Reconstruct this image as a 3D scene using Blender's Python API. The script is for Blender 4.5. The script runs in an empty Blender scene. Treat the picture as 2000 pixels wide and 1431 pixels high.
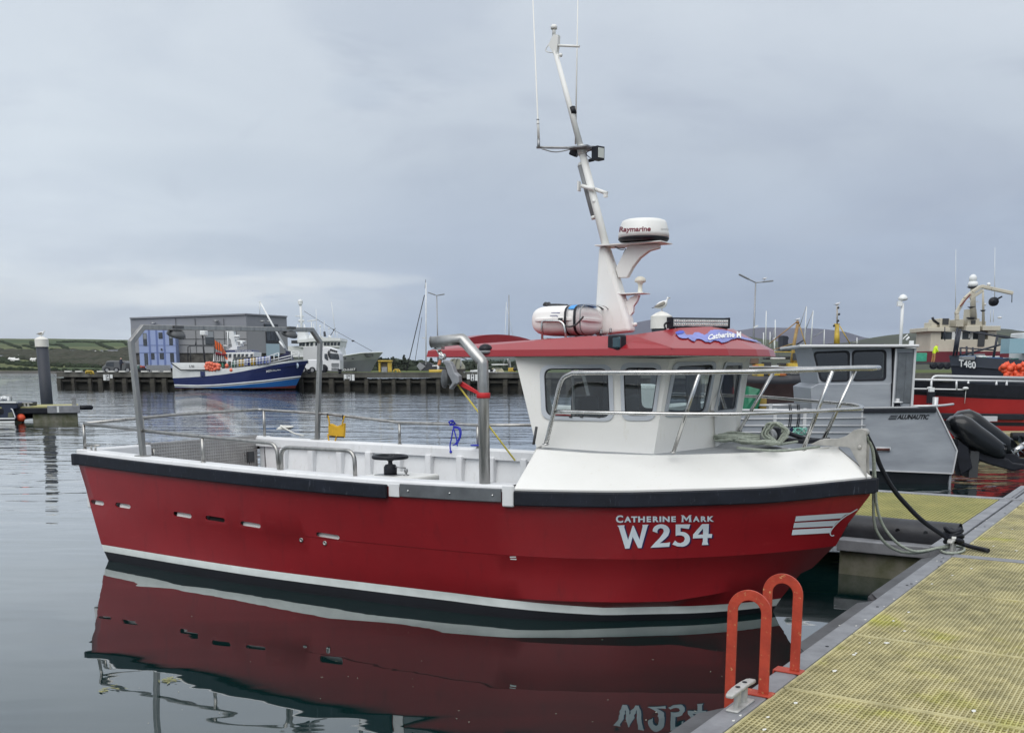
import bpy, bmesh, math, random
from mathutils import Vector, Matrix
S = bpy.context.scene
COL = S.collection
RND = random.Random(11)
rad = math.radians

# ---------------------------------------------------------------- camera
FPX, PPY, HZ, EYE = 2000.0, 1050.0, 720.0, 2.1
PITCH = math.atan((PPY - HZ) / FPX)
cd = bpy.data.cameras.new('camera')
cd.sensor_width = 36.0
cd.lens = 36.0 * FPX / 2000.0
cd.shift_y = (PPY - 715.5) / 2000.0
cd.clip_start = 0.05
cd.clip_end = 20000
cam = bpy.data.objects.new('camera', cd)
COL.objects.link(cam)
cam.location = (0, 0, EYE)
cam.rotation_euler = (math.pi / 2 - PITCH, 0, 0)
S.camera = cam

# ---------------------------------------------------------------- sky, sun
SUN_EL, SUN_AZ = 48.0, 200.0      # azimuth clockwise from +Y: behind the viewer, a little left
w = bpy.data.worlds.new("World"); S.world = w; w.use_nodes = True
nt = w.node_tree; N = nt.nodes; LK = nt.links; N.clear()
def nd(t, **k):
    n = N.new(t)
    for a, b in k.items(): setattr(n, a, b)
    return n
def wmath(op, a, b=None, clamp=False):
    n = nd('ShaderNodeMath', operation=op, use_clamp=clamp)
    for i, s in enumerate((a, b)):
        if s is None: continue
        if isinstance(s, (int, float)): n.inputs[i].default_value = s
        else: LK.new(s, n.inputs[i])
    return n.outputs[0]
def wramp(fac, stops):
    n = nd('ShaderNodeValToRGB'); e = n.color_ramp.elements
    while len(e) > 1: e.remove(e[-1])
    for i, (p, c) in enumerate(stops):
        x = e[0] if i == 0 else e.new(p)
        x.position = p; x.color = (*c, 1)
    LK.new(fac, n.inputs[0]); return n.outputs[0]
def wmix(fac, a, b, mode='MIX'):
    n = nd('ShaderNodeMix', data_type='RGBA', blend_type=mode)
    for i, s in ((0, fac), (6, a), (7, b)):
        if isinstance(s, (int, float)): n.inputs[i].default_value = s
        elif isinstance(s, tuple): n.inputs[i].default_value = (*s, 1)
        else: LK.new(s, n.inputs[i])
    return n.outputs[2]
sky = nd('ShaderNodeTexSky', sky_type='NISHITA')
sky.sun_disc = False; sky.sun_elevation = rad(SUN_EL); sky.sun_rotation = rad(SUN_AZ)
sky.air_density = 1.0; sky.dust_density = 2.0
tc = nd('ShaderNodeTexCoord')
sep = nd('ShaderNodeSeparateXYZ'); LK.new(tc.outputs['Generated'], sep.inputs[0])
X, Y, Z = sep.outputs
zc = wmath('MAXIMUM', Z, 0.0)
den = wmath('ADD', zc, 0.16)
cmb = nd('ShaderNodeCombineXYZ')
LK.new(wmath('DIVIDE', X, den), cmb.inputs[0]); LK.new(wmath('DIVIDE', Y, den), cmb.inputs[1])
def wnoise(vec, scale, det, rough=.55, dist=0.0, off=(0, 0, 0), scl=(1, 1, 1)):
    m = nd('ShaderNodeMapping'); m.inputs['Location'].default_value = off; m.inputs['Scale'].default_value = scl
    LK.new(vec, m.inputs[0])
    n = nd('ShaderNodeTexNoise'); n.inputs['Scale'].default_value = scale; n.inputs['Detail'].default_value = det
    n.inputs['Roughness'].default_value = rough; n.inputs['Distortion'].default_value = dist
    LK.new(m.outputs[0], n.inputs['Vector']); return n.outputs['Fac']
az = wmath('DIVIDE', X, wmath('MAXIMUM', Y, 0.25))        # tan of the azimuth from straight ahead
# overall tone by elevation: slate band a little above the horizon, paler higher up
base = wramp(zc, [(0.0, (.44, .515, .61)), (0.035, (.345, .425, .56)), (0.10, (.365, .435, .555)), (0.19, (.47, .53, .61)),
                  (0.33, (.58, .635, .70)), (0.6, (.78, .82, .86)), (1.0, (.95, .97, 1.0))])
# brighter and warmer low on the left, where the cloud thins
lf = wmath('MULTIPLY', wmath('SUBTRACT', -0.05, az, clamp=True), 2.6, clamp=True)
lowm = wramp(zc, [(0.0, (.9, .9, .9)), (0.06, (1, 1, 1)), (0.14, (.8, .8, .8)), (0.30, (.25, .25, .25)), (.5, (0, 0, 0))])
base = wmix(wmath('MULTIPLY', lf, lowm), base, (.70, .77, .83))
rgt = wmath('MULTIPLY', wmath('SUBTRACT', az, 0.10, clamp=True), 2.2, clamp=True)
lowr = wramp(zc, [(0.0, (.8, .8, .8)), (0.045, (.5, .5, .5)), (0.10, (.0, .0, .0))])
base = wmix(wmath('MULTIPLY', rgt, lowr), base, (.47, .545, .63))
n1 = wnoise(cmb.outputs[0], 0.55, 6, .55, .35, (3.1, 1.7, 0))
n2 = wnoise(cmb.outputs[0], 1.7, 7, .58, .5, (7.7, 2.2, 0), (1, 1.0, 1))
shade = wramp(n1, [(0.30, (.80, .81, .86)), (0.5, (1.0, 1.0, 1.0)), (0.68, (1.09, 1.08, 1.06))])
c1 = wmix(0.85, base, shade, 'MULTIPLY')
shade2 = wramp(n2, [(0.30, (.88, .89, .92)), (0.47, (1, 1, 1)), (0.70, (1.06, 1.055, 1.05))])
c2 = wmix(0.55, c1, shade2, 'MULTIPLY')
# small bright cumulus tops low on the left
n3 = wnoise(tc.outputs['Generated'], 9.0, 7, .6, .4, (1.3, 0, 4.2), (1, 1, 3.2))
cum = wramp(n3, [(0.50, (0, 0, 0)), (0.60, (1, 1, 1))])
cband = wramp(zc, [(0.035, (0, 0, 0)), (0.06, (1, 1, 1)), (0.075, (1, 1, 1)), (0.10, (0, 0, 0))])
cm = wmath('MULTIPLY', wmath('MULTIPLY', cum, cband), lf)
c3 = wmix(wmath('MULTIPLY', cm, .6), c2, (.80, .84, .86))
# darker ragged patches
n4 = wnoise(tc.outputs['Generated'], 4.2, 6, .55, .5, (.4, 3, 1.9), (1, 1, 2.6))
dk = wramp(n4, [(0.57, (0, 0, 0)), (0.68, (1, 1, 1))])
c4 = wmix(wmath('MULTIPLY', dk, .42), c3, (.40, .45, .54))
# heavier and paler cloud masses hung in fixed directions of the sky
def blob(px, py, rx, rz, col, amt, base_in, hard=.5):
    x = (px - 1000) / 2000; y = (1050 - py) / 2000; th = math.atan(.165); d = (x, math.cos(th) + y * math.sin(th), -math.sin(th) + y * math.cos(th))
    u = wmath('DIVIDE', wmath('SUBTRACT', az, d[0] / d[1]), rx); v = wmath('DIVIDE', wmath('SUBTRACT', zc, d[2] / math.hypot(d[0], d[1], d[2])), rz)
    r = wmath('ADD', wmath('MULTIPLY', u, u), wmath('MULTIPLY', v, v)); r = wmath('SUBTRACT', r, wmath('MULTIPLY', wmath('SUBTRACT', n2, .5), 4.5)); r = wmath('SUBTRACT', r, wmath('MULTIPLY', wmath('SUBTRACT', n4, .5), 3.5))
    mr = nd('ShaderNodeMapRange', interpolation_type='SMOOTHSTEP'); LK.new(r, mr.inputs[0]); mr.inputs[1].default_value = 1 + hard; mr.inputs[2].default_value = 1 - hard * 1.4; mr.inputs[4].default_value = amt
    return wmix(mr.outputs[0], base_in, col)
c4 = blob(820, 20, .10, .05, (.36, .42, .52), .42, c4, .8); c4 = blob(560, 490, .16, .014, (.38, .45, .55), .42, c4, .8); c4 = blob(400, 330, .13, .02, (.42, .49, .58), .25, c4, .9)
c4 = blob(700, 180, .03, .012, (.42, .49, .59), .35, c4, .8); c4 = blob(330, 578, .10, .010, (.82, .86, .88), .45, c4, .8); c4 = blob(480, 560, .07, .008, (.84, .87, .88), .45, c4, .7); c4 = blob(640, 545, .07, .007, (.80, .84, .86), .4, c4, .8); c4 = blob(400, 612, .14, .006, (.50, .57, .66), .45, c4, .8); c4 = blob(60, 560, .10, .02, (.70, .76, .80), .35, c4, .9)
bgA = nd('ShaderNodeBackground'); LK.new(sky.outputs[0], bgA.inputs[0]); bgA.inputs[1].default_value = 0.06
bgB = nd('ShaderNodeBackground'); LK.new(c4, bgB.inputs[0]); bgB.inputs[1].default_value = 1.10
mx = nd('ShaderNodeMixShader'); mx.inputs[0].default_value = 0.93
LK.new(bgA.outputs[0], mx.inputs[1]); LK.new(bgB.outputs[0], mx.inputs[2])
wo = nd('ShaderNodeOutputWorld'); LK.new(mx.outputs[0], wo.inputs[0])

sl = bpy.data.lights.new('sun', 'SUN'); sl.energy = 1.75; sl.angle = rad(60); sl.color = (1.0, .975, .94)
sun = bpy.data.objects.new('sun', sl); COL.objects.link(sun)
_e, _a = rad(SUN_EL), rad(SUN_AZ)
sdir = Vector((math.sin(_a) * math.cos(_e), math.cos(_a) * math.cos(_e), math.sin(_e)))
sun.rotation_euler = sdir.to_track_quat('Z', 'Y').to_euler()
sun.location = (0, 0, 60)

S.render.engine = 'CYCLES'
S.view_settings.view_transform = 'Standard'; S.view_settings.look = 'None'
S.view_settings.exposure = 0.11; S.view_settings.gamma = 1.0
S.view_settings.use_curve_mapping = False
S.cycles.max_bounces = 8; S.cycles.transparent_max_bounces = 16
S.cycles.caustics_reflective = False; S.cycles.caustics_refractive = False

# ---------------------------------------------------------------- geometry helpers
def ray(px, py):
    x = (px - 1000) / FPX; y = (PPY - py) / FPX
    return Vector((x, math.cos(PITCH) + y * math.sin(PITCH), -math.sin(PITCH) + y * math.cos(PITCH)))
class Frame:                      # a place in the world with its own axes; px() turns a photo point into a point on one of its planes
    def __init__(s, loc, deg=0.0):
        s.loc = Vector(loc); s.deg = deg; a = rad(deg)
        s.R = Matrix(((math.cos(a), math.sin(a), 0), (-math.sin(a), math.cos(a), 0), (0, 0, 1)))
        s.o = s.R @ (Vector((0, 0, EYE)) - s.loc)
    def px(s, px, py, u=None, v=None, w=None):
        d = s.R @ ray(px, py)
        k, val = (0, u) if u is not None else (1, v) if v is not None else (2, w)
        return s.o + d * ((val - s.o[k]) / d[k])
    def pl(s, px, py, p0, n):     # onto any plane
        d = s.R @ ray(px, py)
        return s.o + d * ((Vector(p0) - s.o).dot(n) / d.dot(n))
    def side(s, px, py, vf, off=0.0):   # onto the near flank v = -(vf(u)+off)
        v = -1.0
        for i in range(40):
            q = s.px(px, py, v=v); v = .5 * v + .5 * -(vf(q[0]) + off)
        return s.px(px, py, v=v)
W0 = Frame((0, 0, 0), 0)
def lerp(t, x):
    if x <= t[0][0]: return t[0][1]
    for (a, b), (c, d) in zip(t, t[1:]):
        if x <= c: return b + (d - b) * (x - a) / (c - a)
    return t[-1][1]
def smooth_lerp(t, x):            # Catmull-Rom through the table
    n = len(t)
    if x <= t[0][0]: return t[0][1]
    if x >= t[-1][0]: return t[-1][1]
    for i in range(n - 1):
        if x <= t[i + 1][0]: break
    x0, y0 = t[i]; x1, y1 = t[i + 1]
    m0 = (y1 - t[i - 1][1]) / (x1 - t[i - 1][0]) if i > 0 else (y1 - y0) / (x1 - x0)
    m1 = (t[i + 2][1] - y0) / (t[i + 2][0] - x0) if i < n - 2 else (y1 - y0) / (x1 - x0)
    h = x1 - x0; s = (x - x0) / h
    return ((2*s**3 - 3*s*s + 1) * y0 + (s**3 - 2*s*s + s) * h * m0 + (-2*s**3 + 3*s*s) * y1 + (s**3 - s*s) * h * m1)
def crv(pts, k=6, closed=False):
    P = [Vector(p) for p in pts]; n = len(P); out = []
    rng = range(n) if closed else range(n - 1)
    for i in rng:
        p1, p2 = P[i], P[(i + 1) % n]
        p0 = P[(i - 1) % n] if closed or i > 0 else p1 * 2 - p2
        p3 = P[(i + 2) % n] if closed or i < n - 2 else p2 * 2 - p1
        for j in range(k):
            t = j / k
            out.append(.5 * ((2 * p1) + (-p0 + p2) * t + (2*p0 - 5*p1 + 4*p2 - p3) * t*t + (-p0 + 3*p1 - 3*p2 + p3) * t**3))
    if not closed: out.append(P[-1])
    return out
def fillet(pts, r=0.08, k=5):
    P = [Vector(p) for p in pts]; out = [P[0]]
    for i in range(1, len(P) - 1):
        a, b, c = P[i-1], P[i], P[i+1]
        d1 = (a - b); d2 = (c - b); rr = min(r, d1.length * .48, d2.length * .48)
        s = b + d1.normalized() * rr; e = b + d2.normalized() * rr
        for j in range(k + 1):
            t = j / k; out.append(s * (1-t)**2 + b * 2*t*(1-t) + e * t*t)
    out.append(P[-1]); return out

class MB:
    def __init__(s): s.v = []; s.f = []; s.m = []; s.sm = []
    def add(s, V, F, mi=0, sm=False):
        o = len(s.v); s.v += [Vector(p) for p in V]
        for f in F: s.f.append([i + o for i in f]); s.m.append(mi); s.sm.append(sm)
    def box(s, c, d, rz=0.0, mi=0, R=None):
        c = Vector(c); M = R if R else Matrix.Rotation(rz, 3, 'Z')
        V = [c + M @ Vector((x * d[0] / 2, y * d[1] / 2, z * d[2] / 2)) for z in (-1, 1) for y in (-1, 1) for x in (-1, 1)]
        s.add(V, [(0,2,3,1), (4,5,7,6), (0,1,5,4), (2,6,7,3), (0,4,6,2), (1,3,7,5)], mi)
    def bar(s, a, b, wd, ht, mi=0, up=(0, 0, 1)):      # rectangular bar from a to b
        a, b = Vector(a), Vector(b); d = b - a; L = d.length; x = d / L
        y = Vector(up).cross(x)
        if y.length < 1e-4: y = Vector((0, 1, 0)).cross(x)
        y.normalize(); z = x.cross(y)
        M = Matrix((x, y, z)).transposed()
        s.box((a + b) / 2, (L, wd, ht), R=M, mi=mi)
    def tube(s, P, r, n=8, mi=0, closed=False, cap=True, sm=True):
        P = [Vector(p) for p in P]; m = len(P)
        rr = r if isinstance(r, (list, tuple)) else [r] * m
        T = []
        for i in range(m):
            a = P[(i - 1) % m] if closed or i > 0 else P[i]; b = P[(i + 1) % m] if closed or i < m - 1 else P[i]
            t = (b - a); T.append(t.normalized() if t.length > 1e-9 else Vector((0, 0, 1)))
        nrm = T[0].orthogonal().normalized(); V = []
        for i in range(m):
            nrm = (nrm - T[i] * nrm.dot(T[i]))
            nrm = nrm.normalized() if nrm.length > 1e-6 else T[i].orthogonal().normalized()
            bi = T[i].cross(nrm)
            for j in range(n):
                a = 2 * math.pi * j / n
                V.append(P[i] + (nrm * math.cos(a) + bi * math.sin(a)) * rr[i])
        F = []
        for i in range(m if closed else m - 1):
            for j in range(n):
                a, b = i * n + j, i * n + (j + 1) % n; c, d = ((i + 1) % m) * n + (j + 1) % n, ((i + 1) % m) * n + j
                F.append((a, b, c, d))
        s.add(V, F, mi, sm)
        if cap and not closed:
            s.add(V[:n], [tuple(range(n))[::-1]], mi); s.add(V[-n:], [tuple(range(n))], mi)
    def cyl(s, a, b, r, r2=None, n=16, mi=0): s.tube([a, b], [r, r if r2 is None else r2], n, mi)
    def lathe(s, prof, c=(0, 0, 0), n=24, mi=0, M=None, mis=None, sm=True):
        c = Vector(c); V = []; M = M or Matrix.Identity(3)
        for r, z in prof:
            for j in range(n):
                a = 2 * math.pi * j / n; V.append(c + M @ Vector((r * math.cos(a), r * math.sin(a), z)))
        for i in range(len(prof) - 1):
            o = len(s.v); q = [(i*n+j, i*n+(j+1) % n, (i+1)*n+(j+1) % n, (i+1)*n+j) for j in range(n)]
            s.add([V[k] for k in range(i*n, (i+2)*n)], [tuple(t - i*n for t in f) for f in q], mis[i] if mis else mi, sm)
        if prof[0][0] > 1e-5: s.add(V[:n], [tuple(range(n))[::-1]], mis[0] if mis else mi)
        if prof[-1][0] > 1e-5: s.add(V[-n:], [tuple(range(n))], mis[-1] if mis else mi)
    def ell(s, c, r, nu=14, nv=9, mi=0, R=None):
        c = Vector(c); R = R or Matrix.Identity(3); r = (r, r, r) if isinstance(r, (int, float)) else r
        V = [c + R @ Vector((0, 0, -r[2]))]
        for i in range(1, nv):
            p = -math.pi / 2 + math.pi * i / nv
            for j in range(nu):
                a = 2 * math.pi * j / nu
                V.append(c + R @ Vector((r[0]*math.cos(p)*math.cos(a), r[1]*math.cos(p)*math.sin(a), r[2]*math.sin(p))))
        V.append(c + R @ Vector((0, 0, r[2]))); F = []
        for j in range(nu):
            F.append((0, 1 + (j+1) % nu, 1 + j)); F.append((len(V)-1, len(V)-1-nu+j, len(V)-1-nu+(j+1) % nu))
        for i in range(nv - 2):
            for j in range(nu):
                a = 1 + i*nu + j; b = 1 + i*nu + (j+1) % nu; F.append((a, b, b + nu, a + nu))
        s.add(V, F, mi, True)
    def prism(s, P, t, mi=0, ms=None):          # polygon P extruded by vector t
        P = [Vector(p) for p in P]; t = Vector(t); n = len(P)
        s.add(P, [tuple(range(n))], mi); s.add([p + t for p in P], [tuple(range(n))[::-1]], mi if ms is None else ms)
        s.add(P + [p + t for p in P], [(i, i + n, (i+1) % n + n, (i+1) % n) for i in range(n)], mi if ms is None else ms)
    def grid(s, rows, mi=0, sm=True, mis=None):  # rows of equal length
        n = len(rows[0]); V = [p for r in rows for p in r]
        for i in range(len(rows) - 1):
            s.add(rows[i] + rows[i+1], [(j, j+1, n+j+1, n+j) for j in range(n-1)], mis[i] if mis else mi, sm)
    def parts(s, name, mats, parent=None, cut=()):      # one object per run of faces that ends at the given face counts
        k0 = 0; v0 = 0
        for k in list(cut) + [len(s.f)]:
            q = MB(); idx = sorted({i for f in s.f[k0:k] for i in f}); mp = {i: j for j, i in enumerate(idx)}
            q.v = [s.v[i] for i in idx]; q.f = [[mp[i] for i in f] for f in s.f[k0:k]]; q.m = s.m[k0:k]; q.sm = s.sm[k0:k]; q.build(name, mats, parent); k0 = k
    def build(s, name, mats, parent=None, loc=None, bev=0.0, weld=True, label=None, smooth_angle=None, seg=2, kind=None):
        me = bpy.data.meshes.new(name)
        me.from_pydata([tuple(p) for p in s.v], [], s.f)
        for m in (mats if isinstance(mats, (list, tuple)) else [mats]): me.materials.append(m)
        for p, mi, sm in zip(me.polygons, s.m, s.sm): p.material_index = mi; p.use_smooth = sm
        if weld:
            b = bmesh.new(); b.from_mesh(me); bmesh.ops.remove_doubles(b, verts=b.verts, dist=1e-5)
            bmesh.ops.recalc_face_normals(b, faces=b.faces); b.to_mesh(me); b.free()
        if smooth_angle is not None:
            for p in me.polygons: p.use_smooth = True
            me.set_sharp_from_angle(angle=rad(smooth_angle))
        o = bpy.data.objects.new(name, me); COL.objects.link(o)
        if parent: o.parent = parent
        if loc: o.location = loc
        if bev:
            md = o.modifiers.new('bevel', 'BEVEL'); md.width = bev; md.segments = seg; md.limit_method = 'ANGLE'; md.angle_limit = rad(35)
            md.harden_normals = False
        if label: o['label'] = label
        if kind: o['kind'] = kind
        return o
def thing(name, label, cat, fr=None, loc=(0, 0, 0), deg=0.0, group=None):
    o = bpy.data.objects.new(name, None); COL.objects.link(o); o.empty_display_size = .2
    if fr: o.location = fr.loc; o.rotation_euler = (0, 0, rad(fr.deg))
    else: o.location = loc; o.rotation_euler = (0, 0, rad(deg))
    o['label'] = label; o['category'] = cat
    if group: o['group'] = group
    return o
def tag(o, label=None, cat=None, group=None, kind=None):
    if label: o['label'] = label
    if cat: o['category'] = cat
    if group: o['group'] = group
    if kind: o['kind'] = kind
    return o

# ---------------------------------------------------------------- materials
def mat(name, col, rough=.5, metal=0.0, var=0.0, vs=3.0, bump=0.0, bs=30.0, spec=.5, coat=0.0, var_col=None, stretch=(1, 1, 1), det=5, rvar=0.0):
    m = bpy.data.materials.new(name); m.use_nodes = True; t = m.node_tree; b = t.nodes['Principled BSDF']
    b.inputs['Base Color'].default_value = (*col, 1); b.inputs['Roughness'].default_value = rough
    b.inputs['Metallic'].default_value = metal; b.inputs['Specular IOR Level'].default_value = spec
    if coat: b.inputs['Coat Weight'].default_value = coat; b.inputs['Coat Roughness'].default_value = .06
    if var or bump or rvar:
        g = t.nodes.new('ShaderNodeTexCoord'); mp = t.nodes.new('ShaderNodeMapping'); mp.inputs['Scale'].default_value = stretch
        t.links.new(g.outputs['Object'], mp.inputs[0])
    if var or rvar:
        n = t.nodes.new('ShaderNodeTexNoise'); n.inputs['Scale'].default_value = vs; n.inputs['Detail'].default_value = det
        n.inputs['Roughness'].default_value = .6
        t.links.new(mp.outputs[0], n.inputs['Vector'])
        r = t.nodes.new('ShaderNodeValToRGB'); e = r.color_ramp.elements
        e[0].position = .32; e[1].position = .68
        vc = var_col or tuple(c * (1 - var) for c in col)
        e[0].color = (*vc, 1); e[1].color = (*[min(1, c * (1 + var * .35)) if not var_col else c for c in col], 1)
        t.links.new(n.outputs['Fac'], r.inputs[0])
        if var: t.links.new(r.outputs[0], b.inputs['Base Color'])
        if rvar:
            mr = t.nodes.new('ShaderNodeMapRange'); mr.inputs[1].default_value = .3; mr.inputs[2].default_value = .7
            mr.inputs[3].default_value = max(0, rough - rvar); mr.inputs[4].default_value = min(1, rough + rvar)
            t.links.new(n.outputs['Fac'], mr.inputs[0]); t.links.new(mr.outputs[0], b.inputs['Roughness'])
    if bump:
        n2 = t.nodes.new('ShaderNodeTexNoise'); n2.inputs['Scale'].default_value = bs; n2.inputs['Detail'].default_value = 3
        t.links.new(mp.outputs[0], n2.inputs['Vector'])
        bp = t.nodes.new('ShaderNodeBump'); bp.inputs['Strength'].default_value = min(1, bump); bp.inputs['Distance'].default_value = .01
        t.links.new(n2.outputs['Fac'], bp.inputs['Height']); t.links.new(bp.outputs[0], b.inputs['Normal'])
    return m
def glass(name, tint=(.55, .6, .6), dark=.0):
    m = bpy.data.materials.new(name); m.use_nodes = True; t = m.node_tree; t.nodes.clear()
    o = t.nodes.new('ShaderNodeOutputMaterial'); tr = t.nodes.new('ShaderNodeBsdfTransparent'); tr.inputs[0].default_value = (*tint, 1)
    gl = t.nodes.new('ShaderNodeBsdfGlossy'); gl.inputs['Roughness'].default_value = .02; gl.inputs[0].default_value = (.95, .97, 1, 1)
    fr = t.nodes.new('ShaderNodeFresnel'); fr.inputs[0].default_value = 1.52
    mr = t.nodes.new('ShaderNodeMath'); mr.operation = 'MULTIPLY_ADD'; mr.inputs[1].default_value = 1.4; mr.inputs[2].default_value = dark
    t.links.new(fr.outputs[0], mr.inputs[0])
    mx = t.nodes.new('ShaderNodeMixShader'); t.links.new(mr.outputs[0], mx.inputs[0]); t.links.new(tr.outputs[0], mx.inputs[1]); t.links.new(gl.outputs[0], mx.inputs[2])
    t.links.new(mx.outputs[0], o.inputs[0]); return m
def wear(m, col, scale, stretch, lo, hi, amt=1.0, det=6):      # marks with a shape of their own over the paint
    t = m.node_tree; n = t.nodes; l = t.links; b = n['Principled BSDF']; g = n.new('ShaderNodeTexCoord'); mp = n.new('ShaderNodeMapping'); mp.inputs['Scale'].default_value = stretch
    l.new(g.outputs['Object'], mp.inputs[0]); q = n.new('ShaderNodeTexNoise'); q.inputs['Scale'].default_value = scale; q.inputs['Detail'].default_value = det; q.inputs['Roughness'].default_value = .68; l.new(mp.outputs[0], q.inputs['Vector'])
    r = n.new('ShaderNodeMapRange'); r.inputs[1].default_value = lo; r.inputs[2].default_value = hi; r.inputs[4].default_value = amt; l.new(q.outputs['Fac'], r.inputs[0])
    mx = n.new('ShaderNodeMix'); mx.data_type = 'RGBA'; l.new(r.outputs[0], mx.inputs[0]); s = b.inputs['Base Color']
    if s.links: l.new(s.links[0].from_socket, mx.inputs[6])
    else: mx.inputs[6].default_value = s.default_value
    mx.inputs[7].default_value = (*col, 1); l.new(mx.outputs[2], s)
def nodes_of(m): return m.node_tree, m.node_tree.nodes, m.node_tree.links, m.node_tree.nodes['Principled BSDF']

M = {}
M['white'] = mat('white_paint', (.80, .80, .78), .48, var=.10, vs=1.3, coat=.05, var_col=(.74, .74, .71))
M['white_b'] = mat('white_bulwark', (.78, .79, .80), .42, var=.12, vs=2.2, var_col=(.66, .67, .68))
M['white_far'] = mat('white_far', (.78, .80, .80), .45, var=.15, vs=1.0)
wear(M['white'], (.60, .57, .48), 5, (5, 5, .7), .60, .78, .55); wear(M['white'], (.34, .34, .33), 26, (1, 1, 1), .70, .76, .5)
wear(M['white_b'], (.50, .49, .44), 7, (3, 3, 1), .58, .76, .6)
M['steel'] = mat('stainless_steel', (.56, .56, .55), .24, 1.0, var=.2, vs=9, rvar=.08)
M['steel_dull'] = mat('dull_stainless', (.40, .395, .38), .36, 1.0, var=.3, vs=6, rvar=.10, stretch=(3, 3, .6))
M['galv'] = mat('galvanised', (.36, .37, .38), .5, .75, var=.35, vs=14, bump=.15, bs=50)
M['alu'] = mat('aluminium', (.46, .475, .50), .42, .55, var=.22, vs=2.5, rvar=.08, stretch=(1, 1, 3))
M['black'] = mat('black_rubber', (.011, .013, .020), .5, var=.4, vs=6, bump=.1, bs=60, spec=.35)
M['strake'] = mat('strake_rubber', (.010, .013, .022), .55, var=.4, vs=6, spec=.3); wear(M['strake'], (.10, .11, .14), 14, (3, 3, .7), .60, .74, .7)
M['blackgloss'] = mat('black_gloss', (.006, .007, .009), .28, coat=.25, spec=.35)
M['dark'] = mat('dark_interior', (.045, .048, .052), .6)
M['grey'] = mat('grey_plastic', (.22, .23, .24), .5)
M['yellow'] = mat('yellow_paint', (.54, .38, .05), .5, var=.3, vs=3)
M['orange'] = mat('orange_buoy', (.78, .10, .035), .45, var=.25, vs=5)
M['wood'] = mat('dark_timber', (.05, .045, .04), .85, var=.5, vs=3, bump=.5, bs=12, stretch=(1, 1, .25))
M['green'] = mat('green_tarp', (.015, .17, .09), .55, var=.3, vs=5, bump=.3, bs=10)
M['blue'] = mat('blue_rope', (.02, .03, .42), .7)
M['ochre'] = mat('ochre_fabric', (.62, .36, .02), .75, var=.2, vs=12)
M['lampgrey'] = mat('lamp_grey', (.10, .105, .11), .5, .3)
M['rope'] = mat('pale_rope', (.36, .40, .34), .85, bump=.6, bs=160, var=.3, vs=40)
M['bluepaint'] = mat('blue_paint', (.02, .035, .20), .35)
M['pane'] = glass('window_glass', (.62, .68, .68))
M['dglass'] = glass('dark_glass', (.10, .12, .13), .02)
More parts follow.
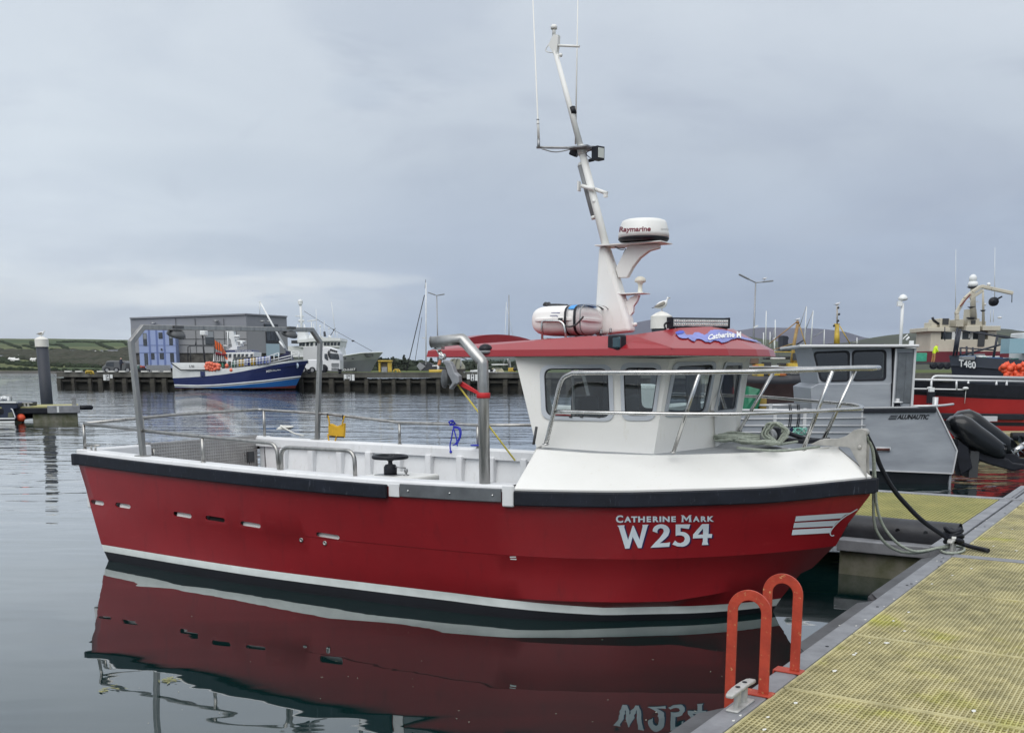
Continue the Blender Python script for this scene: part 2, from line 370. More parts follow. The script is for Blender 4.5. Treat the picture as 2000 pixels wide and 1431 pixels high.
# ================================================================ SETTING
def water_mat():
    m = bpy.data.materials.new('harbour_water'); m.use_nodes = True; t, n, l, b = nodes_of(m)
    b.inputs['Base Color'].default_value = (.003, .017, .017, 1); b.inputs['Roughness'].default_value = .012; b.inputs['IOR'].default_value = 1.45; b.inputs['Coat Weight'].default_value = .9; b.inputs['Coat IOR'].default_value = 1.4; b.inputs['Coat Roughness'].default_value = .012
    g = n.new('ShaderNodeTexCoord')
    def noise(scale, det, rough, stretch, rot=0.0, dist=0.0):
        mp = n.new('ShaderNodeMapping'); mp.inputs['Scale'].default_value = stretch; mp.inputs['Rotation'].default_value = (0, 0, rot)
        l.new(g.outputs['Object'], mp.inputs[0]); t_ = n.new('ShaderNodeTexNoise'); t_.inputs['Scale'].default_value = scale
        t_.inputs['Detail'].default_value = det; t_.inputs['Roughness'].default_value = rough; t_.inputs['Distortion'].default_value = dist
        l.new(mp.outputs[0], t_.inputs['Vector']); return t_.outputs['Fac']
    def ma(op, a, c=None, cl=False):
        q = n.new('ShaderNodeMath'); q.operation = op; q.use_clamp = cl
        for i, s in enumerate((a, c)):
            if s is None: continue
            if isinstance(s, (int, float)): q.inputs[i].default_value = s
            else: l.new(s, q.inputs[i])
        return q.outputs[0]
    sp = n.new('ShaderNodeSeparateXYZ'); l.new(g.outputs['Object'], sp.inputs[0])
    # the basin is sheltered near the pontoon and ruffled by a light breeze farther out
    wob = ma('MULTIPLY', noise(.12, 3, .5, (1, 1.6, 1)), 14.0)
    rough = n.new('ShaderNodeMapRange'); rough.interpolation_type = 'SMOOTHSTEP'
    rough.inputs[1].default_value = 17; rough.inputs[2].default_value = 42
    l.new(ma('ADD', sp.outputs[1], wob), rough.inputs[0])
    patch = n.new('ShaderNodeMapRange'); patch.inputs[1].default_value = .42; patch.inputs[2].default_value = .58; patch.inputs[3].default_value = .45
    l.new(noise(.05, 3, .5, (.5, 1.6, 1), .2), patch.inputs[0])
    far0 = lambda x: ma('SUBTRACT', x, .078)
    calm = ma('ADD', ma('MULTIPLY', noise(.55, 2, .45, (.55, 1.5, 1), .35, .3), .018), ma('MULTIPLY', noise(2.1, 2, .5, (.5, 1.35, 1), -.15, .4), .0011))
    mid = ma('ADD', ma('MULTIPLY', noise(1.0, 3, .5, (.34, 1.2, 1), .10, .6), .034), ma('MULTIPLY', noise(2.6, 2, .5, (.4, 1.1, 1), -.08, .4), .007))
    far = ma('ADD', ma('MULTIPLY', noise(.24, 3, .6, (.42, 1.0, 1), .07, .6), .125), ma('MULTIPLY', noise(1.3, 3, .55, (.5, 1, 1), -.1, .4), .030))
    mm = n.new('ShaderNodeMapRange'); mm.interpolation_type = 'SMOOTHSTEP'; mm.inputs[1].default_value = 10.5; mm.inputs[2].default_value = 19
    l.new(ma('SUBTRACT', sp.outputs[1], ma('MULTIPLY', sp.outputs[0], .12)), mm.inputs[0])
    h = ma('ADD', calm, ma('MULTIPLY', ma('SUBTRACT', mid, .0185), mm.outputs[0])); h = ma('ADD', h, ma('MULTIPLY', ma('MULTIPLY', far0(far), rough.outputs[0]), patch.outputs[0]))
    bp = n.new('ShaderNodeBump'); bp.inputs['Strength'].default_value = 1; bp.inputs['Distance'].default_value = 1.0
    l.new(h, bp.inputs['Height']); l.new(bp.outputs[0], b.inputs['Normal']); l.new(bp.outputs[0], b.inputs['Coat Normal'])
    return m
mb = MB(); mb.add([(-9000, -300, 0), (9000, -300, 0), (9000, 9000, 0), (-9000, 9000, 0)], [(0, 1, 2, 3)])
tag(mb.build('water', water_mat()), 'calm grey harbour water mirroring the red boat', 'water', kind='structure')

def fnoise(x, y, s=1.0):
    return (math.sin(x * .013 * s + 1.3) * math.cos(y * .017 * s - .7) + .5 * math.sin(x * .031 * s + y * .023 * s) + .25 * math.sin(x * .071 * s - y * .053 * s + 2)) / 1.75
# --- green hill across the bay, left
HT = [(-1400, 44), (-1000, 44), (-725, 43.4), (-640, 42.6), (-544, 41.5), (-450, 36), (-319, 24), (-217, 8), (-100, 2), (0, .6)]
def hill_h(x, y):
    c = smooth_lerp(HT, x * 1450.0 / max(y, 525))
    s = max(0, min(1, (y - 525) / 925))
    return max(c, 0) * s ** .92 + fnoise(x, y, 1.5) * 1.1 * s + 0.6 * min(1, (y - 525) / 8)
def hill_hit(px, py):
    d = ray(px, py); o = Vector((0, 0, EYE)); k = 520.0
    while k < 1700:
        p = o + d * (k / d[1])
        if p.z < hill_h(p.x, p.y): return p
        k += 3
    return o + d * (1450 / d[1])
def hill_mat():
    m = bpy.data.materials.new('pasture'); m.use_nodes = True; t, n, l, b = nodes_of(m); b.inputs['Roughness'].default_value = .95
    b.inputs['Specular IOR Level'].default_value = .1
    g = n.new('ShaderNodeTexCoord'); mp = n.new('ShaderNodeMapping'); mp.inputs['Scale'].default_value = (.0105, .0042, 0); mp.inputs['Rotation'].default_value = (0, 0, .1)
    l.new(g.outputs['Object'], mp.inputs[0])
    v = n.new('ShaderNodeTexVoronoi'); v.inputs['Scale'].default_value = 1.0; v.inputs['Randomness'].default_value = .8; l.new(mp.outputs[0], v.inputs['Vector'])
    r = n.new('ShaderNodeValToRGB'); e = r.color_ramp.elements; e[0].position = 0; e[0].color = (.062, .092, .042, 1); e[1].position = 1; e[1].color = (.11, .13, .055, 1)
    for p_, c in ((.3, (.085, .112, .055)), (.55, (.055, .085, .04)), (.75, (.115, .135, .065))):
        q = e.new(p_); q.color = (*c, 1)
    sp = n.new('ShaderNodeSeparateColor'); l.new(v.outputs['Color'], sp.inputs[0]); l.new(sp.outputs[0], r.inputs[0])
    nz = n.new('ShaderNodeTexNoise'); nz.inputs['Scale'].default_value = .02; nz.inputs['Detail'].default_value = 7; l.new(g.outputs['Object'], nz.inputs['Vector'])
    rr = n.new('ShaderNodeValToRGB'); rr.color_ramp.elements[0].position = .35; rr.color_ramp.elements[0].color = (.7, .72, .75, 1); rr.color_ramp.elements[1].position = .65; rr.color_ramp.elements[1].color = (1.15, 1.1, 1.05, 1)
    l.new(nz.outputs['Fac'], rr.inputs[0]); mx = n.new('ShaderNodeMix'); mx.data_type = 'RGBA'; mx.blend_type = 'MULTIPLY'; mx.inputs[0].default_value = 1
    l.new(r.outputs[0], mx.inputs[6]); l.new(rr.outputs[0], mx.inputs[7]); l.new(mx.outputs[2], b.inputs['Base Color'])
    return m
ys = [518, 525, 533, 545] + [560 + i * 22 for i in range(41)] + [1560, 1700, 2000]
rows = []
for y in ys:
    row = []
    for i in range(91):
        x = (-.60 + i * .66 / 90) * y
        z = -1.5 if y < 520 else hill_h(x, min(y, 1450)) - max(0, y - 1470) * .06
        row.append(Vector((x, y, z)))
    rows.append(row)
mb = MB(); mb.grid(rows, 0, True, mis=[1, 1] + [0] * (len(rows) - 3))
tag(mb.build('hillside', [hill_mat(), mat('shore_rock', (.07, .065, .055), .95, var=.5, vs=.2)]), 'green hillside of hedged fields across the bay', 'hill', kind='structure')
# hedges: bushy banks that follow the field edges
M['hedge'] = mat('hedge_green', (.030, .042, .022), .95, var=.5, vs=.15, spec=.1)
M['scrub'] = mat('winter_scrub', (.068, .066, .052), .95, var=.6, vs=.06, spec=.1, var_col=(.035, .042, .028))
def bumpy(mb, P, wd, ht, step, mi=0):
    tot = []
    for a, b in zip(P, P[1:]):
        L = (b - a).length; k = max(1, int(L / step))
        for i in range(k): tot.append(a.lerp(b, i / k))
    for p in tot:
        s = RND.uniform(.6, 1.3)
        mb.ell(p + Vector((RND.uniform(-1, 1), RND.uniform(-1, 1), ht * s * .35)), (wd * s, wd * s * .8, ht * s * .65), 6, 4, mi)
hedges = [[(0, 667), (25, 676), (40, 681)], [(0, 688), (60, 686), (120, 684)], [(46, 676), (62, 680), (88, 686), (98, 692)], [(96, 674), (118, 675), (132, 684), (148, 690)],
          [(113, 669), (150, 668), (190, 670), (240, 668)], [(190, 671), (208, 679), (222, 683)], [(60, 668), (64, 676)], [(0, 700), (20, 712), (60, 716), (100, 719)],
          [(0, 709), (60, 711), (120, 717), (200, 718)], [(96, 711), (150, 716), (205, 719)], [(0, 723), (70, 724), (200, 726)], [(140, 697), (175, 699), (215, 703)], [(240, 668), (252, 676)]]
mb = MB()
for h in hedges:
    P = [hill_hit(*q) for q in h]
    bumpy(mb, P, 1.7, 1.7, 2.6)
tag(mb.build('hedgerows', M['hedge'], weld=False), 'dark hedgerows dividing the fields of the far hillside', 'hedge', kind='stuff')
mb = MB()
for i in range(2600):
    px = RND.uniform(-40, 262); t = RND.random()
    top = lerp([(0, 688), (60, 691), (100, 688), (150, 688), (200, 692), (262, 682)], px) + 1.5 * math.sin(px * .2)
    bot = lerp([(0, 701), (60, 703), (110, 712), (160, 716), (262, 718)], px)
    if px > 120 and 688 < top + (bot - top) * t < 694 and RND.random() < .5: continue
    p = hill_hit(px, top + (bot - top) * t)
    r = RND.uniform(1.4, 3.2)
    mb.ell(p + Vector((0, 0, r * .3)), (r * 1.6, r, r * RND.uniform(.5, .9)), 6, 4)
tag(mb.build('hillside_wood', M['scrub'], weld=False), 'grey brown bare woodland and scrub below the far fields', 'woodland', kind='stuff')
M['cottage'] = mat('cottage_render', (.70, .70, .68), .8, var=.1, vs=.5); M['slate'] = mat('slate_roof', (.16, .17, .19), .8, var=.2, vs=.5)
hs = [(8, 700.5, 13, 'long pale farm shed at the left end of the far wood'), (24, 705, 8, 'small white cottage lowest beside the far wood'), (31, 707, 9, 'white cottage on the meadow edge right of the lowest cottage'),
      (42, 701, 9, 'white cottage in the wood left of the dark mooring pile'), (52, 700.5, 14, 'long white barn just left of the dark mooring pile'), (66, 706, 7, 'tiny white house tucked under the long barn'),
      (148, 691, 15, 'long white farmhouse right of the dark mooring pile'), (182, 692.5, 8, 'small white house at the left of the hillside row'), (190, 692, 13, 'widest white house in the row on the hillside'),
      (197, 693.5, 7, 'low white house next to the widest one'), (214, 690.5, 22, 'long grey roofed building at the right of the hillside row')]
for px, py, L, lab in hs:
    p = hill_hit(px, py); p.z = hill_h(p.x, p.y) - .3
    t = thing('farmhouse', lab, 'house', loc=p, deg=RND.uniform(-12, 12), group='white farm buildings on the far hillside')
    mb = MB(); mb.box((0, 0, 1.7), (L, 7, 3.4)); mb.prism([(-L/2, -3.5, 3.4), (-L/2, 3.5, 3.4), (-L/2, 0, 5.0)], (L, 0, 0)); mb.build('wall', M['cottage'], t)
    mb = MB()
    for s in (-1, 1): mb.prism([(-L/2 - .3, s * 3.9, 3.25), (-L/2 - .3, 0, 5.1), (-L/2 - .3, 0, 5.35), (-L/2 - .3, s * 3.9, 3.5)], (L + .6, 0, 0))
    for cx in (-L/2 + .6, L/2 - .6): mb.box((cx, 0, 5.5), (.8, .8, 1.1))
    mb.build('roof', M['slate'] if L > 9 else M['cottage'], t)
    mb = MB()
    for k in range(max(2, int(L / 3.2))): mb.box((-L/2 + 1.5 + k * 3.0, -3.52, 1.8), (1.0, .06, 1.2))
    mb.build('window', M['dark'], t, kind='stuff'); t.scale = (.0007 * p.y,) * 3

# --- moorland and green ridges, right
def ridge(name, lab, sky, D, foot, mt, back=600, n=120, amp=2.0, zf=0.0, p=1.3):
    x0, x1 = sky[0][0], sky[-1][0]; rows = []
    K = 14
    for k in range(K + 3):
        row = []
        for i in range(n + 1):
            px = x0 + (x1 - x0) * i / n; py = smooth_lerp(sky, px)
            r = W0.px(px, py, v=D); s = min(1, k / K); y = foot + (D - foot) * s if k <= K else D + (k - K) * back / 2
            z = zf + (max(r.z, .5) - zf) * (s ** p) + fnoise(r.x * 1.3 / (D / 900), y, 1500 / D) * amp * s * (1 - s) * 4
            if k > K: z -= (k - K) * (r.z * .35)
            row.append(Vector((r.x * y / D, y, z)))
        rows.append(row)
    mb = MB(); mb.grid(rows); return tag(mb.build(name, mt), lab, 'hill', kind='structure')
def moor(name, a, b, sc):
    m = mat(name, a, .95, var=.5, vs=sc, spec=.05, var_col=b, det=8, stretch=(1, .35, 1)); return m
ridge('mountain', 'purple grey moorland mountain far behind the harbour', [(1080, 668), (1150, 645), (1235, 631), (1275, 624), (1330, 622), (1400, 637), (1435, 645), (1480, 640), (1530, 640), (1600, 642), (1650, 648), (1690, 659), (1760, 668), (1850, 690)],
      4200, 2400, moor('moorland', (.115, .112, .145), (.085, .088, .118), .002), amp=12)
ridge('near_hills', 'dull green hills behind the right side of the harbour', [(1380, 668), (1440, 655), (1490, 662), (1560, 672), (1640, 670), (1700, 660), (1740, 654), (1815, 648), (1880, 645), (1960, 642), (2000, 647), (2100, 655)],
      1500, 560, moor('rough_pasture', (.085, .10, .06), (.065, .07, .065), .006), amp=5, zf=1.5, p=.9)
ridge('low_hill', 'low blue green hill seen under the boat roof', [(860, 715), (900, 704), (935, 699), (965, 696), (1010, 697), (1080, 690), (1200, 680), (1400, 668)], 1900, 700, moor('far_green', (.08, .105, .085), (.07, .085, .08), .006), amp=4, zf=1.5)

# --- far tree line behind the quay
M['leafdark'] = mat('dark_foliage', (.050, .062, .045), .95, var=.5, vs=.3, spec=.1)
mb = MB()
def tuft(mb, c, r, n=14):
    for i in range(n):
        d = Vector((RND.gauss(0, 1), RND.gauss(0, 1), RND.gauss(0, 1))).normalized() * r * RND.uniform(.5, 1)
        p = c + Vector((d.x, d.y, d.z * .8)); a = Vector((RND.gauss(0, 1), RND.gauss(0, 1), RND.gauss(0, 1))).normalized() * r * .32; b = a.orthogonal().normalized() * r * .28
        mb.add([p + a, p + b, p - a, p - b], [(0, 1, 2, 3)])
for i in range(430):
    px = RND.uniform(640, 1060); top = lerp([(640, 708), (720, 706), (750, 697), (790, 700), (830, 703), (870, 706), (950, 703), (1060, 704)], px)
    D = RND.uniform(285, 340)
    z = W0.px(px, top + RND.uniform(0, 6), v=D).z; x = (px - 1000) / FPX * D * 1.0
    r = RND.uniform(.9, 1.7); c = Vector((x, D, max(z - r * .8, 1.6)))
    mb.ell(c, (r * .8, r * .8, r * .6), 6, 4); tuft(mb, c, r * 1.1)
    mb.ell(Vector((x, D, 2.0)), (r * 1.3, r, 1.2), 6, 4)
tag(mb.build('woodland', M['leafdark'], weld=False), 'dark belt of trees behind the stone quay', 'woodland', kind='stuff')
def conifer(px, py, D, lab):
    top = W0.px(px, py, v=D); t = thing('pine_tree', lab, 'tree', loc=(top.x, D, 1.7), group='tall firs in the tree line behind the quay')
    H = top.z - 1.7; mb = MB(); mb.tube([(0, 0, 0), (0, 0, H)], [.25, .03], 6); mb.build('trunk', M['wood'], t)
    mb = MB()
    for i in range(70):
        k = RND.random(); z = H * (.25 + .75 * k); r = (1 - k) * 1.9 + .15; a = RND.uniform(0, 6.28)
        p = Vector((math.cos(a) * r * .6, math.sin(a) * r * .6, z)); q = Vector((math.cos(a) * r, math.sin(a) * r, z - .35)); s = Vector((-math.sin(a), math.cos(a), 0)) * .35
        mb.add([Vector((0, 0, z + .2)), p + s, q, p - s], [(0, 1, 2, 3)])
    mb.build('crown', M['leafdark'], t, weld=False)
conifer(738, 694, 282, 'pointed fir right of the grey ship bow'); conifer(768, 697, 281, 'slim fir between the bow and the yacht mast'); conifer(789, 693, 280, 'tallest fir in the far tree line'); conifer(842, 699, 279, 'short fir right of the yacht mast')

# --- quay land and quay wall
Q0 = W0.px(113, 758, w=0); Q1 = W0.px(1040, 763, w=0)
QD = math.degrees(math.atan2(Q1.y - Q0.y, Q1.x - Q0.x))
Q = Frame((Q0.x, Q0.y, 0), QD)
QZ = 1.62; QL = 112.0
M['tarmac'] = mat('quay_tarmac', (.10, .10, .10), .95, var=.3, vs=.4)
M['grass'] = mat('quay_grass', (.10, .125, .045), .95, var=.3, vs=.15, spec=.1)
def qw(u, v, z): return Vector((Q.loc.x + u * math.cos(rad(QD)) - v * math.sin(rad(QD)), Q.loc.y + u * math.sin(rad(QD)) + v * math.cos(rad(QD)), z))
mb = MB()
mb.add([qw(.4, .6, QZ - .02), qw(QL + 60, .6, QZ - .02), qw(QL + 60, 34, QZ - .02), qw(.4, 34, QZ - .02)], [(0, 1, 2, 3)], 0)
mb.add([qw(.4, 34, QZ - .02), qw(QL + 60, 34, QZ - .02), (900, 2500, QZ - .02), (-30, 545, QZ - .02), (-48, 180, QZ - .02)], [(0, 1, 2, 3, 4)], 1)
mb.add([qw(.4, .6, QZ - .02), qw(.4, 34, QZ - .02), (-48, 180, QZ - .02), (-48, 180, -1), qw(.4, 34, -1), qw(.4, .6, -1)], [(0, 1, 4, 5), (1, 2, 3, 4)], 0)
tag(mb.build('ground', [M['tarmac'], M['grass']]), 'quayside ground of tarmac and grass', 'ground', kind='structure')
t = thing('stone_quay', 'long dark timber piled quay with a concrete cap across the harbour', 'quay', Q)
conc = mat('quay_concrete', (.115, .112, .098), .9, var=.55, vs=.9, stretch=(1, 1, .5), bump=.4, bs=4)
dkw = mat('quay_wall_dark', (.022, .021, .019), .95, var=.6, vs=1.1, stretch=(1, 1, .4), var_col=(.045, .042, .033))
M['conc'] = conc
mb = MB(); mb.box((QL/2, .3, QZ - .20), (QL, .7, .40)); mb.box((QL/2, .05, QZ + .06), (QL, .25, .14)); mb.build('cap_beam', conc, t)
mb = MB(); mb.box((QL/2, .75, .1), (QL - .1, .4, 2.0)); mb.build('back_wall', dkw, t)
mb = MB(); mb.box((QL/2, .12, .82), (QL, .22, .2)); mb.build('waling', dkw, t)
ps = None
k = 0; u = .3
while u < QL:
    if ps is None:
        mb = MB(); mb.box((0, 0, 0), (.46, .3, 2.0)); mb.box((0, -.04, .55), (.50, .3, .3)); ps = mb.build('pile', mat('quay_pile', (.035, .033, .030), .95, var=.6, vs=2, var_col=(.068, .063, .05)), t); o = ps
    else:
        o = ps.copy(); COL.objects.link(o)
    o.location = (u, -.02, .10); o.scale = (RND.uniform(.7, 1.2), 1, 1); u += RND.uniform(1.3, 2.1); k += 1
mb = MB()
for i in range(20):
    mb.box((1.5 + i * 1.35, -.05, QZ + .20), (.75, .3, .16))
mb.build('kerb_stone', mat('white_kerb', (.6, .6, .57), .8), t, kind='stuff')
# black and white gauge boards on the quay face
for px, lab in ((211, 'white and black tide board at the left of the quay'), (682, 'white and black tide board below the grey ship bow'), (923, 'white and black tide board behind the steel davit')):
    c = Q.px(px, 736, v=-.12)
    q = thing('tide_board', lab, 'board', loc=qw(c[0], -.12, c[2] - .05), deg=QD, group='white tide boards on the quay face')
    mb = MB()
    for i, (x, wd) in enumerate(((-.42, .30), (0, .34), (.42, .30))): mb.box((x, 0, 0), (wd, .05, .62))
    mb.build('panel', M['white_far'], q)
    mb = MB(); mb.prism([(-.1, -.03, -.25), (.1, -.03, -.25), (0, -.03, 0)], (0, -.02, 0)); mb.prism([(-.1, -.03, .25), (0, -.03, 0), (.1, -.03, .25)], (0, -.02, 0))
    mb.box((-.21, 0, 0), (.07, .05, .62)); mb.box((.21, 0, 0), (.07, .05, .62)); mb.build('mark', M['black'], q)
# ================================================================ THE RED FISHING BOAT
B = Frame((-4.05, 12.60, 0), -31)
boat = thing('fishing_boat', 'large red fishing boat numbered W254 with white wheelhouse, moored beside the yellow grating pontoon', 'boat', B)
VT = [(0, 1.42), (1, 1.53), (2, 1.62), (3, 1.69), (4, 1.72), (5, 1.68), (5.6, 1.6), (6.1, 1.45), (6.6, 1.22), (7, .98), (7.4, .7), (7.8, .38), (8.03, .16), (8.18, 0.0)]
def vtop(u): return max(0, smooth_lerp(VT, u))
WL = [(0, 1.46), (1.64, 1.57), (2.77, 1.6), (4.3, 1.545), (5.1, 1.49), (5.58, 1.41), (6.18, 1.15), (6.53, .90), (6.9, .62), (7.22, .27), (7.40, 0.0)]
def vwl(u): return max(0, smooth_lerp(WL, u))
STEM = [(-.5, 6.75), (0, 7.40), (.13, 7.47), (.31, 7.58), (.5, 7.78), (.72, 7.945), (.95, 8.12), (1.04, 8.165), (1.12, 8.18), (1.25, 8.18)]
AFT = [(-.5, .55), (0, .36), (.5, .05), (1.06, -.07), (1.25, -.1)]
def sheer_w(u): return lerp([(-.1, 1.155), (1.3, 1.13), (3, 1.11), (4.5, 1.10), (6.5, 1.11), (7.5, 1.14), (8.18, 1.20)], u)
def chine_w(u): return lerp([(0, .02), (5.6, .05), (6.0, .10), (6.4, .135), (6.74, .18), (7.09, .24), (7.42, .31), (7.6, .36)], u)
M['red'] = mat('red_gelcoat', (.235, .008, .013), .42, var=.12, vs=1.6, coat=.12, spec=.4)
wear(M['red'], (.33, .035, .038), 9, (.5, .5, 2.5), .60, .78, .45); wear(M['red'], (.12, .006, .01), 4, (2.5, 2.5, .6), .56, .76, .5)
M['redroof'] = mat('red_roof_gelcoat', (.30, .012, .020), .34, var=.08, vs=2, coat=.35)
M['bootwhite'] = mat('boot_stripe_white', (.74, .79, .77), .5, var=.12, vs=5)
M['antifoul'] = mat('black_antifouling', (.008, .009, .014), .55, var=.3, vs=4)
M['deckgrey'] = mat('grey_deck_paint', (.33, .35, .37), .7, var=.15, vs=6, bump=.3, bs=120)
NS = 64
def shape(V, umax, s):   # half-beam at fraction s of the row length
    return V(s * umax)
def rowpts(wf, halff, stemw):
    return [(wf, halff, stemw)]
# rows top -> bottom: each gives (half beam, height) by u, plus where it starts and ends
TS = [i / NS for i in range(NS + 1)]
TS = [t if t < .6 else .6 + .4 * (1 - (1 - (t - .6) / .4) ** 1.5) for t in TS]
def mkrow(half, height, u0, u1):
    return [Vector((u0 + (u1 - u0) * t, -half(t), height(u0 + (u1 - u0) * t))) for t in TS]
def top_half(f):  return lambda t: vtop(t * 8.18) * f
def wl_half(f):   return lambda t: vwl(t * 7.40) * f
def mixh(a, b, k): return lambda t: a(t) * (1 - k) + b(t) * k
T1, T0 = top_half(1.0), wl_half(1.0)
rA = mkrow(T1, lambda u: sheer_w(u), -.085, 8.18)
rB = mkrow(mixh(T1, T0, .10), lambda u: .99 + (sheer_w(u) - 1.1) * .8, -.06, lerp(STEM, 1.06))
rBm = mkrow(mixh(T1, T0, .35), lambda u: .78 + .02 * max(0, u - 6), .05, lerp(STEM, .80))
rC = mkrow(mixh(T1, T0, .57), lambda u: .565 + .04 * max(0, (u - 6.6)) ** 1.5, .125, lerp(STEM, .68))
rD = mkrow(mixh(T1, T0, .60), lambda u: .560 + .04 * max(0, (u - 6.6)) ** 1.5, .13, lerp(STEM, .675) - .01)
rE = mkrow(mixh(T1, T0, .80), lambda u: .36 + .05 * max(0, (u - 6.6)), .21, lerp(STEM, .45))
def chh(t): return T0(t) * 1.0 + .10 * max(0, (t - .72)) * (1 if t < .93 else max(0, (1 - t) / .07))
rF = mkrow(chh, lambda u: max(.19, chine_w(u) + .0), .28, lerp(STEM, .36))
def low(f, k, u0, w): return mkrow(wl_half(f), w if callable(w) else (lambda u: w), u0, k)
rG = low(1.0, lerp(STEM, .13), .29, lambda u: lerp([(5, .178), (5.6, .165), (6.3, .125), (7.4, .120)], u))
rH = low(.998, lerp(STEM, .055), .32, lambda u: lerp([(5, .104), (5.6, .092), (6.3, .058), (7.4, .05)], u))
rI = low(.985, 7.40, .36, 0.0)
rJ = low(.90, 7.2, .42, -.12)
rK = mkrow(lambda t: 0.0, lambda u: -.5, .5, 6.8)
hullrows = [rA, rB, rBm, rC, rD, rE, rF, rG, rH, rI, rJ, rK]
hmi = [0, 0, 0, 0, 0, 0, 0, 1, 2, 2, 2]
def mirror(r): return [Vector((p[0], -p[1], p[2])) for p in r]
from mathutils.bvhtree import BVHTree
# the drain slots are cut right through the near topside
def side_surface():
    vs = []; fs = []; n = NS + 1
    for r in hullrows[:9]: vs += r
    for i in range(8):
        for j in range(n - 1): fs.append((i*n+j, i*n+j+1, (i+1)*n+j+1, (i+1)*n+j))
    return BVHTree.FromPolygons([tuple(v) for v in vs], fs)
HB = side_surface()
def onhull(px, py, off=.004):
    d = (B.R @ ray(px, py)).normalized(); h = HB.ray_cast(B.o, d)
    if h[0] is None: return None
    n = h[1] if h[1].dot(d) < 0 else -h[1]
    return h[0] + n * off
mb = MB()
mb.grid(hullrows, mis=hmi, sm=True); mb.grid([mirror(r) for r in hullrows], mis=hmi, sm=True)
# transom, below the deck only
tr = [r[0] for r in hullrows[2:]]; 
for a, b, mi in zip(tr, tr[1:], hmi[2:]): mb.add([a, b, mirror([b])[0], mirror([a])[0]], [(0, 1, 2, 3)], mi)
hull = mb.build('hull', [M['red'], M['bootwhite'], M['antifoul']], boat, smooth_angle=28)
# slots: recessed rounded pockets with white lining, let into the skin by a boolean cutter-free overlay
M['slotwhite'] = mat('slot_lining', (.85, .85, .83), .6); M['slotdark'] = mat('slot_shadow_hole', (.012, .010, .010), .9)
slots = [(190, 981, 26, 0), (240, 987, 30, 0), (356, 1005, 36, 0), (420, 1013, 38, 1), (489, 1024, 40, 0), (640, 1046, 46, 0)]
cut = MB()
for cx, cy, wd, kind in slots:
    sl_ = [(520, 35)]; tl = .155
    P = []
    for k in range(20):
        a = 2 * math.pi * k / 20; c, s_ = math.cos(a), math.sin(a)
        x = (wd / 2 - 4.6) * (1 if c > 0 else -1) + 4.6 * c; y = 4.4 * s_
        P.append(onhull(cx + x, cy + y + x * tl, 0.0))
    out = [p + Vector((0, -.06, 0)) for p in P]; inn = [p + Vector((0, .10, 0)) for p in P]
    n = len(P); cut.add(out + inn, [tuple(range(n)), tuple(range(n, 2*n))[::-1]] + [(i, (i+1) % n, n+(i+1) % n, n+i) for i in range(n)])
me = bpy.data.meshes.new('cut'); me.from_pydata([tuple(p) for p in cut.v], [], cut.f)
bmx = bmesh.new(); bmx.from_mesh(me); bmesh.ops.recalc_face_normals(bmx, faces=bmx.faces); bmx.to_mesh(me); bmx.free()
co = bpy.data.objects.new('cut', me); COL.objects.link(co); co.parent = boat
sol = hull.modifiers.new('solid', 'SOLIDIFY'); sol.thickness = .012; sol.offset = -1
bo = hull.modifiers.new('slots', 'BOOLEAN'); bo.operation = 'DIFFERENCE'; bo.solver = 'FAST'; bo.object = co
bpy.context.view_layer.update()
dg = bpy.context.evaluated_depsgraph_get(); ev = hull.evaluated_get(dg); nm = bpy.data.meshes.new_from_object(ev)
if len(nm.polygons) > 500:
    hull.modifiers.clear(); hull.data = nm
else: hull.modifiers.clear()
bpy.data.objects.remove(co)
for i, (cx, cy, wd, kind) in enumerate(slots):      # the white moulded tunnel seen through each slot
    c = onhull(cx, cy, 0.0); L = wd / 2 / 2000 * (8.6 + 11.5 - i) * .62
    mb = MB(); c2 = c + Vector((0, .036, 0)); L = wd * .0036
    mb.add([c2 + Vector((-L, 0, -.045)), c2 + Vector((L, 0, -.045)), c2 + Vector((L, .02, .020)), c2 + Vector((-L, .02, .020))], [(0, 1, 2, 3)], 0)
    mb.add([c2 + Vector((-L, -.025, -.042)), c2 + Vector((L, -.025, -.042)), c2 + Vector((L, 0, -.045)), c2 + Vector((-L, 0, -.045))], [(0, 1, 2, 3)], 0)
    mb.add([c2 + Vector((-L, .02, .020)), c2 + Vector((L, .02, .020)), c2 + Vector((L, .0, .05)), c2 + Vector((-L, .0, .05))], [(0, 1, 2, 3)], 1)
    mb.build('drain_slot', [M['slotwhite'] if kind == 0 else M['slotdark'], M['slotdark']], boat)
for px, py in ((589, 1054), (635, 1060)):           # skin fittings
    c = onhull(px, py, .0); mb = MB(); Mx = Matrix.Rotation(math.pi / 2, 3, 'X')
    mb.lathe([(.022, -.004), (.022, .008), (.011, .008), (.010, .001)], c, 12, M=Mx); mb.build('skin_fitting', M['steel_dull'], boat)
mb = MB(); a = [onhull(*p, .003) for p in ((996, 1086), (1008, 1086), (1008, 1088), (996, 1088))]; mb.add(a, [(0, 1, 2, 3)])
a = [onhull(*p, .003) for p in ((997, 1090), (1009, 1090.5), (1009, 1092.5), (997, 1092))]; mb.add(a, [(0, 1, 2, 3)]); mb.build('draught_mark', M['bootwhite'], boat)

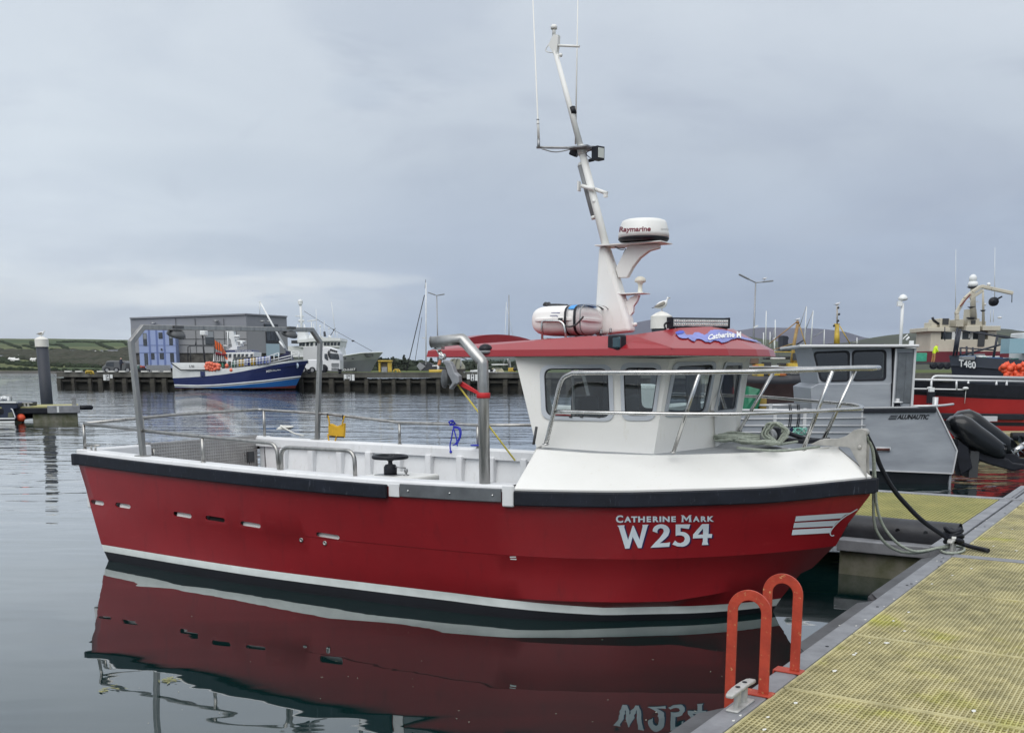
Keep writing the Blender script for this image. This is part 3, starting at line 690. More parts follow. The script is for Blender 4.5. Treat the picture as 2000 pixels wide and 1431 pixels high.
# rubbing strake (three lengths), steel plate, white caps
def strake(u0, u1, z0, z1, proj, name, m, bev=.012, ends=True):
    mb = MB(); n = max(4, int((u1 - u0) / .12)); rows = [[], [], [], []]
    for i in range(n + 1):
        u = u0 + (u1 - u0) * i / n; s = (vtop(min(u, 8.18) + .01) - vtop(max(0, u - .01))) / .02
        nx, ny = s, 1.0; L = math.hypot(nx, ny); nx /= L; ny /= L
        v = vtop(min(u, 8.18)); w = sheer_w(u)
        for k, (dz, d) in enumerate(((z1, 0), (z1, proj), (z0, proj), (z0, 0))):
            q = Vector((u - nx * d * (1 if u > 7.6 else 1), -(v + ny * d), w + dz))
            if u > 7.9: q.x = u + d * (u - 7.9) / .28
            rows[k].append(q)
    mb.grid(rows + [rows[0]], sm=False)
    for e in (0, -1): mb.add([r[e] for r in rows], [(0, 1, 2, 3)])
    return mb
fz0, fz1 = -.105, .015
mb = strake(-.09, 4.50, fz0, fz1, .05, 'f', None); mb.build('rubbing_strake', M['strake'], boat, bev=.01)
mb = strake(5.70, 8.18, fz0, fz1, .05, 'f', None); mb.build('rubbing_strake', M['strake'], boat, bev=.01)
ms = MB(); m2 = strake(5.70, 8.18, fz0, fz1, .05, 'f', None); ms.v = mirror(m2.v); ms.f = m2.f; ms.m = m2.m; ms.sm = m2.sm
m2 = strake(-.09, 5.0, fz0, fz1, .05, 'f', None); o = len(ms.v); ms.v += mirror(m2.v); ms.f += [[i + o for i in f] for f in m2.f]; ms.m += m2.m; ms.sm += m2.sm
ms.build('rubbing_strake', M['black'], boat, bev=.01)
mb = MB(); mb.box((-.13, 0, 1.10), (.06, 2.9, .13)); mb.build('rubbing_strake', M['black'], boat, bev=.012)
mb = strake(4.63, 5.59, -.085, .028, .018, 'p', None); mb.build('hauling_plate', mat('worn_plate', (.17, .18, .19), .38, .6, var=.3, vs=5), boat, bev=.006)
for u in (4.72, 5.13, 5.52):
    mb = MB(); mb.ell((u, -(vtop(u) + .02), sheer_w(u) - .03), (.010, .008, .010)); mb.build('bolt', M['steel'], boat)
mb = strake(5.60, 5.70, -.12, .06, .030, 'w', None); mb.build('white_block', M['white_b'], boat, bev=.012)
mb = strake(4.51, 4.62, -.09, .022, .008, 'w', None); mb.build('white_block', M['white_b'], boat, bev=.008)

# bulwark: white cap rail, inner skin with frames, deck
def capz(u): return sheer_w(u) + .055
def bul(sgn, u0, u1):
    mb = MB(); n = 40; R_ = [[] for _ in range(7)]
    for i in range(n + 1):
        u = u0 + (u1 - u0) * i / n; v = vtop(max(u, 0)); w = sheer_w(u); c = capz(u)
        for k, (vv, zz) in enumerate(((v + .004, w), (v - .004, c - .015), (v - .02, c), (v - .17, c), (v - .185, c - .02), (v - .185, c - .12), (v - .13, c - .125))):
            R_[k].append(Vector((u, sgn * vv, zz)))
    mb.grid(R_, sm=False); return mb
for sgn in (-1, 1):
    mb = bul(sgn, -.09, 5.66); mb.build('cap_rail', M['white_b'], boat, bev=0, smooth_angle=30)
    mb = MB(); n = 30; r0, r1 = [], []
    for i in range(n + 1):
        u = .10 + 5.60 * i / n; v = vtop(max(u, 0)) - .13; r0.append(Vector((u, sgn * v, capz(u) - .12))); r1.append(Vector((u + .1 * (1 - i / n), sgn * (v - .07), .45)))
    mb.grid([r0, r1])
    for u in [.45 + .44 * k for k in range(12)]:
        v = vtop(u) - .13
        mb.box((u, sgn * (v - .045), .74), (.085, .09, .66))
    mb.build('bulwark', M['white_b'], boat, bev=.012)
mb = MB(); mb.add([(.16, -1.25, .46), (5.6, -1.30, .46), (5.6, 1.30, .46), (.16, 1.25, .46)], [(0, 1, 2, 3)])
mb.build('deck', M['deckgrey'], boat)
# transom bulwarks each side of the steel door
M['plate'] = mat('dimpled_plate', (.42, .41, .40), .38, .8, var=.25, vs=2)
t_, n_, l_, b_ = nodes_of(M['plate']); g_ = n_.new('ShaderNodeTexCoord'); vo = n_.new('ShaderNodeTexVoronoi'); vo.inputs['Scale'].default_value = 26; vo.inputs['Randomness'].default_value = 0
l_.new(g_.outputs['Object'], vo.inputs['Vector']); bb = n_.new('ShaderNodeBump'); bb.inputs['Strength'].default_value = .9; bb.inputs['Distance'].default_value = .012
l_.new(vo.outputs['Distance'], bb.inputs['Height']); l_.new(bb.outputs[0], b_.inputs['Normal'])
for v0, v1 in ((-1.42, -.55), (1.28, 1.42)):
    mb = MB(); c = 1.215
    mb.box((.0, (v0 + v1) / 2, c - .06), (.20, v1 - v0, .12)); mb.box((.03, (v0 + v1) / 2, .86), (.08, v1 - v0 - .06, .60))
    if v0 < 0:
        for v in (-.95, -.6): mb.box((.05, v, .74), (.09, .08, .66))
    mb.build('transom_bulwark', M['white_b'], boat, bev=.012)
mb = MB(); mb.box((-.02, .365, .83), (.04, 1.80, .80)); mb.box((0, -.52, .83), (.06, .06, .82), mi=0); dr = mb.build('transom_door', M['plate'], boat, bev=.006)
mb = MB(); mb.tube([(.03, -.50, 1.06), (.03, -.36, 1.06)], .014); mb.tube([(.03, -.46, .98), (.03, -.46, 1.16)], .016); mb.box((.02, 1.12, .95), (.03, .10, .14), mi=1); mb.build('latch', [M['steel_dull'], M['dark']], dr)

# cuddy: white sloping flank, deck edge, foredeck
EI = [(5.60, .40), (6.2, .37), (6.8, .34), (7.3, .36), (8.18, .38)]
def edge_w(u): return lerp([(5.5, 1.435), (6.1, 1.40), (6.6, 1.385), (7.3, 1.40), (7.6, 1.43), (7.9, 1.465)], u)
UE = [5.70 + (7.98 - 5.70) * i / 30 for i in range(31)]
for sgn in (-1, 1):
    mb = MB(); a, b, c, d = [], [], [], []
    for u in UE:
        s = (u - 5.70) / 2.28; ub = 5.70 + s * (8.175 - 5.70); ue = 5.66 + s * (7.90 - 5.66)
        vb = vtop(ub) + .01; ve = max(vtop(ub) - lerp(EI, ub), .012)
        a.append(Vector((ub, sgn * vb, sheer_w(ub) + .014))); b.append(Vector((ub, sgn * (vb + .004), sheer_w(ub) + .03)))
        c.append(Vector((ue, sgn * ve, edge_w(ue) - .02))); d.append(Vector((ue - .005, sgn * max(ve - .03, .0), edge_w(ue))))
    if sgn > 0:
        for r in (c, d):
            for p in r: p.z += .045 * 2 * p.y
    mb.grid([a, b, c, d])
    # aft end closing down to the gunwale
    vb = vtop(5.7)
    mb.add([Vector((5.70, sgn * (vb + .01), 1.10)), Vector((5.66, sgn * (vb - .42), 1.44)), Vector((5.62, sgn * (vb - .60), 1.45)), Vector((5.60, sgn * (vb - .60), .42)), Vector((5.66, sgn * (vb - .16), .42))], [(0, 1, 2, 3, 4)])
    mb.build('cuddy_side', M['white'], boat, smooth_angle=40)
    if sgn < 0: edgeL = d
mb = MB(); n = len(edgeL)
HEEL = .045
mb.grid([[Vector((p.x, p.y * k, p.z - HEEL * p.y * (1 - k) * 1.0)) for p in edgeL] for k in (1, .5, 0, -.5, -1)])
mb.build('foredeck', M['deckgrey'], boat)
# white margin boards on the foredeck
mb = MB()
for sgn in (-1, 1): mb.tube([Vector((p.x, sgn * abs(p.y), p.z - .004 + (.09 * abs(p.y) if sgn > 0 else 0))) for p in edgeL[:-1]], .009, 6)
mb.build('toe_rail', M['white'], boat)

# ---- wheelhouse walls with real window openings
def holed(mb, A, Bq, C, D, hole, rnd, mi=0, thick=.035, nv=32):
    """cell ABCD (bottom-left, bottom-right, top-right, top-left), hole: 4 corner points in the same order. returns hole loop"""
    A, Bq, C, D = map(Vector, (A, Bq, C, D)); H = [Vector(h) for h in hole]
    def rq(Qd, r):        # rounded loop around a quad
        out = []; k = nv // 4
        for i in range(4):
            p, a, b = Qd[i], Qd[i-1], Qd[(i+1) % 4]; d1 = (a - p).normalized() * r; d2 = (b - p).normalized() * r
            for j in range(k):
                t = j / (k - 1); out.append((p + d1) * (1-t)**2 + p * 2*t*(1-t) + (p + d2) * t*t)
        return out
    inner = rq(H, rnd); outer = rq([A, Bq, C, D], 1e-4); n = len(inner)
    k = nv // 4; outer = []
    Qd = [A, Bq, C, D]
    for i in range(4):
        p, a, b = Qd[i], Qd[i-1], Qd[(i+1) % 4]
        for j in range(k):
            t = j / (k - 1)
            outer.append(p.lerp(a, .35 * (1 - 2 * j / (k - 2))) if j < k / 2 else p.lerp(b, .35 * (2 * (j - k / 2) / (k - 2))))
    nrm = (Bq - A).cross(D - A).normalized()
    mb.add(outer + inner, [(i, (i+1) % n, n + (i+1) % n, n + i) for i in range(n)], mi)
    mb.add(inner + [p - nrm * thick for p in inner], [(i, (i+1) % n, n + (i+1) % n, n + i) for i in range(n)], mi)
    return inner, nrm
def window(parent, inner, nrm, wfr=.035, pr=.012, fm=None, gm=None, name='window'):
    c = sum(inner, Vector()) / len(inner); n = len(inner)
    def off(k): return [p + (c - p).normalized() * k for p in inner]
    o1, o2 = off(-wfr * .7), off(wfr * .5)
    mb = MB(); f = lambda r, d: [p + nrm * d for p in r]
    rows = [f(o1, .001), f(o1, pr), f(o2, pr), f(o2, -.02)]
    for a, b in zip(rows, rows[1:]): mb.add(a + b, [(i, (i+1) % n, n + (i+1) % n, n + i) for i in range(n)])
    w_ = mb.build(name, fm or M['winframe'], parent, bev=0)
    o3, o4 = off(wfr * .5), off(wfr * .5 + .012)
    mb = MB(); a, b = f(o3, -.004), f(o4, -.006); mb.add(a + b, [(i, (i+1) % n, n + (i+1) % n, n + i) for i in range(n)]); mb.build('seal', M['black'], w_)
    mb = MB(); mb.add(f(o4, -.008), [tuple(range(n))]); mb.build('pane', gm or M['pane'], w_, weld=False)
    return w_
M['winframe'] = mat('window_frame', (.42, .45, .49), .45, .3)
WZ0, WZ1 = 1.355, 2.215
# plan: aft side corner, forward side corner, stem mullion ; bottom and top
def mir(p): return Vector((p[0], -p[1], p[2]))
a0 = B.px(1052, 862, v=-1.02); a1 = B.px(1007, 700, v=-1.02)
A0, A1 = Vector((a0.x, -1.02, WZ0)), Vector((a1.x - .03, -.99, WZ1))
c0 = B.px(1276, 877, v=-.70); C0 = Vector((c0.x, -.70, WZ0 + .01)); c1 = B.px(1304, 700, v=-.80); C1 = Vector((c1.x, -.80, WZ1))
d0 = B.px(1395, 866, v=-.02); D0 = Vector((d0.x, 0, WZ0 + .02)); d1 = B.px(1412, 697, v=0.0); D1 = Vector((d1.x + .02, 0, WZ1))
def plane_of(a, b, c): n = (b - a).cross(c - a).normalized(); return a, n
sp0, sn = plane_of(A0, C0, A1); fp0, fn = plane_of(C0, D0, C1)
C1 = C1 - sn * (C1 - sp0).dot(sn)
fp0, fn = plane_of(C0, D0, C1); D1 = D1 - fn * (D1 - fp0).dot(fn); D1.y = 0
def sidepx(x, y): return B.pl(x, y, sp0, sn)
def frontpx(x, y): return B.pl(x, y, fp0, fn)
def cell(mb, P0, Q0_, P1, Q1_, s0, s1, hole, r):
    a = P0.lerp(Q0_, s0); b = P0.lerp(Q0_, s1); c = P1.lerp(Q1_, s1); d = P1.lerp(Q1_, s0)
    return holed(mb, a, b, c, d, hole, r)
wins = []
mbw = MB()
h1 = [sidepx(1063, 815), sidepx(1195, 819), sidepx(1191, 716), sidepx(1059, 717)]
h2 = [sidepx(1218, 816), sidepx(1276, 816), sidepx(1290, 714), sidepx(1215, 714)]
s_mid = .655
for hole, s0, s1, r in ((h1, 0, s_mid, .08), (h2, s_mid, 1, .07)):
    lp, nr = cell(mbw, A0, C0, A1, C1, s0, s1, hole, r); wins.append((lp, nr))
h3 = [frontpx(1299, 811), frontpx(1377, 807), frontpx(1396, 709), frontpx(1318, 712)]
lp, nr = cell(mbw, C0, D0, C1, D1, 0, 1, h3, .06); wins.append((lp, nr))
e0 = B.px(1440, 853, v=.86); e1 = B.px(1466, 697, v=.88); E0 = Vector((e0.x, .86, WZ0 + .01)); E1 = Vector((e1.x, .88, WZ1)); pp0, pn = plane_of(D0, E0, D1)
def portpx(x, y): return B.pl(x, y, pp0, pn)
E1 = E1 + (pp0 - pp0)
h4 = [portpx(1394, 804), portpx(1435, 801), portpx(1449, 711), portpx(1415, 711)]
lp, nr = cell(mbw, D0, E0, D1, E1, 0, 1, h4, .06); wins.append((lp, nr))
for hole, s0, s1, r in ((h2, 0, 1 - s_mid, .07), (h1, 1 - s_mid, 1, .08)):
    hh = [mir(p) for p in (hole[1], hole[0], hole[3], hole[2])]
    q0_, qn_ = plane_of(E0, mir(A0), E1); hh = [p - qn_ * (p - q0_).dot(qn_) for p in hh]
    lp, nr = cell(mbw, E0, mir(A0), E1, mir(A1), s0, s1, hh, r); wins.append((lp, nr))
# aft wall with a door opening to starboard
aw0, aw1 = A0, A1
hd = [Vector((aw0.x, .18, .50 + .98)), Vector((aw0.x, -.62, .5 + .98)), Vector((aw1.x + .04, -.62, 2.10)), Vector((aw1.x + .04, .18, 2.10))]
pa0, pan = plane_of(mir(A0), A0, mir(A1))
hd = [p - pan * (p - pa0).dot(pan) for p in hd]
lp, nr = holed(mbw, mir(A0), A0, A1, mir(A1), hd, .08)
wall = mbw.build('wheelhouse', M['white'], boat, weld=True)
for i, (lp, nr) in enumerate(wins):
    w_ = window(boat, lp, nr)
    if i == 0:   # sliding bars and drain holes in the big side window
        mb = MB(); x = sidepx(1117, 720); y = sidepx(1120, 812); mb.bar(x - sn * .02, y - sn * .02, .02, .02); mb.build('sliding_bar', M['steel_dull'], w_)
        mb = MB()
        for px in (1115, 1136, 1169):
            p = sidepx(px, 814.5); mb.box(p + sn * (.014 if sn.y < 0 else -.014), (.03, .006, .012))
        mb.build('drain_hole', M['dark'], w_)
# interior
mb = MB(); mb.add([(5.7, -.80, 1.38), (6.5, -.62, 1.38), (6.5, .62, 1.38), (5.7, .80, 1.38)], [(0, 1, 2, 3)]); 
mb.box((6.36, 0, 1.44), (.40, 1.0, .16)); mb.box((6.48, 0, 1.50), (.20, .7, .03)); mb.build('dashboard', M['dark'], boat, bev=.02)
for v in (-.45, .45):
    mb = MB(); mb.box((5.95, v, 1.40), (.40, .44, .14)); mb.box((5.76, v, 1.63), (.10, .42, .46)); mb.build('helm_seat', mat('seat_vinyl', (.03, .032, .036), .5), boat, bev=.04, seg=3)
mb = MB(); mb.box((6.50, -.25, 1.62), (.06, .30, .20)); mb.box((6.52, .25, 1.60), (.06, .30, .2)); mb.build('screen', M['blackgloss'], boat, bev=.01)
mb = MB(); mb.tube([Vector((6.40, -.30 + .13 * math.cos(a), 1.58 + .13 * math.sin(a))) for a in [i * math.pi / 8 for i in range(16)]], .012, closed=True); mb.tube([(6.40, -.43, 1.58), (6.40, -.17, 1.58)], .01); mb.tube([(6.40, -.30, 1.58), (6.46, -.30, 1.5)], .014); mb.build('steering_wheel', M['black'], boat)
mb = MB(); mb.box((5.62, .60, 1.75), (.05, .7, .8)); mb.build('inner_panel', M['dark'], boat)

# ---- roof
RZ = 2.205; RH = .055
rim = [(4.46, -1.06), (6.83, -1.06), (7.14, -.62), (7.26, -.25), (7.29, 0)]
rimf = rim + [(u, -v) for u, v in rim[::-1][1:]]
mb = MB(); n = len(rimf)
lo_ = [Vector((u, v, RZ)) for u, v in rimf]; hi = [Vector((u * 1.0 - (.02 if u > 5 else -.01), v * .99, RZ + RH)) for u, v in rimf]
mb.add(lo_ + hi, [(i, (i+1) % n, n + (i+1) % n, n + i) for i in range(n)])
mb.add(lo_, [tuple(range(n))[::-1]])
def rp(px, py, v): return B.px(px, py, v=v)
# chamfer aft part (starboard), notch for the side light, forward cone
ch0 = Vector((4.56, -.90, 2.305)); ch1 = rp(1150, 656, -.86); ch2 = rp(1183, 653, -.85)
b0, b1, b2 = hi[0], rp(1180, 686, -1.05), rp(1186, 686, -1.05)
b1 = Vector((b1.x, -1.05, RZ + RH)); b2 = Vector((b1.x + .03, -1.05, RZ + RH))
nA = rp(1190, 656, -.86); nB = rp(1316, 681, -1.04); nB = Vector((nB.x, -1.045, RZ + RH)); nC = rp(1235, 654, -.80)
nD = Vector((b2.x + .01, -.93, RZ + RH)); nI = Vector((nA.x + .02, -.90, 2.345)); 
top2 = rp(1300, 641, -.55); top3 = rp(1345, 640, -.35); top4 = rp(1424, 643, 0.12)
def both(V, F):
    mb.add(V, F); mb.add([mir(p) for p in V], [tuple(reversed(f)) for f in F])
both([b0, b1, ch1, ch0], [(0, 1, 2, 3)])
both([b1, nA, ch1], [(0, 1, 2)])                       # return of the chamfer
both([b1, nB, nI], [(0, 1, 2)])                       # floor of the side-light recess
both([nI, nB, nC], [(0, 1, 2)])
both([b1, nI, nA], [(0, 1, 2)]); both([nI, nC, nA], [(0, 1, 2)])
fe = hi[1:5]; fe[0] = Vector((hi[1].x, hi[1].y, RZ + RH))
pk = Vector((6.94, 0, 2.43)); pk2 = Vector((6.35, 0, 2.475))
t2 = Vector((6.66, -.52, 2.435)); t3 = Vector((6.86, -.28, 2.45))
both([fe[0], fe[1], t3, t2], [(0, 1, 2, 3)]); both([fe[1], fe[2], t3], [(0, 1, 2)]); both([fe[2], fe[3], pk, t3], [(0, 1, 2, 3)])
both([fe[0], t2, nC, nB], [(0, 1, 2, 3)])
both([t2, t3, pk, pk2], [(0, 1, 2, 3)])
e1 = Vector((nC.x + .02, -.55, 2.40)); e2 = Vector((nC.x - .05, 0, 2.435))
both([nC, t2, pk2, e2], [(0, 1, 2, 3)])
# aft recessed deck between the coamings and the arched aft lip
ri = [Vector((4.62, -.84, 2.285)), Vector((ch1.x, -.80, 2.345)), Vector((nC.x, -.78, 2.36))]
both([ch0, ch1, ri[1], ri[0]], [(0, 1, 2, 3)]); both([ch1, nA, nC, ri[2], ri[1]], [(0, 1, 2, 3, 4)])
both([ri[0], ri[1], Vector((ch1.x, 0, 2.37)), Vector((4.62, 0, 2.31))], [(0, 1, 2, 3)])
both([ri[1], ri[2], nC, e2, Vector((ch1.x, 0, 2.37))], [(0, 1, 2, 3, 4)])
lip = []
for i in range(17):
    v = -.90 + 1.8 * i / 16; z = 2.305 + .125 * (1 - (v / .9) ** 2) ** .8
    lip.append((Vector((4.60, v, 2.27)), Vector((4.60 + .02, v, z)), Vector((4.50, v, z)), Vector((4.465, v * 1.15, RZ + RH))))
mb.grid([[l[k] for l in lip] for k in range(4)], sm=False)
roof = mb.build('roof', M['redroof'], boat, weld=True)
b = bmesh.new(); b.from_mesh(roof.data); bmesh.ops.triangulate(b, faces=b.faces); b.to_mesh(roof.data); b.free()
# headlining so that the underside reads white
mb = MB(); mb.add([Vector((p.x * .997, p.y * .97, RZ - .004)) for p in lo_], [tuple(range(n))[::-1]]); mb.build('headlining', M['white'], boat)

# ---- lettering helper (built-in font outline turned into flat polygons)
def glyphs(text, size=1.0, shear=0.0, bold=0.0, space=1.0):
    c = bpy.data.curves.new('t', 'FONT'); c.body = text; c.size = size; c.shear = shear; c.offset = bold; c.space_character = space; c.resolution_u = 3
    o = bpy.data.objects.new('t', c); COL.objects.link(o); dg = bpy.context.evaluated_depsgraph_get(); me = o.evaluated_get(dg).to_mesh()
    V = [Vector(v.co) for v in me.vertices]; F = [tuple(p.vertices) for p in me.polygons]
    o.evaluated_get(dg).to_mesh_clear(); bpy.data.objects.remove(o); bpy.data.curves.remove(c); return V, F
def text_part(name, text, fn, m, parent, width, height, **k):
    """fn(s, t): s 0..1 along, t 0..1 up"""
    V, F = glyphs(text, **k); x0 = min(v.x for v in V); x1 = max(v.x for v in V); y0 = min(v.y for v in V); y1 = max(v.y for v in V)
    mb = MB(); P = [fn((v.x - x0) / (x1 - x0), (v.y - y0) / (y1 - y0)) for v in V]
    mb.add(P, F); return mb.build(name, m, parent, weld=False)
M['lettergrey'] = mat('pale_vinyl', (.60, .67, .72), .45); M['navyshadow'] = mat('navy_vinyl', (.012, .008, .07), .5)
# W254 drawn stroke by stroke in the flared capitals of the photograph; coordinates on the 2000x917 detail
def L(x, y): return (1180 + x * 240 / 2000, 980 + y * 110 / 917)
def arc(cx, cy, rx, ry, a0, a1, n=14): return [(cx + rx * math.cos(rad(a0 + (a1 - a0) * i / n)), cy - ry * math.sin(rad(a0 + (a1 - a0) * i / n))) for i in range(n + 1)]
gW = [(212, 376), (332, 370), (326, 392), (328, 412), (388, 612), (462, 378), (480, 378), (574, 606), (624, 398), (624, 380), (620, 364), (722, 360), (706, 384), (606, 742), (552, 744), (462, 560), (410, 750), (342, 754), (236, 404)]
g2 = [(866, 500), (790, 470)] + arc(925, 462, 138, 108, 178, -8, 14) + [(1040, 540), (1000, 585), (905, 664), (1010, 660), (1070, 648), (1056, 722), (750, 738)] + [(830, 650), (900, 580), (955, 505), (968, 470), (958, 432), (920, 416), (880, 432), (864, 462)]
g5 = [(1162, 358), (1398, 356), (1376, 430), (1240, 414), (1240, 480)] + arc(1262, 600, 132, 120, 84, -88, 14) + [(1190, 716), (1106, 684), (1150, 620), (1190, 654), (1240, 664), (1290, 640), (1310, 596), (1296, 556), (1250, 536), (1190, 536), (1160, 546)]
g4a = [(1590, 352), (1702, 350), (1694, 516), (1754, 514), (1748, 578), (1680, 576), (1678, 640), (1692, 690), (1584, 694), (1602, 640), (1604, 580), (1440, 586), (1446, 520)]
g4h = [(1604, 424), (1522, 526), (1606, 522)]
def hullpoly(P, name, m, off=.004, dx=0, dy=0, hole=None):
    c = bpy.data.curves.new('p', 'CURVE'); c.dimensions = '2D'; c.fill_mode = 'FRONT'
    for pl_ in [P] + ([hole] if hole else []):
        s = c.splines.new('POLY'); s.points.add(len(pl_) - 1); s.use_cyclic_u = True
        for k, (x, y) in enumerate(pl_): s.points[k].co = (x, -y, 0, 1)
    o = bpy.data.objects.new('p', c); COL.objects.link(o); dg = bpy.context.evaluated_depsgraph_get(); me = o.evaluated_get(dg).to_mesh()
    V = [v.co.copy() for v in me.vertices]; F = [tuple(p.vertices) for p in me.polygons]; o.evaluated_get(dg).to_mesh_clear(); bpy.data.objects.remove(o)
    b = bmesh.new(); vv = [b.verts.new(v) for v in V]
    for f in F: b.faces.new([vv[i] for i in f])
    x = min(v.x for v in V) + 5
    while x < max(v.x for v in V):
        bmesh.ops.bisect_plane(b, geom=b.verts[:] + b.edges[:] + b.faces[:], plane_co=(x, 0, 0), plane_no=(1, 0, 0)); x += 7
    b.verts.ensure_lookup_table(); b.verts.index_update()
    mb = MB(); mb.add([onhull(v.co.x + dx, -v.co.y + dy, off) for v in b.verts], [[v.index for v in f.verts] for f in b.faces]); b.free(); return mb.build(name, m, boat, weld=False)
for gl, ho in ((gW, None), (g2, None), (g5, None), (g4a, g4h)):
    P = [L(*p) for p in gl]; H = [L(*p) for p in ho] if ho else None
    hullpoly(P, 'lettering', M['lettergrey'], .007, hole=H); hullpoly(P, 'lettering', M['navyshadow'], .004, 3.0, 1.6, hole=H)
# CATHERINE MARK in small capitals
def tx(x0, x1, yb, yt, sl_=0.0, off=.006, dx=0, dy=0): return lambda s, t: onhull(L(x0 + (x1 - x0) * s, 0)[0] + dx, L(0, (yb + (yt - yb) * t) + sl_ * s)[1] + dy, off)
for dx, dy, mt, of in ((0, 0, M['lettergrey'], .007), (1.2, .8, M['navyshadow'], .004)):
    text_part('lettering', 'C', tx(190, 308, 332, 210, 0, of, dx, dy), mt, boat, 1, 1, bold=.035)
    xs = [(326, 440, 'A'), (438, 540, 'T'), (552, 662, 'H'), (690, 762, 'E'), (790, 888, 'R'), (898, 928, 'I'), (948, 1064, 'N'), (1090, 1164, 'E'), (1442, 1550, 'A'), (1570, 1664, 'R'), (1676, 1782, 'K')]
    for a, b, ch in xs: text_part('lettering', ch, tx(a, b, 324 - (a - 300) * .008, 228 - (a - 300) * .003, 0, of, dx, dy), mt, boat, 1, 1, bold=.045)
    hullpoly([L(*p) for p in ((1245, 206), (1292, 210), (1335, 262), (1380, 208), (1418, 206), (1408, 225), (1414, 300), (1424, 318), (1370, 318), (1380, 300), (1376, 250), (1335, 304), (1290, 248), (1286, 300), (1294, 318), (1250, 318), (1260, 300), (1262, 225))], 'lettering', mt, of, dx, dy)
# bow emblem: three pale bars and a looped outline
def K(x, y): return (1520 + x * .11, 960 + y * .11)
bars = [[(310, 428), (1280, 362), (1175, 405), (1110, 462), (290, 520)], [(280, 545), (1075, 500), (1010, 555), (975, 602), (258, 636)], [(250, 668), (945, 632), (918, 680), (915, 724), (232, 762)]]
for b_l in bars: hullpoly([K(*p) for p in b_l], 'emblem_bar', M['lettergrey'], .006)
def ribbon(P, wd, name, m):
    P = crv([(x, y, 0) for x, y in P], 5); a, b = [], []
    for i, p in enumerate(P):
        d = (P[min(i+1, len(P)-1)] - P[max(i-1, 0)]).normalized(); n = Vector((-d.y, d.x, 0)) * wd
        q1 = onhull(*K(p.x + n.x, p.y + n.y), .006); q2 = onhull(*K(p.x - n.x, p.y - n.y), .006)
        if q1 is None or q2 is None: break
        a.append(q1); b.append(q2)
    if len(a) > 2: mb = MB(); mb.grid([a, b], sm=False); mb.build(name, m, boat)
ribbon([(1400, 300), (1290, 365), (1180, 430), (1080, 510), (990, 600), (925, 690), (918, 750), (950, 775), (985, 762)], 9, 'emblem_loop', M['lettergrey'])
# ---------------- boat: rails, gantry, davit, mast and roof gear
def Bp(px, py, **k): return B.px(px, py, **k)
def pipe(name, P, r, m=None, parent=None, fil=.1, n=10, rs=None):
    mb = MB(); mb.tube(fillet(P, fil) if fil else P, r, n); return mb.build(name, m or M['steel_dull'], parent or boat)
def foot(mb, p, r=.028): mb.lathe([(r, 0), (r, .006), (r * .6, .012)], p, 12)
CR = .019
# stern rails
vn = lambda u: -(vtop(max(u, 0)) - .09)
c1_ = Bp(163, 827, u=-.03); c1_ = Vector((-.03, -1.34, 1.51)); c1_.z = Bp(163, 827, v=-1.34).z
c2_ = Vector((-.03, 1.34, Bp(515, 800, v=1.34).z))
e1_ = Vector((0, 0, 0)); p = Bp(540, 866, v=vn(2.9)); q = Bp(546, 928, v=vn(2.9))
pipe('hand_rail', [c1_, Bp(330, 846, v=vn(1.35)), p, q], CR, fil=.10)
pipe('hand_rail', [Bp(550, 928, v=vn(2.95)), Bp(549, 873, v=vn(2.95)), Bp(692, 880, v=vn(3.9)), Bp(694, 937, v=vn(3.9))], CR, fil=.10)
pr = [c1_, Vector((-.03, 0, (c1_.z + c2_.z) / 2 + .02)), c2_]
pq = [Bp(640, 808, v=1.44), Bp(780, 825, v=1.52), Bp(933, 830, v=1.56), Bp(1045, 830, v=1.52)]
pipe('hand_rail', pr + pq, CR, fil=.06)
for a, b in (((163, 828), (165, 870)), ((395, 856), (398, 912))):
    v = -1.34 if a[0] < 200 else vn(1.9); t0 = Bp(*a, v=v); 
    b_ = Vector((t0.x, t0.y, capz(t0.x))); mb = MB(); mb.tube([b_, t0], CR * .95, 10); foot(mb, b_); mb.build('stanchion', M['steel_dull'], boat)
mb = MB(); mb.tube([(-.03, -.55, 1.2), (-.03, -.55, 1.53)], CR * .95, 10); mb.build('stanchion', M['steel_dull'], boat)
for (x, y), v in (((515, 802), 1.34), ((780, 827), 1.52), ((933, 832), 1.56)):
    t0 = Bp(x, y, v=v); b_ = Vector((t0.x, t0.y, capz(t0.x))); mb = MB(); mb.tube([b_, t0], CR * .95, 10); foot(mb, b_); mb.build('stanchion', M['steel_dull'], boat)
pipe('grab_post', [Bp(1042, 868, v=-1.15), Bp(1048, 833, v=-1.12)], .012, M['dark'], fil=0)
# small stern cleat on the cap
ck = Bp(186, 872, w=1.215); ck = Vector((.12, -1.36, 1.205))
mb = MB(); mb.tube([ck + Vector((-.11, 0, .05)), ck + Vector((.12, 0, .06))], .010, 8)
for s in (-.03, .04): mb.tube([ck + Vector((s, 0, 0)), ck + Vector((s, 0, .05))], .011, 8)
mb.build('cleat', M['steel_dull'], boat)

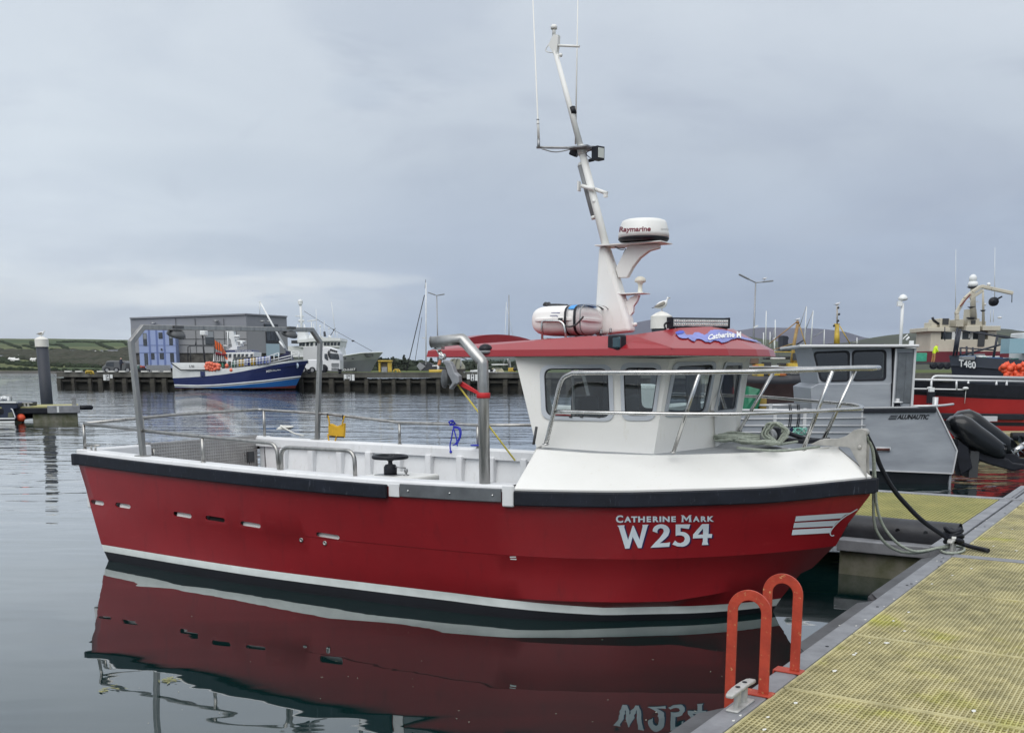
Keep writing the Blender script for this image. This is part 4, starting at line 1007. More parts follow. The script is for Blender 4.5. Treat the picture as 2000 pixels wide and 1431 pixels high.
# gantry of square pipe
GU = 1.02
gn0 = Vector((GU + .02, -(vtop(GU) - .09), capz(GU))); gn1 = Bp(256, 668, u=GU); gn2 = Bp(279, 639, u=GU)
gf2 = Bp(609, 644, u=GU); gf1 = Bp(625, 668, u=GU); gf0 = Vector((GU, vtop(GU) - .09, capz(GU)))
fx = Bp(637, 857, v=1.42); gf0 = Vector((GU - .12, 1.44, capz(GU)))
mb = MB()
P = [gn0, gn1, gn2, gf2, gf1, gf0]
def sqtube(mb, P, wd, ax=Vector((1, 0, 0))):
    rows = []
    for i, p in enumerate(P):
        a = (p - P[i-1]).normalized() if i else (P[1] - P[0]).normalized(); b = (P[i+1] - p).normalized() if i < len(P) - 1 else a
        t = (a + b).normalized(); k = 1 / max(.5, t.dot(a)); s = ax.cross(t).normalized()
        rows.append([p + s * wd/2 * k * sx + ax * wd/2 * sy for sx, sy in ((-1, -1), (1, -1), (1, 1), (-1, 1), (-1, -1))])
    mb.grid(rows, sm=False)
    for r in (rows[0], rows[-1]): mb.add(r[:4], [(0, 1, 2, 3)])
sqtube(mb, P, .054); mb.box((gn0.x, gn0.y, gn0.z + .005), (.13, .13, .012)); mb.box((gf0.x, gf0.y, gf0.z + .005), (.13, .13, .012))
gan = mb.build('gantry', M['steel_dull'], boat, bev=.006)
for px, py in ((345, 650), (566, 650)):
    c = Bp(px, py, u=GU); mb = MB(); c.z += .005
    RR = Matrix.Rotation(rad(35), 3, 'Y')
    mb.box(c + Vector((.02, 0, .055)), (.06, .12, .03))
    mb.tube([c + Vector((-.02, -.03, .05)), c + Vector((0, 0, .02))], .012, 6)
    prof = [(.02, .03), (.07, .02), (.095, -.01), (.10, -.035), (.085, -.045), (.0, -.045)]
    mb.lathe(prof, c, 18, mi=0, mis=[0, 0, 0, 0, 1], M=Matrix.Rotation(rad(22), 3, 'Y') @ Matrix.Diagonal((1, 1.05, 1)))
    mb.build('deck_light', [M['lampgrey'], mat('lamp_lens', (.12, .125, .13), .2)], gan)

# davit of thick pipe with its hanging hauler
dv = -1.57
d0_ = Bp(947, 949, v=dv); d1_ = Bp(943, 708, v=dv); d2_ = Bp(903, 662, v=dv + .02); d3_ = Bp(843, 668, v=dv - .04)
d0_.z = capz(4.8) - .06
mb = MB(); mb.tube(fillet([d0_, d1_, d2_, d3_], .012, 2), .046, 20); mb.tube([d3_, d3_ + (d3_ - d2_).normalized() * .004], .048, 20)
pl0 = Bp(852, 680, v=dv); pl1 = Bp(864, 679, v=dv); mb.box((pl0 + pl1) / 2 + Vector((0, 0, .01)), (.075, .05, .045))
g0 = Bp(890, 673, v=dv); mb.add([g0 + Vector((-.03, .02, .02)), g0 + Vector((.10, .02, -.05)), g0 + Vector((.06, .02, .02)), ], [(0, 1, 2)])
mb.box(d0_ + Vector((0, 0, -.0)), (.15, .13, .02))
dav = mb.build('davit', mat('davit_pipe', (.47, .47, .46), .38, .85, var=.35, vs=7, rvar=.12, stretch=(1, 1, .4)), boat)
hv = dv - .02
# hauler block
hl = thing('pot_hauler', 'grey cast hauler block hanging from the thick steel davit pipe', 'hauler', B)
def Hp(x, y, dv_=0.0): return Bp(820 + x * .0909, 650 + y * .0909, v=hv + dv_)
mb = MB(); mb.tube([Hp(335, 320), Hp(375, 380), Hp(400, 420)], .008, 8); 
mb.tube([Hp(395, 400, -.01), Hp(440, 470, -.01), Hp(480, 520, -.01)], .012, 8); mb.tube([Hp(430, 380, .01), Hp(465, 440, .01), Hp(500, 520, .01)], .010, 8)
mb.lathe([(.016, -.02), (.028, -.018), (.028, .018), (.016, .02)], Hp(487, 515), 14, M=Matrix.Rotation(math.pi/2, 3, 'X')); mb.build('shackle', M['steel'], hl)
mb = MB(); mb.tube(crv([Hp(470, 540), Hp(425, 600), Hp(400, 690), Hp(430, 660), Hp(455, 580)], 4), .010, 8); mb.build('rope_lashing', mat('orange_twine', (.62, .22, .12), .8), hl)
hp = [(470, 600), (530, 585), (640, 620), (690, 700), (745, 850), (830, 920), (840, 1060), (790, 1110), (760, 1090), (650, 1215), (615, 1190), (690, 1070), (600, 890), (540, 700)]
mb = MB(); mb.prism([Hp(x, y, -.075) for x, y in hp], (0, .055, 0)); mb.build('cheek_plate', mat('cast_grey', (.30, .31, .33), .45, .3, var=.2, vs=9), hl, bev=.01)
mb = MB(); c = Hp(605, 985, .035); mb.lathe([(.02, -.045), (.078, -.040), (.078, -.026), (.05, -.008), (.05, .008), (.078, .026), (.078, .040), (.02, .045)], c, 26, M=Matrix.Rotation(rad(-38), 3, 'Z') @ Matrix.Rotation(rad(90), 3, 'X')); mb.build('sheave', M['lampgrey'], hl)
mb = MB(); mb.ell(Hp(700, 930, -.045), (.022, .012, .022), 10, 6); mb.build('bolt', M['steel'], hl)
mb = MB(); a = Bp(893, 750, v=hv); b = Bp(1006, 899, v=-1.50)
mb.tube([a, b], .0075, 8); tag(mb.build('yellow_line', mat('yellow_twine', (.62, .52, .10), .7), None), 'taut yellow line from the hauler down to the white cuddy', 'rope')
o = bpy.data.objects['yellow_line']; o.location = B.loc; o.rotation_euler = (0, 0, rad(B.deg))
def inB(o, label, cat, group=None):
    o.location = B.loc; o.rotation_euler = (0, 0, rad(B.deg)); return tag(o, label, cat, group)
mb = MB(); a = Bp(897, 748, v=hv - .02); b = Bp(940, 771, v=dv - .045)
mb.add([a + Vector((0, 0, .02)), b + Vector((0, 0, .008)), b + Vector((0, 0, -.012)), a + Vector((0, 0, -.02)), a + Vector((0, .03, .02)), b + Vector((0, .03, .006)), b + Vector((0, .03, -.008)), a + Vector((0, .03, -.02))],
       [(0, 1, 2, 3), (4, 5, 6, 7), (0, 1, 5, 4), (3, 2, 6, 7)])
ctr = Bp(944, 772, v=dv); mb.lathe([(.054, -.022), (.057, -.018), (.057, .018), (.054, .022)], ctr, 20)
inB(mb.build('ratchet_strap', mat('red_webbing', (.52, .02, .025), .6)), 'red webbing strap tied round the steel davit post', 'strap')

# pulpit rails
def rail_pt(px, py, side_v): return Bp(px, py, v=side_v)
PW = 2.085
tr_ = []
st = rail_pt(1066, 866, -1.05)
ft = Vector((5.72, -1.10, 1.445)); 
top = [Bp(1096, 745, v=-1.14), Bp(1118, 728, v=-1.16), Bp(1300, 727, v=-1.10), Bp(1450, 726, v=-.82), Bp(1560, 723, v=-.55), Bp(1650, 720, v=-.32), Bp(1700, 719, v=-.14)]
tip = Bp(1711, 718, v=0)
tip = Vector((max(tip.x, top[-1].x + .02), 0, tip.z))
def mirh(p): return Vector((p[0], -p[1], p[2] + .09 * abs(p[1])))
far_ = [mir(p) + Vector((0, 0, .03 * abs(p[1]))) for p in top[::-1]]
ftB = Bp(1066, 868, v=-1.10)
nearfoot = ftB; farfoot = mirh(nearfoot)
mb = MB(); mb.tube(crv([nearfoot, nearfoot.lerp(top[0], .5), top[0], top[1]], 6)[:-1] + crv([top[1]] + top[2:] + [tip] + far_[:-1], 6) + [far_[-1], farfoot], .020, 12)
foot(mb, nearfoot, .03); mb.build('pulpit_rail', M['steel'], boat)
md = [Bp(1083, 803, v=-1.12), Bp(1200, 806, v=-1.10), Bp(1340, 808, v=-.98), Bp(1450, 808, v=-.78), Bp(1560, 804, v=-.50), Bp(1640, 800, v=-.26), Bp(1672, 798, v=-.10)]
tipm = Bp(1682, 797, v=0); tipm = Vector((tipm.x, 0, tipm.z))
mb = MB(); mb.tube(crv(md + [tipm] + [mirh(p) for p in md[::-1]], 6), .015, 10); mb.build('pulpit_rail', M['steel'], boat)
for (fx_, fy_), (tx_, ty_), vv, vt in (((1315, 884), (1366, 728), -.80, -1.0), ((1568, 879), (1626, 724), -.30, -.40)):
    a = Bp(fx_, fy_, w=edge_w(7.0) + .0); a = Bp(fx_, fy_, v=vv); b = Bp(tx_, ty_, v=vt)
    for s in (0, 1):
        A_, B_ = (a, b) if s == 0 else (mirh(a), mir(b) + Vector((0, 0, .03 * abs(b[1]))))
        mb = MB(); mb.tube([A_, B_], .0165, 10); foot(mb, A_, .03); mb.build('stanchion', M['steel'], boat)

# bow roller fitting
def Ap(x, y, v=0.0): return Bp(1400 + x * .16, 780 + y * .16, v=v)
mb = MB()
cheek = [(1160, 545), (1290, 480), (1480, 480), (1600, 440), (1700, 365), (1790, 352), (1840, 372), (1850, 540), (1840, 740), (1850, 960), (1740, 760), (1650, 590), (1620, 575)]
for v in (-.062, .050): mb.prism([Ap(x, y) + Vector((0, v, 0)) for x, y in cheek], (0, .012, 0))
cx_ = Ap(1800, 390); mb.cyl(cx_ + Vector((0, -.05, -.01)), cx_ + Vector((0, .05, -.01)), .035)
c_ = Ap(1765, 575); mb.lathe([(.018, 0), (.018, .012), (.008, .018)], c_ + Vector((0, -.06, 0)), 12, M=Matrix.Rotation(rad(90), 3, 'X'))
pl = [Ap(1160, 545), Ap(1600, 600), Ap(1700, 690)]
mb.build('bow_roller', mat('weathered_steel', (.50, .49, .46), .5, .35, var=.3, vs=8), boat, bev=.003)

# windlass and ropes on the foredeck
wl = Bp(1505, 850, v=.12)
mb = MB(); c = Bp(1506, 848, v=.05); mb.box(c + Vector((0, .1, -.01)), (.16, .24, .14), mi=0); mb.lathe([(.05, 0), (.07, .01), (.045, .04), (.045, .06), (.07, .09), (.05, .1)], c + Vector((0, -.02, -.01)), 18, mi=1, M=Matrix.Rotation(rad(90), 3, 'X')); mb.build('windlass', [M['black'], M['galv']], boat, bev=.01)
def coil(px, py, v, rx, ry, turns, z0, mt, name, lab, jitter=.02, r=.011, tail=None, fr=B, w_=None, tilt=0):
    c = fr.px(px, py, v=v) if w_ is None else fr.px(px, py, w=w_)
    P = []
    for i in range(int(turns * 14)):
        a = i * 2 * math.pi / 14; k = 1 + RND.uniform(-jitter, jitter) * 4
        P.append(c + Vector((rx * k * math.cos(a) + .02 * math.sin(a * .37), ry * k * math.sin(a) + .02 * math.cos(a * .23), z0 + .014 * (i / 14) + RND.uniform(0, .022) + tilt * math.cos(a))))
    if tail: P += [fr.px(*q[:2], v=q[2]) for q in tail]
    mb = MB(); mb.tube(crv(P, 3), r, 6); o = mb.build(name, mt); o.location = fr.loc; o.rotation_euler = (0, 0, rad(fr.deg)); return tag(o, lab, 'rope', 'ropes lying on the foredeck')
zc_ = Bp(1440, 868, w=1.44)
coil(1446, 866, zc_.y, .22, .20, 5, .004, M['rope'], 'rope_coil', 'flat pale green rope coil lying on the foredeck in front of the wheelhouse')
coil(1478, 872, -.22, .17, .05, 2.6, .012, M['rope'], 'rope_coil', 'small pale rope bight between the flat coil and the pulpit post')
c = Bp(1512, 846, v=-.02); P = []
for i in range(60):
    a = i * 2 * math.pi / 15; k = 1 + .12 * math.sin(i * 1.7); P.append(c + Vector((.085 * k * math.cos(a) + i * .0012, -.06 - .012 * math.sin(a * .5) - i * .0006, .075 * k * math.sin(a) + .012)))
mb = MB(); mb.tube(crv(P, 3), .0105, 6); inB(mb.build('rope_coil', M['rope']), 'pale rope wound round the black windlass', 'rope', 'ropes lying on the foredeck')
mb = MB(); mb.tube(crv([Bp(1520, 868, w=1.465), Bp(1580, 860, w=1.475), Bp(1640, 866, w=1.475), Bp(1676, 846, v=-.02)], 8), .011, 6)
mb.tube(crv([Bp(1440, 874, w=1.45), Bp(1520, 880, w=1.455), Bp(1600, 872, w=1.47)], 8), .011, 6)
inB(mb.build('deck_line', M['rope']), 'pale line led from the windlass to the bow roller', 'rope')
mb = MB(); mb.tube(crv([Bp(1540, 846, v=.35), Bp(1580, 858, v=.3), Bp(1640, 860, v=.2), Bp(1680, 848, v=.03)], 8), .020, 8); mb.tube(crv([Bp(1520, 856, v=.30), Bp(1570, 862, v=.28), Bp(1620, 858, v=.22)], 8), .020, 8)
inB(mb.build('black_deck_line', M['black']), 'thick black mooring line crossing the foredeck', 'rope')

# roof gear -----------------------------------------------------
# tapered mast base, mast, brackets
mv = -.05
def Mp(x, y, v=mv): return Bp(1100 + x * .19563, 400 + y * .19563, v=v)      # from the 1738x1431 detail
base = [(342, 1306), (372, 424), (440, 414), (520, 640), (600, 900), (680, 1140), (706, 1268)]
mb = MB()
f0 = [Mp(x, y, mv - .02) for x, y in base]
mb.prism([p + Vector((0, -.05 - .06 * max(0, (2.95 - p.z)), 0)) for p in f0], (0, .14, 0)); mb.build('mast_base', M['white'], boat, bev=.03, seg=3)
def Sp(x, y, v=mv): return Bp(980 + x * .4473, y * .4473, v=v)             # from the 939x1431 detail
ma, mc = Bp(1186, 490, v=mv), Bp(1084, 100, v=mv)
m1 = Bp(1135, 290, v=mv)
mb = MB(); mb.tube([ma.lerp(m1, -.12), m1], [.036, .033], 14); mb.tube([m1, mc], [.028, .021], 14); mb.tube([m1.lerp(ma, .06), m1.lerp(ma, -.02)], .040, 14)
bk = Bp(1119, 216, v=mv); 
mast = mb.build('mast', M['white'], boat)
d_ = (mc - m1).normalized(); mb = MB(); mb.tube([bk - d_ * .03, bk + d_ * .03], .0275, 14); mb.build('black_tape', M['black'], mast)
# masthead
mb = MB(); hd_ = [Bp(x, y, v=mv - .02) for x, y in ((1071, 88), (1080, 68), (1090, 68), (1089, 84), (1086, 108), (1080, 104))]; mb.prism(hd_, (0, .045, 0))
mb.tube([Bp(1087, 89, v=mv), Bp(1132, 91, v=mv)], [.012, .010], 8); mb.tube([Bp(1082, 70, v=mv), Bp(1082, 52, v=mv)], .017, 10); mb.lathe([(.028, -.02), (.032, 0), (.020, .018), (0, .02)], Bp(1082, 53, v=mv), 12)
mb.tube(crv([Bp(1072, 86, v=mv), Bp(1066, 100, v=mv), Bp(1084, 104, v=mv)], 5), .004, 6); mb.ell(Bp(1095, 108, v=mv), (.018, .018, .018)); mb.build('masthead', M['white'], mast)
# crosstree with whips, floodlights and tube lamp
mb = MB(); mb.tube([Bp(1048, 288, v=-.35), Bp(1136, 289, v=mv), Bp(1160, 287, v=.10)], .011, 8); mb.box(Bp(1140, 290, v=mv), (.18, .22, .012)); mb.tube([Bp(1052, 290, v=-.35), Bp(1052, 272, v=-.35)], .014, 8)
mb.tube(crv([Bp(1058, 291, v=-.34), Bp(1085, 297, v=-.25), Bp(1120, 291, v=-.1)], 5), .005, 6); mb.build('crosstree', M['galv'], mast)
wa = Bp(1052, 272, v=-.35); wb = Bp(1040, -20, v=-.35); mb = MB(); mb.tube([wa, wa.lerp(wb, .12), wa.lerp(wb, .13), wb], [.012, .012, .008, .0055], 8); mb.tube([wa.lerp(wb, .10), wa.lerp(wb, .105)], .013, 8, mi=1); mb.tube([wa.lerp(wb, .13), wa.lerp(wb, .135)], .013, 8, mi=1); mb.build('whip_antenna', [M['white'], M['grey']], mast)
wa = Bp(1124, 282, v=.10); wb = Bp(1129, -20, v=.10); mb = MB(); mb.tube([wa, wb], [.008, .0055], 8); mb.build('whip_antenna', M['white'], mast)
mb = MB(); c = Bp(1122, 297, v=mv + .05); mb.box(c, (.07, .12, .075), R=Matrix.Rotation(rad(25), 3, 'Y') @ Matrix.Rotation(rad(20), 3, 'Z')); mb.build('flood_light', M['black'], mast, bev=.01)
mb = MB(); c = Bp(1168, 300, v=mv - .04); Rm = Matrix.Rotation(rad(-20), 3, 'Z'); mb.box(c, (.075, .09, .115), R=Rm); mb.box(c + Rm @ Vector((.039, 0, 0)), (.006, .07, .085), R=Rm, mi=1); mb.tube(crv([Bp(1157, 312, v=mv), Bp(1145, 300, v=mv), Bp(1160, 290, v=mv)], 5), .004, 6)
mb.tube([Bp(1150, 314, v=mv), Bp(1160, 312, v=mv)], .015, 8); mb.build('flood_light', [M['black'], mat('flood_glass', (.55, .58, .55), .2)], mast, bev=.008)
mb = MB(); a, b = Bp(1134, 324, v=mv + .02), Bp(1160, 422, v=mv + .02); mb.tube([a, b], .028, 12); mb.tube([a - (b - a).normalized() * .03, a], [.012, .030], 12, mi=1); mb.tube([b, b + (b - a).normalized() * .025], .030, 12, mi=1)
mb.build('strip_lamp', [M['grey'], M['white']], mast)
mb = MB(); mb.tube([Bp(1136, 363, v=mv - .05), Bp(1160, 370, v=mv - .05)], .017, 10); mb.tube([Bp(1163, 370, v=mv - .02), Bp(1186, 378, v=mv - .02)], .017, 10); mb.box(Bp(1131, 364, v=mv - .05), (.012, .05, .085)); mb.box(Bp(1183, 382, v=mv - .02), (.03, .03, .03)); mb.ell(Bp(1160, 393, v=mv - .03), .016); mb.build('mast_bracket', M['white'], mast)
# radar shelf, bracket and dome
rc = Bp(1257, 470, v=-.02); 
mb = MB(); mb.box(Vector((Mp(700, 400).x, mv, Mp(700, 398).z)), (.64, .26, .010)); shelf = mb.build('radar_shelf', M['white'], boat)
brk = [(540, 700), (520, 640), (590, 500), (650, 400), (950, 392), (950, 432), (850, 460), (760, 530), (690, 620), (635, 725), (550, 728)]
mb = MB(); mb.prism([Mp(x, y, mv - .03) for x, y in brk], (0, .06, 0)); mb.build('radar_bracket', M['white'], boat, bev=.006)
mb = MB(); mb.tube(crv([Mp(510, 415), Mp(560, 432), Mp(620, 436), Mp(600, 490)], 5), .004, 6); mb.tube(crv([Mp(520, 425), Mp(570, 446), Mp(610, 446)], 5), .004, 6); mb.build('cable', M['grey'], boat)
rx = Bp(1257, 470, v=mv); rt = Bp(1257, 430, v=mv).z; rb = Bp(1257, 473, v=mv).z
R0 = .225
mb = MB(); hh_ = rt - rb
mb.lathe([(R0 * .80, 0), (R0 * .93, .004), (R0, .022), (R0 * .99, .032)], Vector((rx.x, mv, rb)), 40, mi=1)
mb.lathe([(R0 * 1.0, .033), (R0 * .995, .07), (R0 * .96, hh_ * .55), (R0 * .90, hh_ * .82), (R0 * .84, hh_ * .95), (R0 * .72, hh_), (0, hh_ * 1.03)], Vector((rx.x, mv, rb)), 40, mi=0)
dome = mb.build('radar_dome', [M['white'], M['black']], boat)
M['maroon'] = mat('maroon_letter', (.16, .012, .03), .5)
def domepx(px, py, off=.003):
    lo, hi_ = -.6, .6
    d = B.R @ ray(px, py); o = B.o; cx = Vector((rx.x, mv, 0)); best = None
    # march to the lathe surface
    prof = [(R0, .033), (R0 * .995, .07), (R0 * .96, hh_ * .55), (R0 * .90, hh_ * .82), (R0 * .84, hh_ * .95)]
    k0 = ((cx - o).dot(Vector((d.x, d.y, 0)))) / (d.x**2 + d.y**2); k = k0 - .4 / d.length
    for i in range(500):
        p = o + d * k; z = p.z - rb; r = 0
        for (ra, za), (rb_, zb) in zip(prof, prof[1:]):
            if z <= zb: r = ra + (rb_ - ra) * (z - za) / (zb - za); break
        if math.hypot(p.x - cx.x, p.y - cx.y) < r + off: return p
        k += .0015
    return o + d * k0
def dtext(text, x0, x1, yb, yt, slope, m, bold):
    V, F = glyphs(text, bold=bold, shear=.12); a = min(v.x for v in V); b = max(v.x for v in V); c = min(v.y for v in V); e = max(v.y for v in V)
    mb = MB(); mb.add([domepx(x0 + (x1 - x0) * (v.x - a) / (b - a), yb + (yt - yb) * (v.y - c) / (e - c) + slope * (v.x - a) / (b - a)) for v in V], F); mb.build('lettering', m, dome, weld=False)
dtext('Raymarine', 1209, 1271, 456, 443, -1.5, M['maroon'], .03)
dtext('QUANTUM', 1291, 1307, 449.4, 446, .8, M['grey'], 0)
# lower shelf and satellite mushroom
mb = MB(); mb.box(Vector((Mp(695, 890).x, mv, Mp(695, 888).z)), (.27, .16, .010)); mb.prism([Mp(x, y, mv - .02) for x, y in ((570, 905), (600, 905), (635, 965), (665, 925), (720, 900), (755, 900), (735, 960), (700, 1010), (695, 1070), (660, 1112), (620, 1010))], (0, .04, 0))
mb.tube(crv([Mp(590, 905), Mp(640, 905), Mp(750, 892)], 5), .004, 6); mb.build('aerial_bracket', M['white'], boat, bev=.004)
mc_ = Mp(767, 880); s = .00088
mb = MB(); mb.lathe([(.026, 0), (.022, .004), (.018, .06), (.024, .085), (.048, .095), (.052, .108), (.044, .128), (.022, .143), (0, .146)], mc_, 22); mb.build('satellite_aerial', mat('cream_plastic', (.74, .72, .62), .4), boat)
mb = MB(); p = Mp(690, 1190); mb.cyl(p + Vector((-.03, 0, 0)), p + Vector((.025, 0, -.003)), .012); mb.ell(p + Vector((.03, 0, -.003)), .018); mb.build('horn', M['white'], boat)
mb = MB()
for x, y in ((377, 1295), (473, 1282)): p = Mp(x, y, mv - .2); mb.cyl(p, p + Vector((0, 0, .03)), .012); mb.ell(p + Vector((0, 0, .035)), .013)
mb.build('aerial_socket', M['galv'], boat)
# side light in its recess
c = Bp(1205, 669, v=-1.0); mb = MB(); mb.box(c, (.13, .10, .125), R=Matrix.Rotation(rad(-18), 3, 'Z')); sl__ = mb.build('side_light', M['black'], boat, bev=.018, seg=3)
mb = MB(); mb.box(c + Vector((.02, -.05, 0)), (.085, .02, .09), R=Matrix.Rotation(rad(-18), 3, 'Z')); mb.build('lens', mat('green_lens', (.008, .05, .07), .12, coat=.6), sl__, bev=.012)
# low dome light on the chamfer
c = Bp(943, 686, v=-1.075); mb = MB(); mb.lathe([(.064, 0), (.062, .02), (.045, .044), (.02, .056), (0, .058)], Vector((c.x, -1.03, RZ + .052)), 20, mi=0); mb.lathe([(.05, -.028), (.066, -.02), (.066, 0)], Vector((c.x, -1.03, RZ + .052)), 20, mi=1); mb.build('courtesy_light', [M['black'], M['grey']], boat)
# light bar
la, lb = Bp(1312, 631, v=-.62), Bp(1420, 632, v=.28); la.z = lb.z = (la.z + lb.z) / 2 + .0
la = Vector((6.60, -.50, Bp(1312, 630, v=-.50).z)); la.x = Bp(1308, 630, v=-.5).x; lb = Bp(1420, 631, v=0.06)
ax_ = (lb - la).normalized(); nrm = Vector((ax_.y, -ax_.x, 0)).normalized(); nrm = -nrm if nrm.x < 0 else nrm
Rb = Matrix((ax_, nrm, ax_.cross(nrm))).transposed()
if (Rb @ Vector((0, 0, 1))).z < 0: Rb = Matrix((ax_, -nrm, ax_.cross(-nrm))).transposed()
Lb = (lb - la).length; cc = (la + lb) / 2; ny = 1 if (Rb @ Vector((0, 1, 0))).x > 0 else -1
mb = MB(); mb.box(cc, (Lb, .055, .085), R=Rb); 
for s in (-1, 1): mb.box(cc + Rb @ Vector((s * Lb / 2, 0, 0)), (.012, .07, .092), R=Rb)
for s in (-.46, .46): mb.box(cc + Rb @ Vector((s * Lb, -.0 * ny, -.07)), (.035, .04, .08), R=Rb)
bar = mb.build('light_bar', M['black'], boat, bev=.004)
mb = MB(); mb.box(cc + Rb @ Vector((0, .030 * ny, 0)), (Lb * .95, .004, .058), R=Rb)
t_m = mat('led_lens', (.55, .57, .55), .12, .4, var=.5, vs=26, stretch=(1, 1, 1)); mb.build('lens', t_m, bar)
mb = MB()
for i in range(24):
    for z in (-.014, .014):
        q = cc + Rb @ Vector((-Lb * .45 + Lb * .9 * i / 23, .034 * ny, z)); mb.ell(q, .007, 8, 5)
mb.build('led', M['white'], bar, kind='stuff', weld=False)
mb = MB(); mb.tube(crv([Bp(1306, 628, v=-.52), Bp(1298, 634, v=-.54), Bp(1300, 643, v=-.56)], 5), .009, 8); mb.build('cable', M['black'], bar)

# roof decal: blue map shape with lettering
roofbvh = BVHTree.FromPolygons([tuple(v.co) for v in roof.data.vertices], [tuple(p.vertices) for p in roof.data.polygons])
def onroof(px, py, off=.004):
    d = (B.R @ ray(px, py)).normalized(); h = roofbvh.ray_cast(B.o, d)
    if h[0] is None: return None
    n = h[1] if h[1].dot(d) < 0 else -h[1]; return h[0] + n * off
def decal(P, name, m, off):
    # strips of small quads laid on the roof, clipped to the outline
    xs = [p[0] for p in P]; ys = [p[1] for p in P]; mb = MB(); sx, sy = 1.6, 1.0
    def inside(x, y):
        c = False; j = len(P) - 1
        for i in range(len(P)):
            if ((P[i][1] > y) != (P[j][1] > y)) and x < (P[j][0] - P[i][0]) * (y - P[i][1]) / (P[j][1] - P[i][1]) + P[i][0]: c = not c
            j = i
        return c
    x = min(xs)
    while x < max(xs):
        y = min(ys)
        while y < max(ys):
            if inside(x + sx / 2, y + sy / 2):
                q = [onroof(x, y, off), onroof(x + sx, y, off), onroof(x + sx, y + sy, off), onroof(x, y + sy, off)]
                if all(q) and (q[0] - q[2]).length < .35: mb.add(q, [(0, 1, 2, 3)])
            y += sy
        x += sx
    return mb.build(name, m, boat)
def Dp(P): return [(1240 + x * .13, 550 + y * .13) for x, y in P]
M['decal'] = mat('blue_decal', (.20, .23, .56), .4, var=.25, vs=9)
decal(Dp([(610, 790), (740, 770), (770, 810), (860, 815), (900, 770), (960, 775), (1040, 815), (1090, 790), (1130, 745), (1200, 735), (1320, 738), (1420, 760), (1520, 800), (1640, 850), (1900, 915), (1900, 935), (1650, 880), (1540, 860), (1440, 880), (1380, 915), (1300, 935), (1260, 905), (1190, 895), (1130, 925), (1060, 920), (990, 880), (930, 870), (890, 915), (840, 890), (800, 860), (720, 870), (660, 850)]), 'roof_emblem', M['decal'], .009)
decal(Dp([(610, 780), (640, 760), (720, 755), (745, 775), (700, 800), (620, 810)]), 'roof_emblem', mat('deep_blue_decal', (.03, .07, .50), .4), .013)
V, F = glyphs('Catherine M', bold=.03); a = min(v.x for v in V); b = max(v.x for v in V); c = min(v.y for v in V); e = max(v.y for v in V); mb = MB(); PP = []
for v in V:
    s = (v.x - a) / (b - a); tt = (v.y - c) / (e - c); s2 = s ** 1.0
    x = 1384 + 62 * s - 3 * (1 - tt) * (1 - s); yb = 668 - 0 * s - 9 * math.sin(min(1, s) * 1.6) + 4 * s * s; yt = 657 - 6.5 * math.sin(s * 2.0) - 1 * s
    PP.append(onroof(x, yb + (yt - yb) * tt, .015) or Vector((0, 0, -1)))
mb.add(PP, [f for f in F if all(PP[i].z > 0 for i in f)]); mb.build('lettering', M['white'], boat, weld=False)

# liferaft in its cradle
lr = thing('liferaft', 'white liferaft canister with a blue label strapped in a pipe cradle on the red roof', 'liferaft', B)
ca, cb = Bp(1046, 633, v=-.45), Bp(1178, 625, v=-.45)
def Rp(x, y, v): return Bp(820 + x * .18, 600 + y * .18, v=v)
lv = -.40; x0 = Rp(1355, 150, lv).x; x1 = Rp(1860, 150, lv).x; zc2 = Rp(1500, 150, lv).z; zt = Rp(1600, -10, lv).z; zb = Rp(1600, 312, lv).z
M['raft'] = mat('raft_grp', (.84, .82, .80), .5, var=.06, vs=3)
mb = MB(); n = 24
def raftrow(x, sc, zs, up):
    return [Vector((x, lv + .27 * sc * math.copysign(abs(math.cos(a)) ** .5, math.cos(a)), zc2 + (zt - zc2 if math.sin(a) > 0 else zc2 - zb) * zs * (abs(math.sin(a)) ** .58) * (1 if math.sin(a) > 0 else -1))) for a in [2 * math.pi * i / n for i in range(n + 1)]]
prof = [(0, .84, .44), (.012, .90, .62), (.04, .95, .78), (.09, .99, .91), (.16, 1.0, .98), (.25, 1.0, 1.0), (.75, 1.0, 1.0), (.84, 1.0, .98), (.91, .99, .91), (.96, .95, .78), (.988, .90, .62), (1, .84, .44)]
rr_ = [raftrow(x0 + (x1 - x0) * s, a, b, 0) for s, a, b in prof]; mb.grid(rr_); mb.add(rr_[0][:-1], [tuple(range(n))]); mb.add(rr_[-1][:-1], [tuple(range(n))]); mb.build('canister', M['raft'], lr)
mb = MB(); L_ = x1 - x0; rimP = []
for i in range(40):
    a = 2 * math.pi * i / 40; k = 4.0; c, s = math.cos(a), math.sin(a); rimP.append(Vector(((x0 + x1) / 2 + (L_ / 2 + .022) * (1 if c > 0 else -1) * abs(c) ** (2 / k), lv + .292 * (1 if s > 0 else -1) * abs(s) ** (2 / k), zc2 - .014)))
mb.prism(rimP, (0, 0, .030)); mb.build('flange', M['raft'], lr, bev=.006)
def band(xc, wd, m, name, sl_=.0, off=.008):
    r0 = [Vector((p.x, lv + (p.y - lv) * 1.03, zc2 + (p.z - zc2) * 1.03)) for p in raftrow(xc - wd / 2, 1.07, 1.02, 0)]; r1 = [p + Vector((wd, 0, 0)) for p in r0]
    mb = MB(); mb.grid([r0, r1]); return mb.build(name, m, lr)
xa = Rp(1745, 50, lv).x; xb = Rp(1845, 50, lv).x; xd = Rp(1905, 50, lv).x
band(xa, .022, M['black'], 'strap'); band(xb, .026, M['black'], 'strap'); band(xd, .012, M['grey'], 'strap')
r0 = raftrow(xa + .012, 1.05, 1.03, 0)[4:11]; r1 = [p + Vector(((xb - xa) - .03, 0, 0)) for p in r0]; mb = MB(); mb.grid([r0, r1]); mb.build('label', mat('blue_label', (.05, .32, .75), .4), lr)
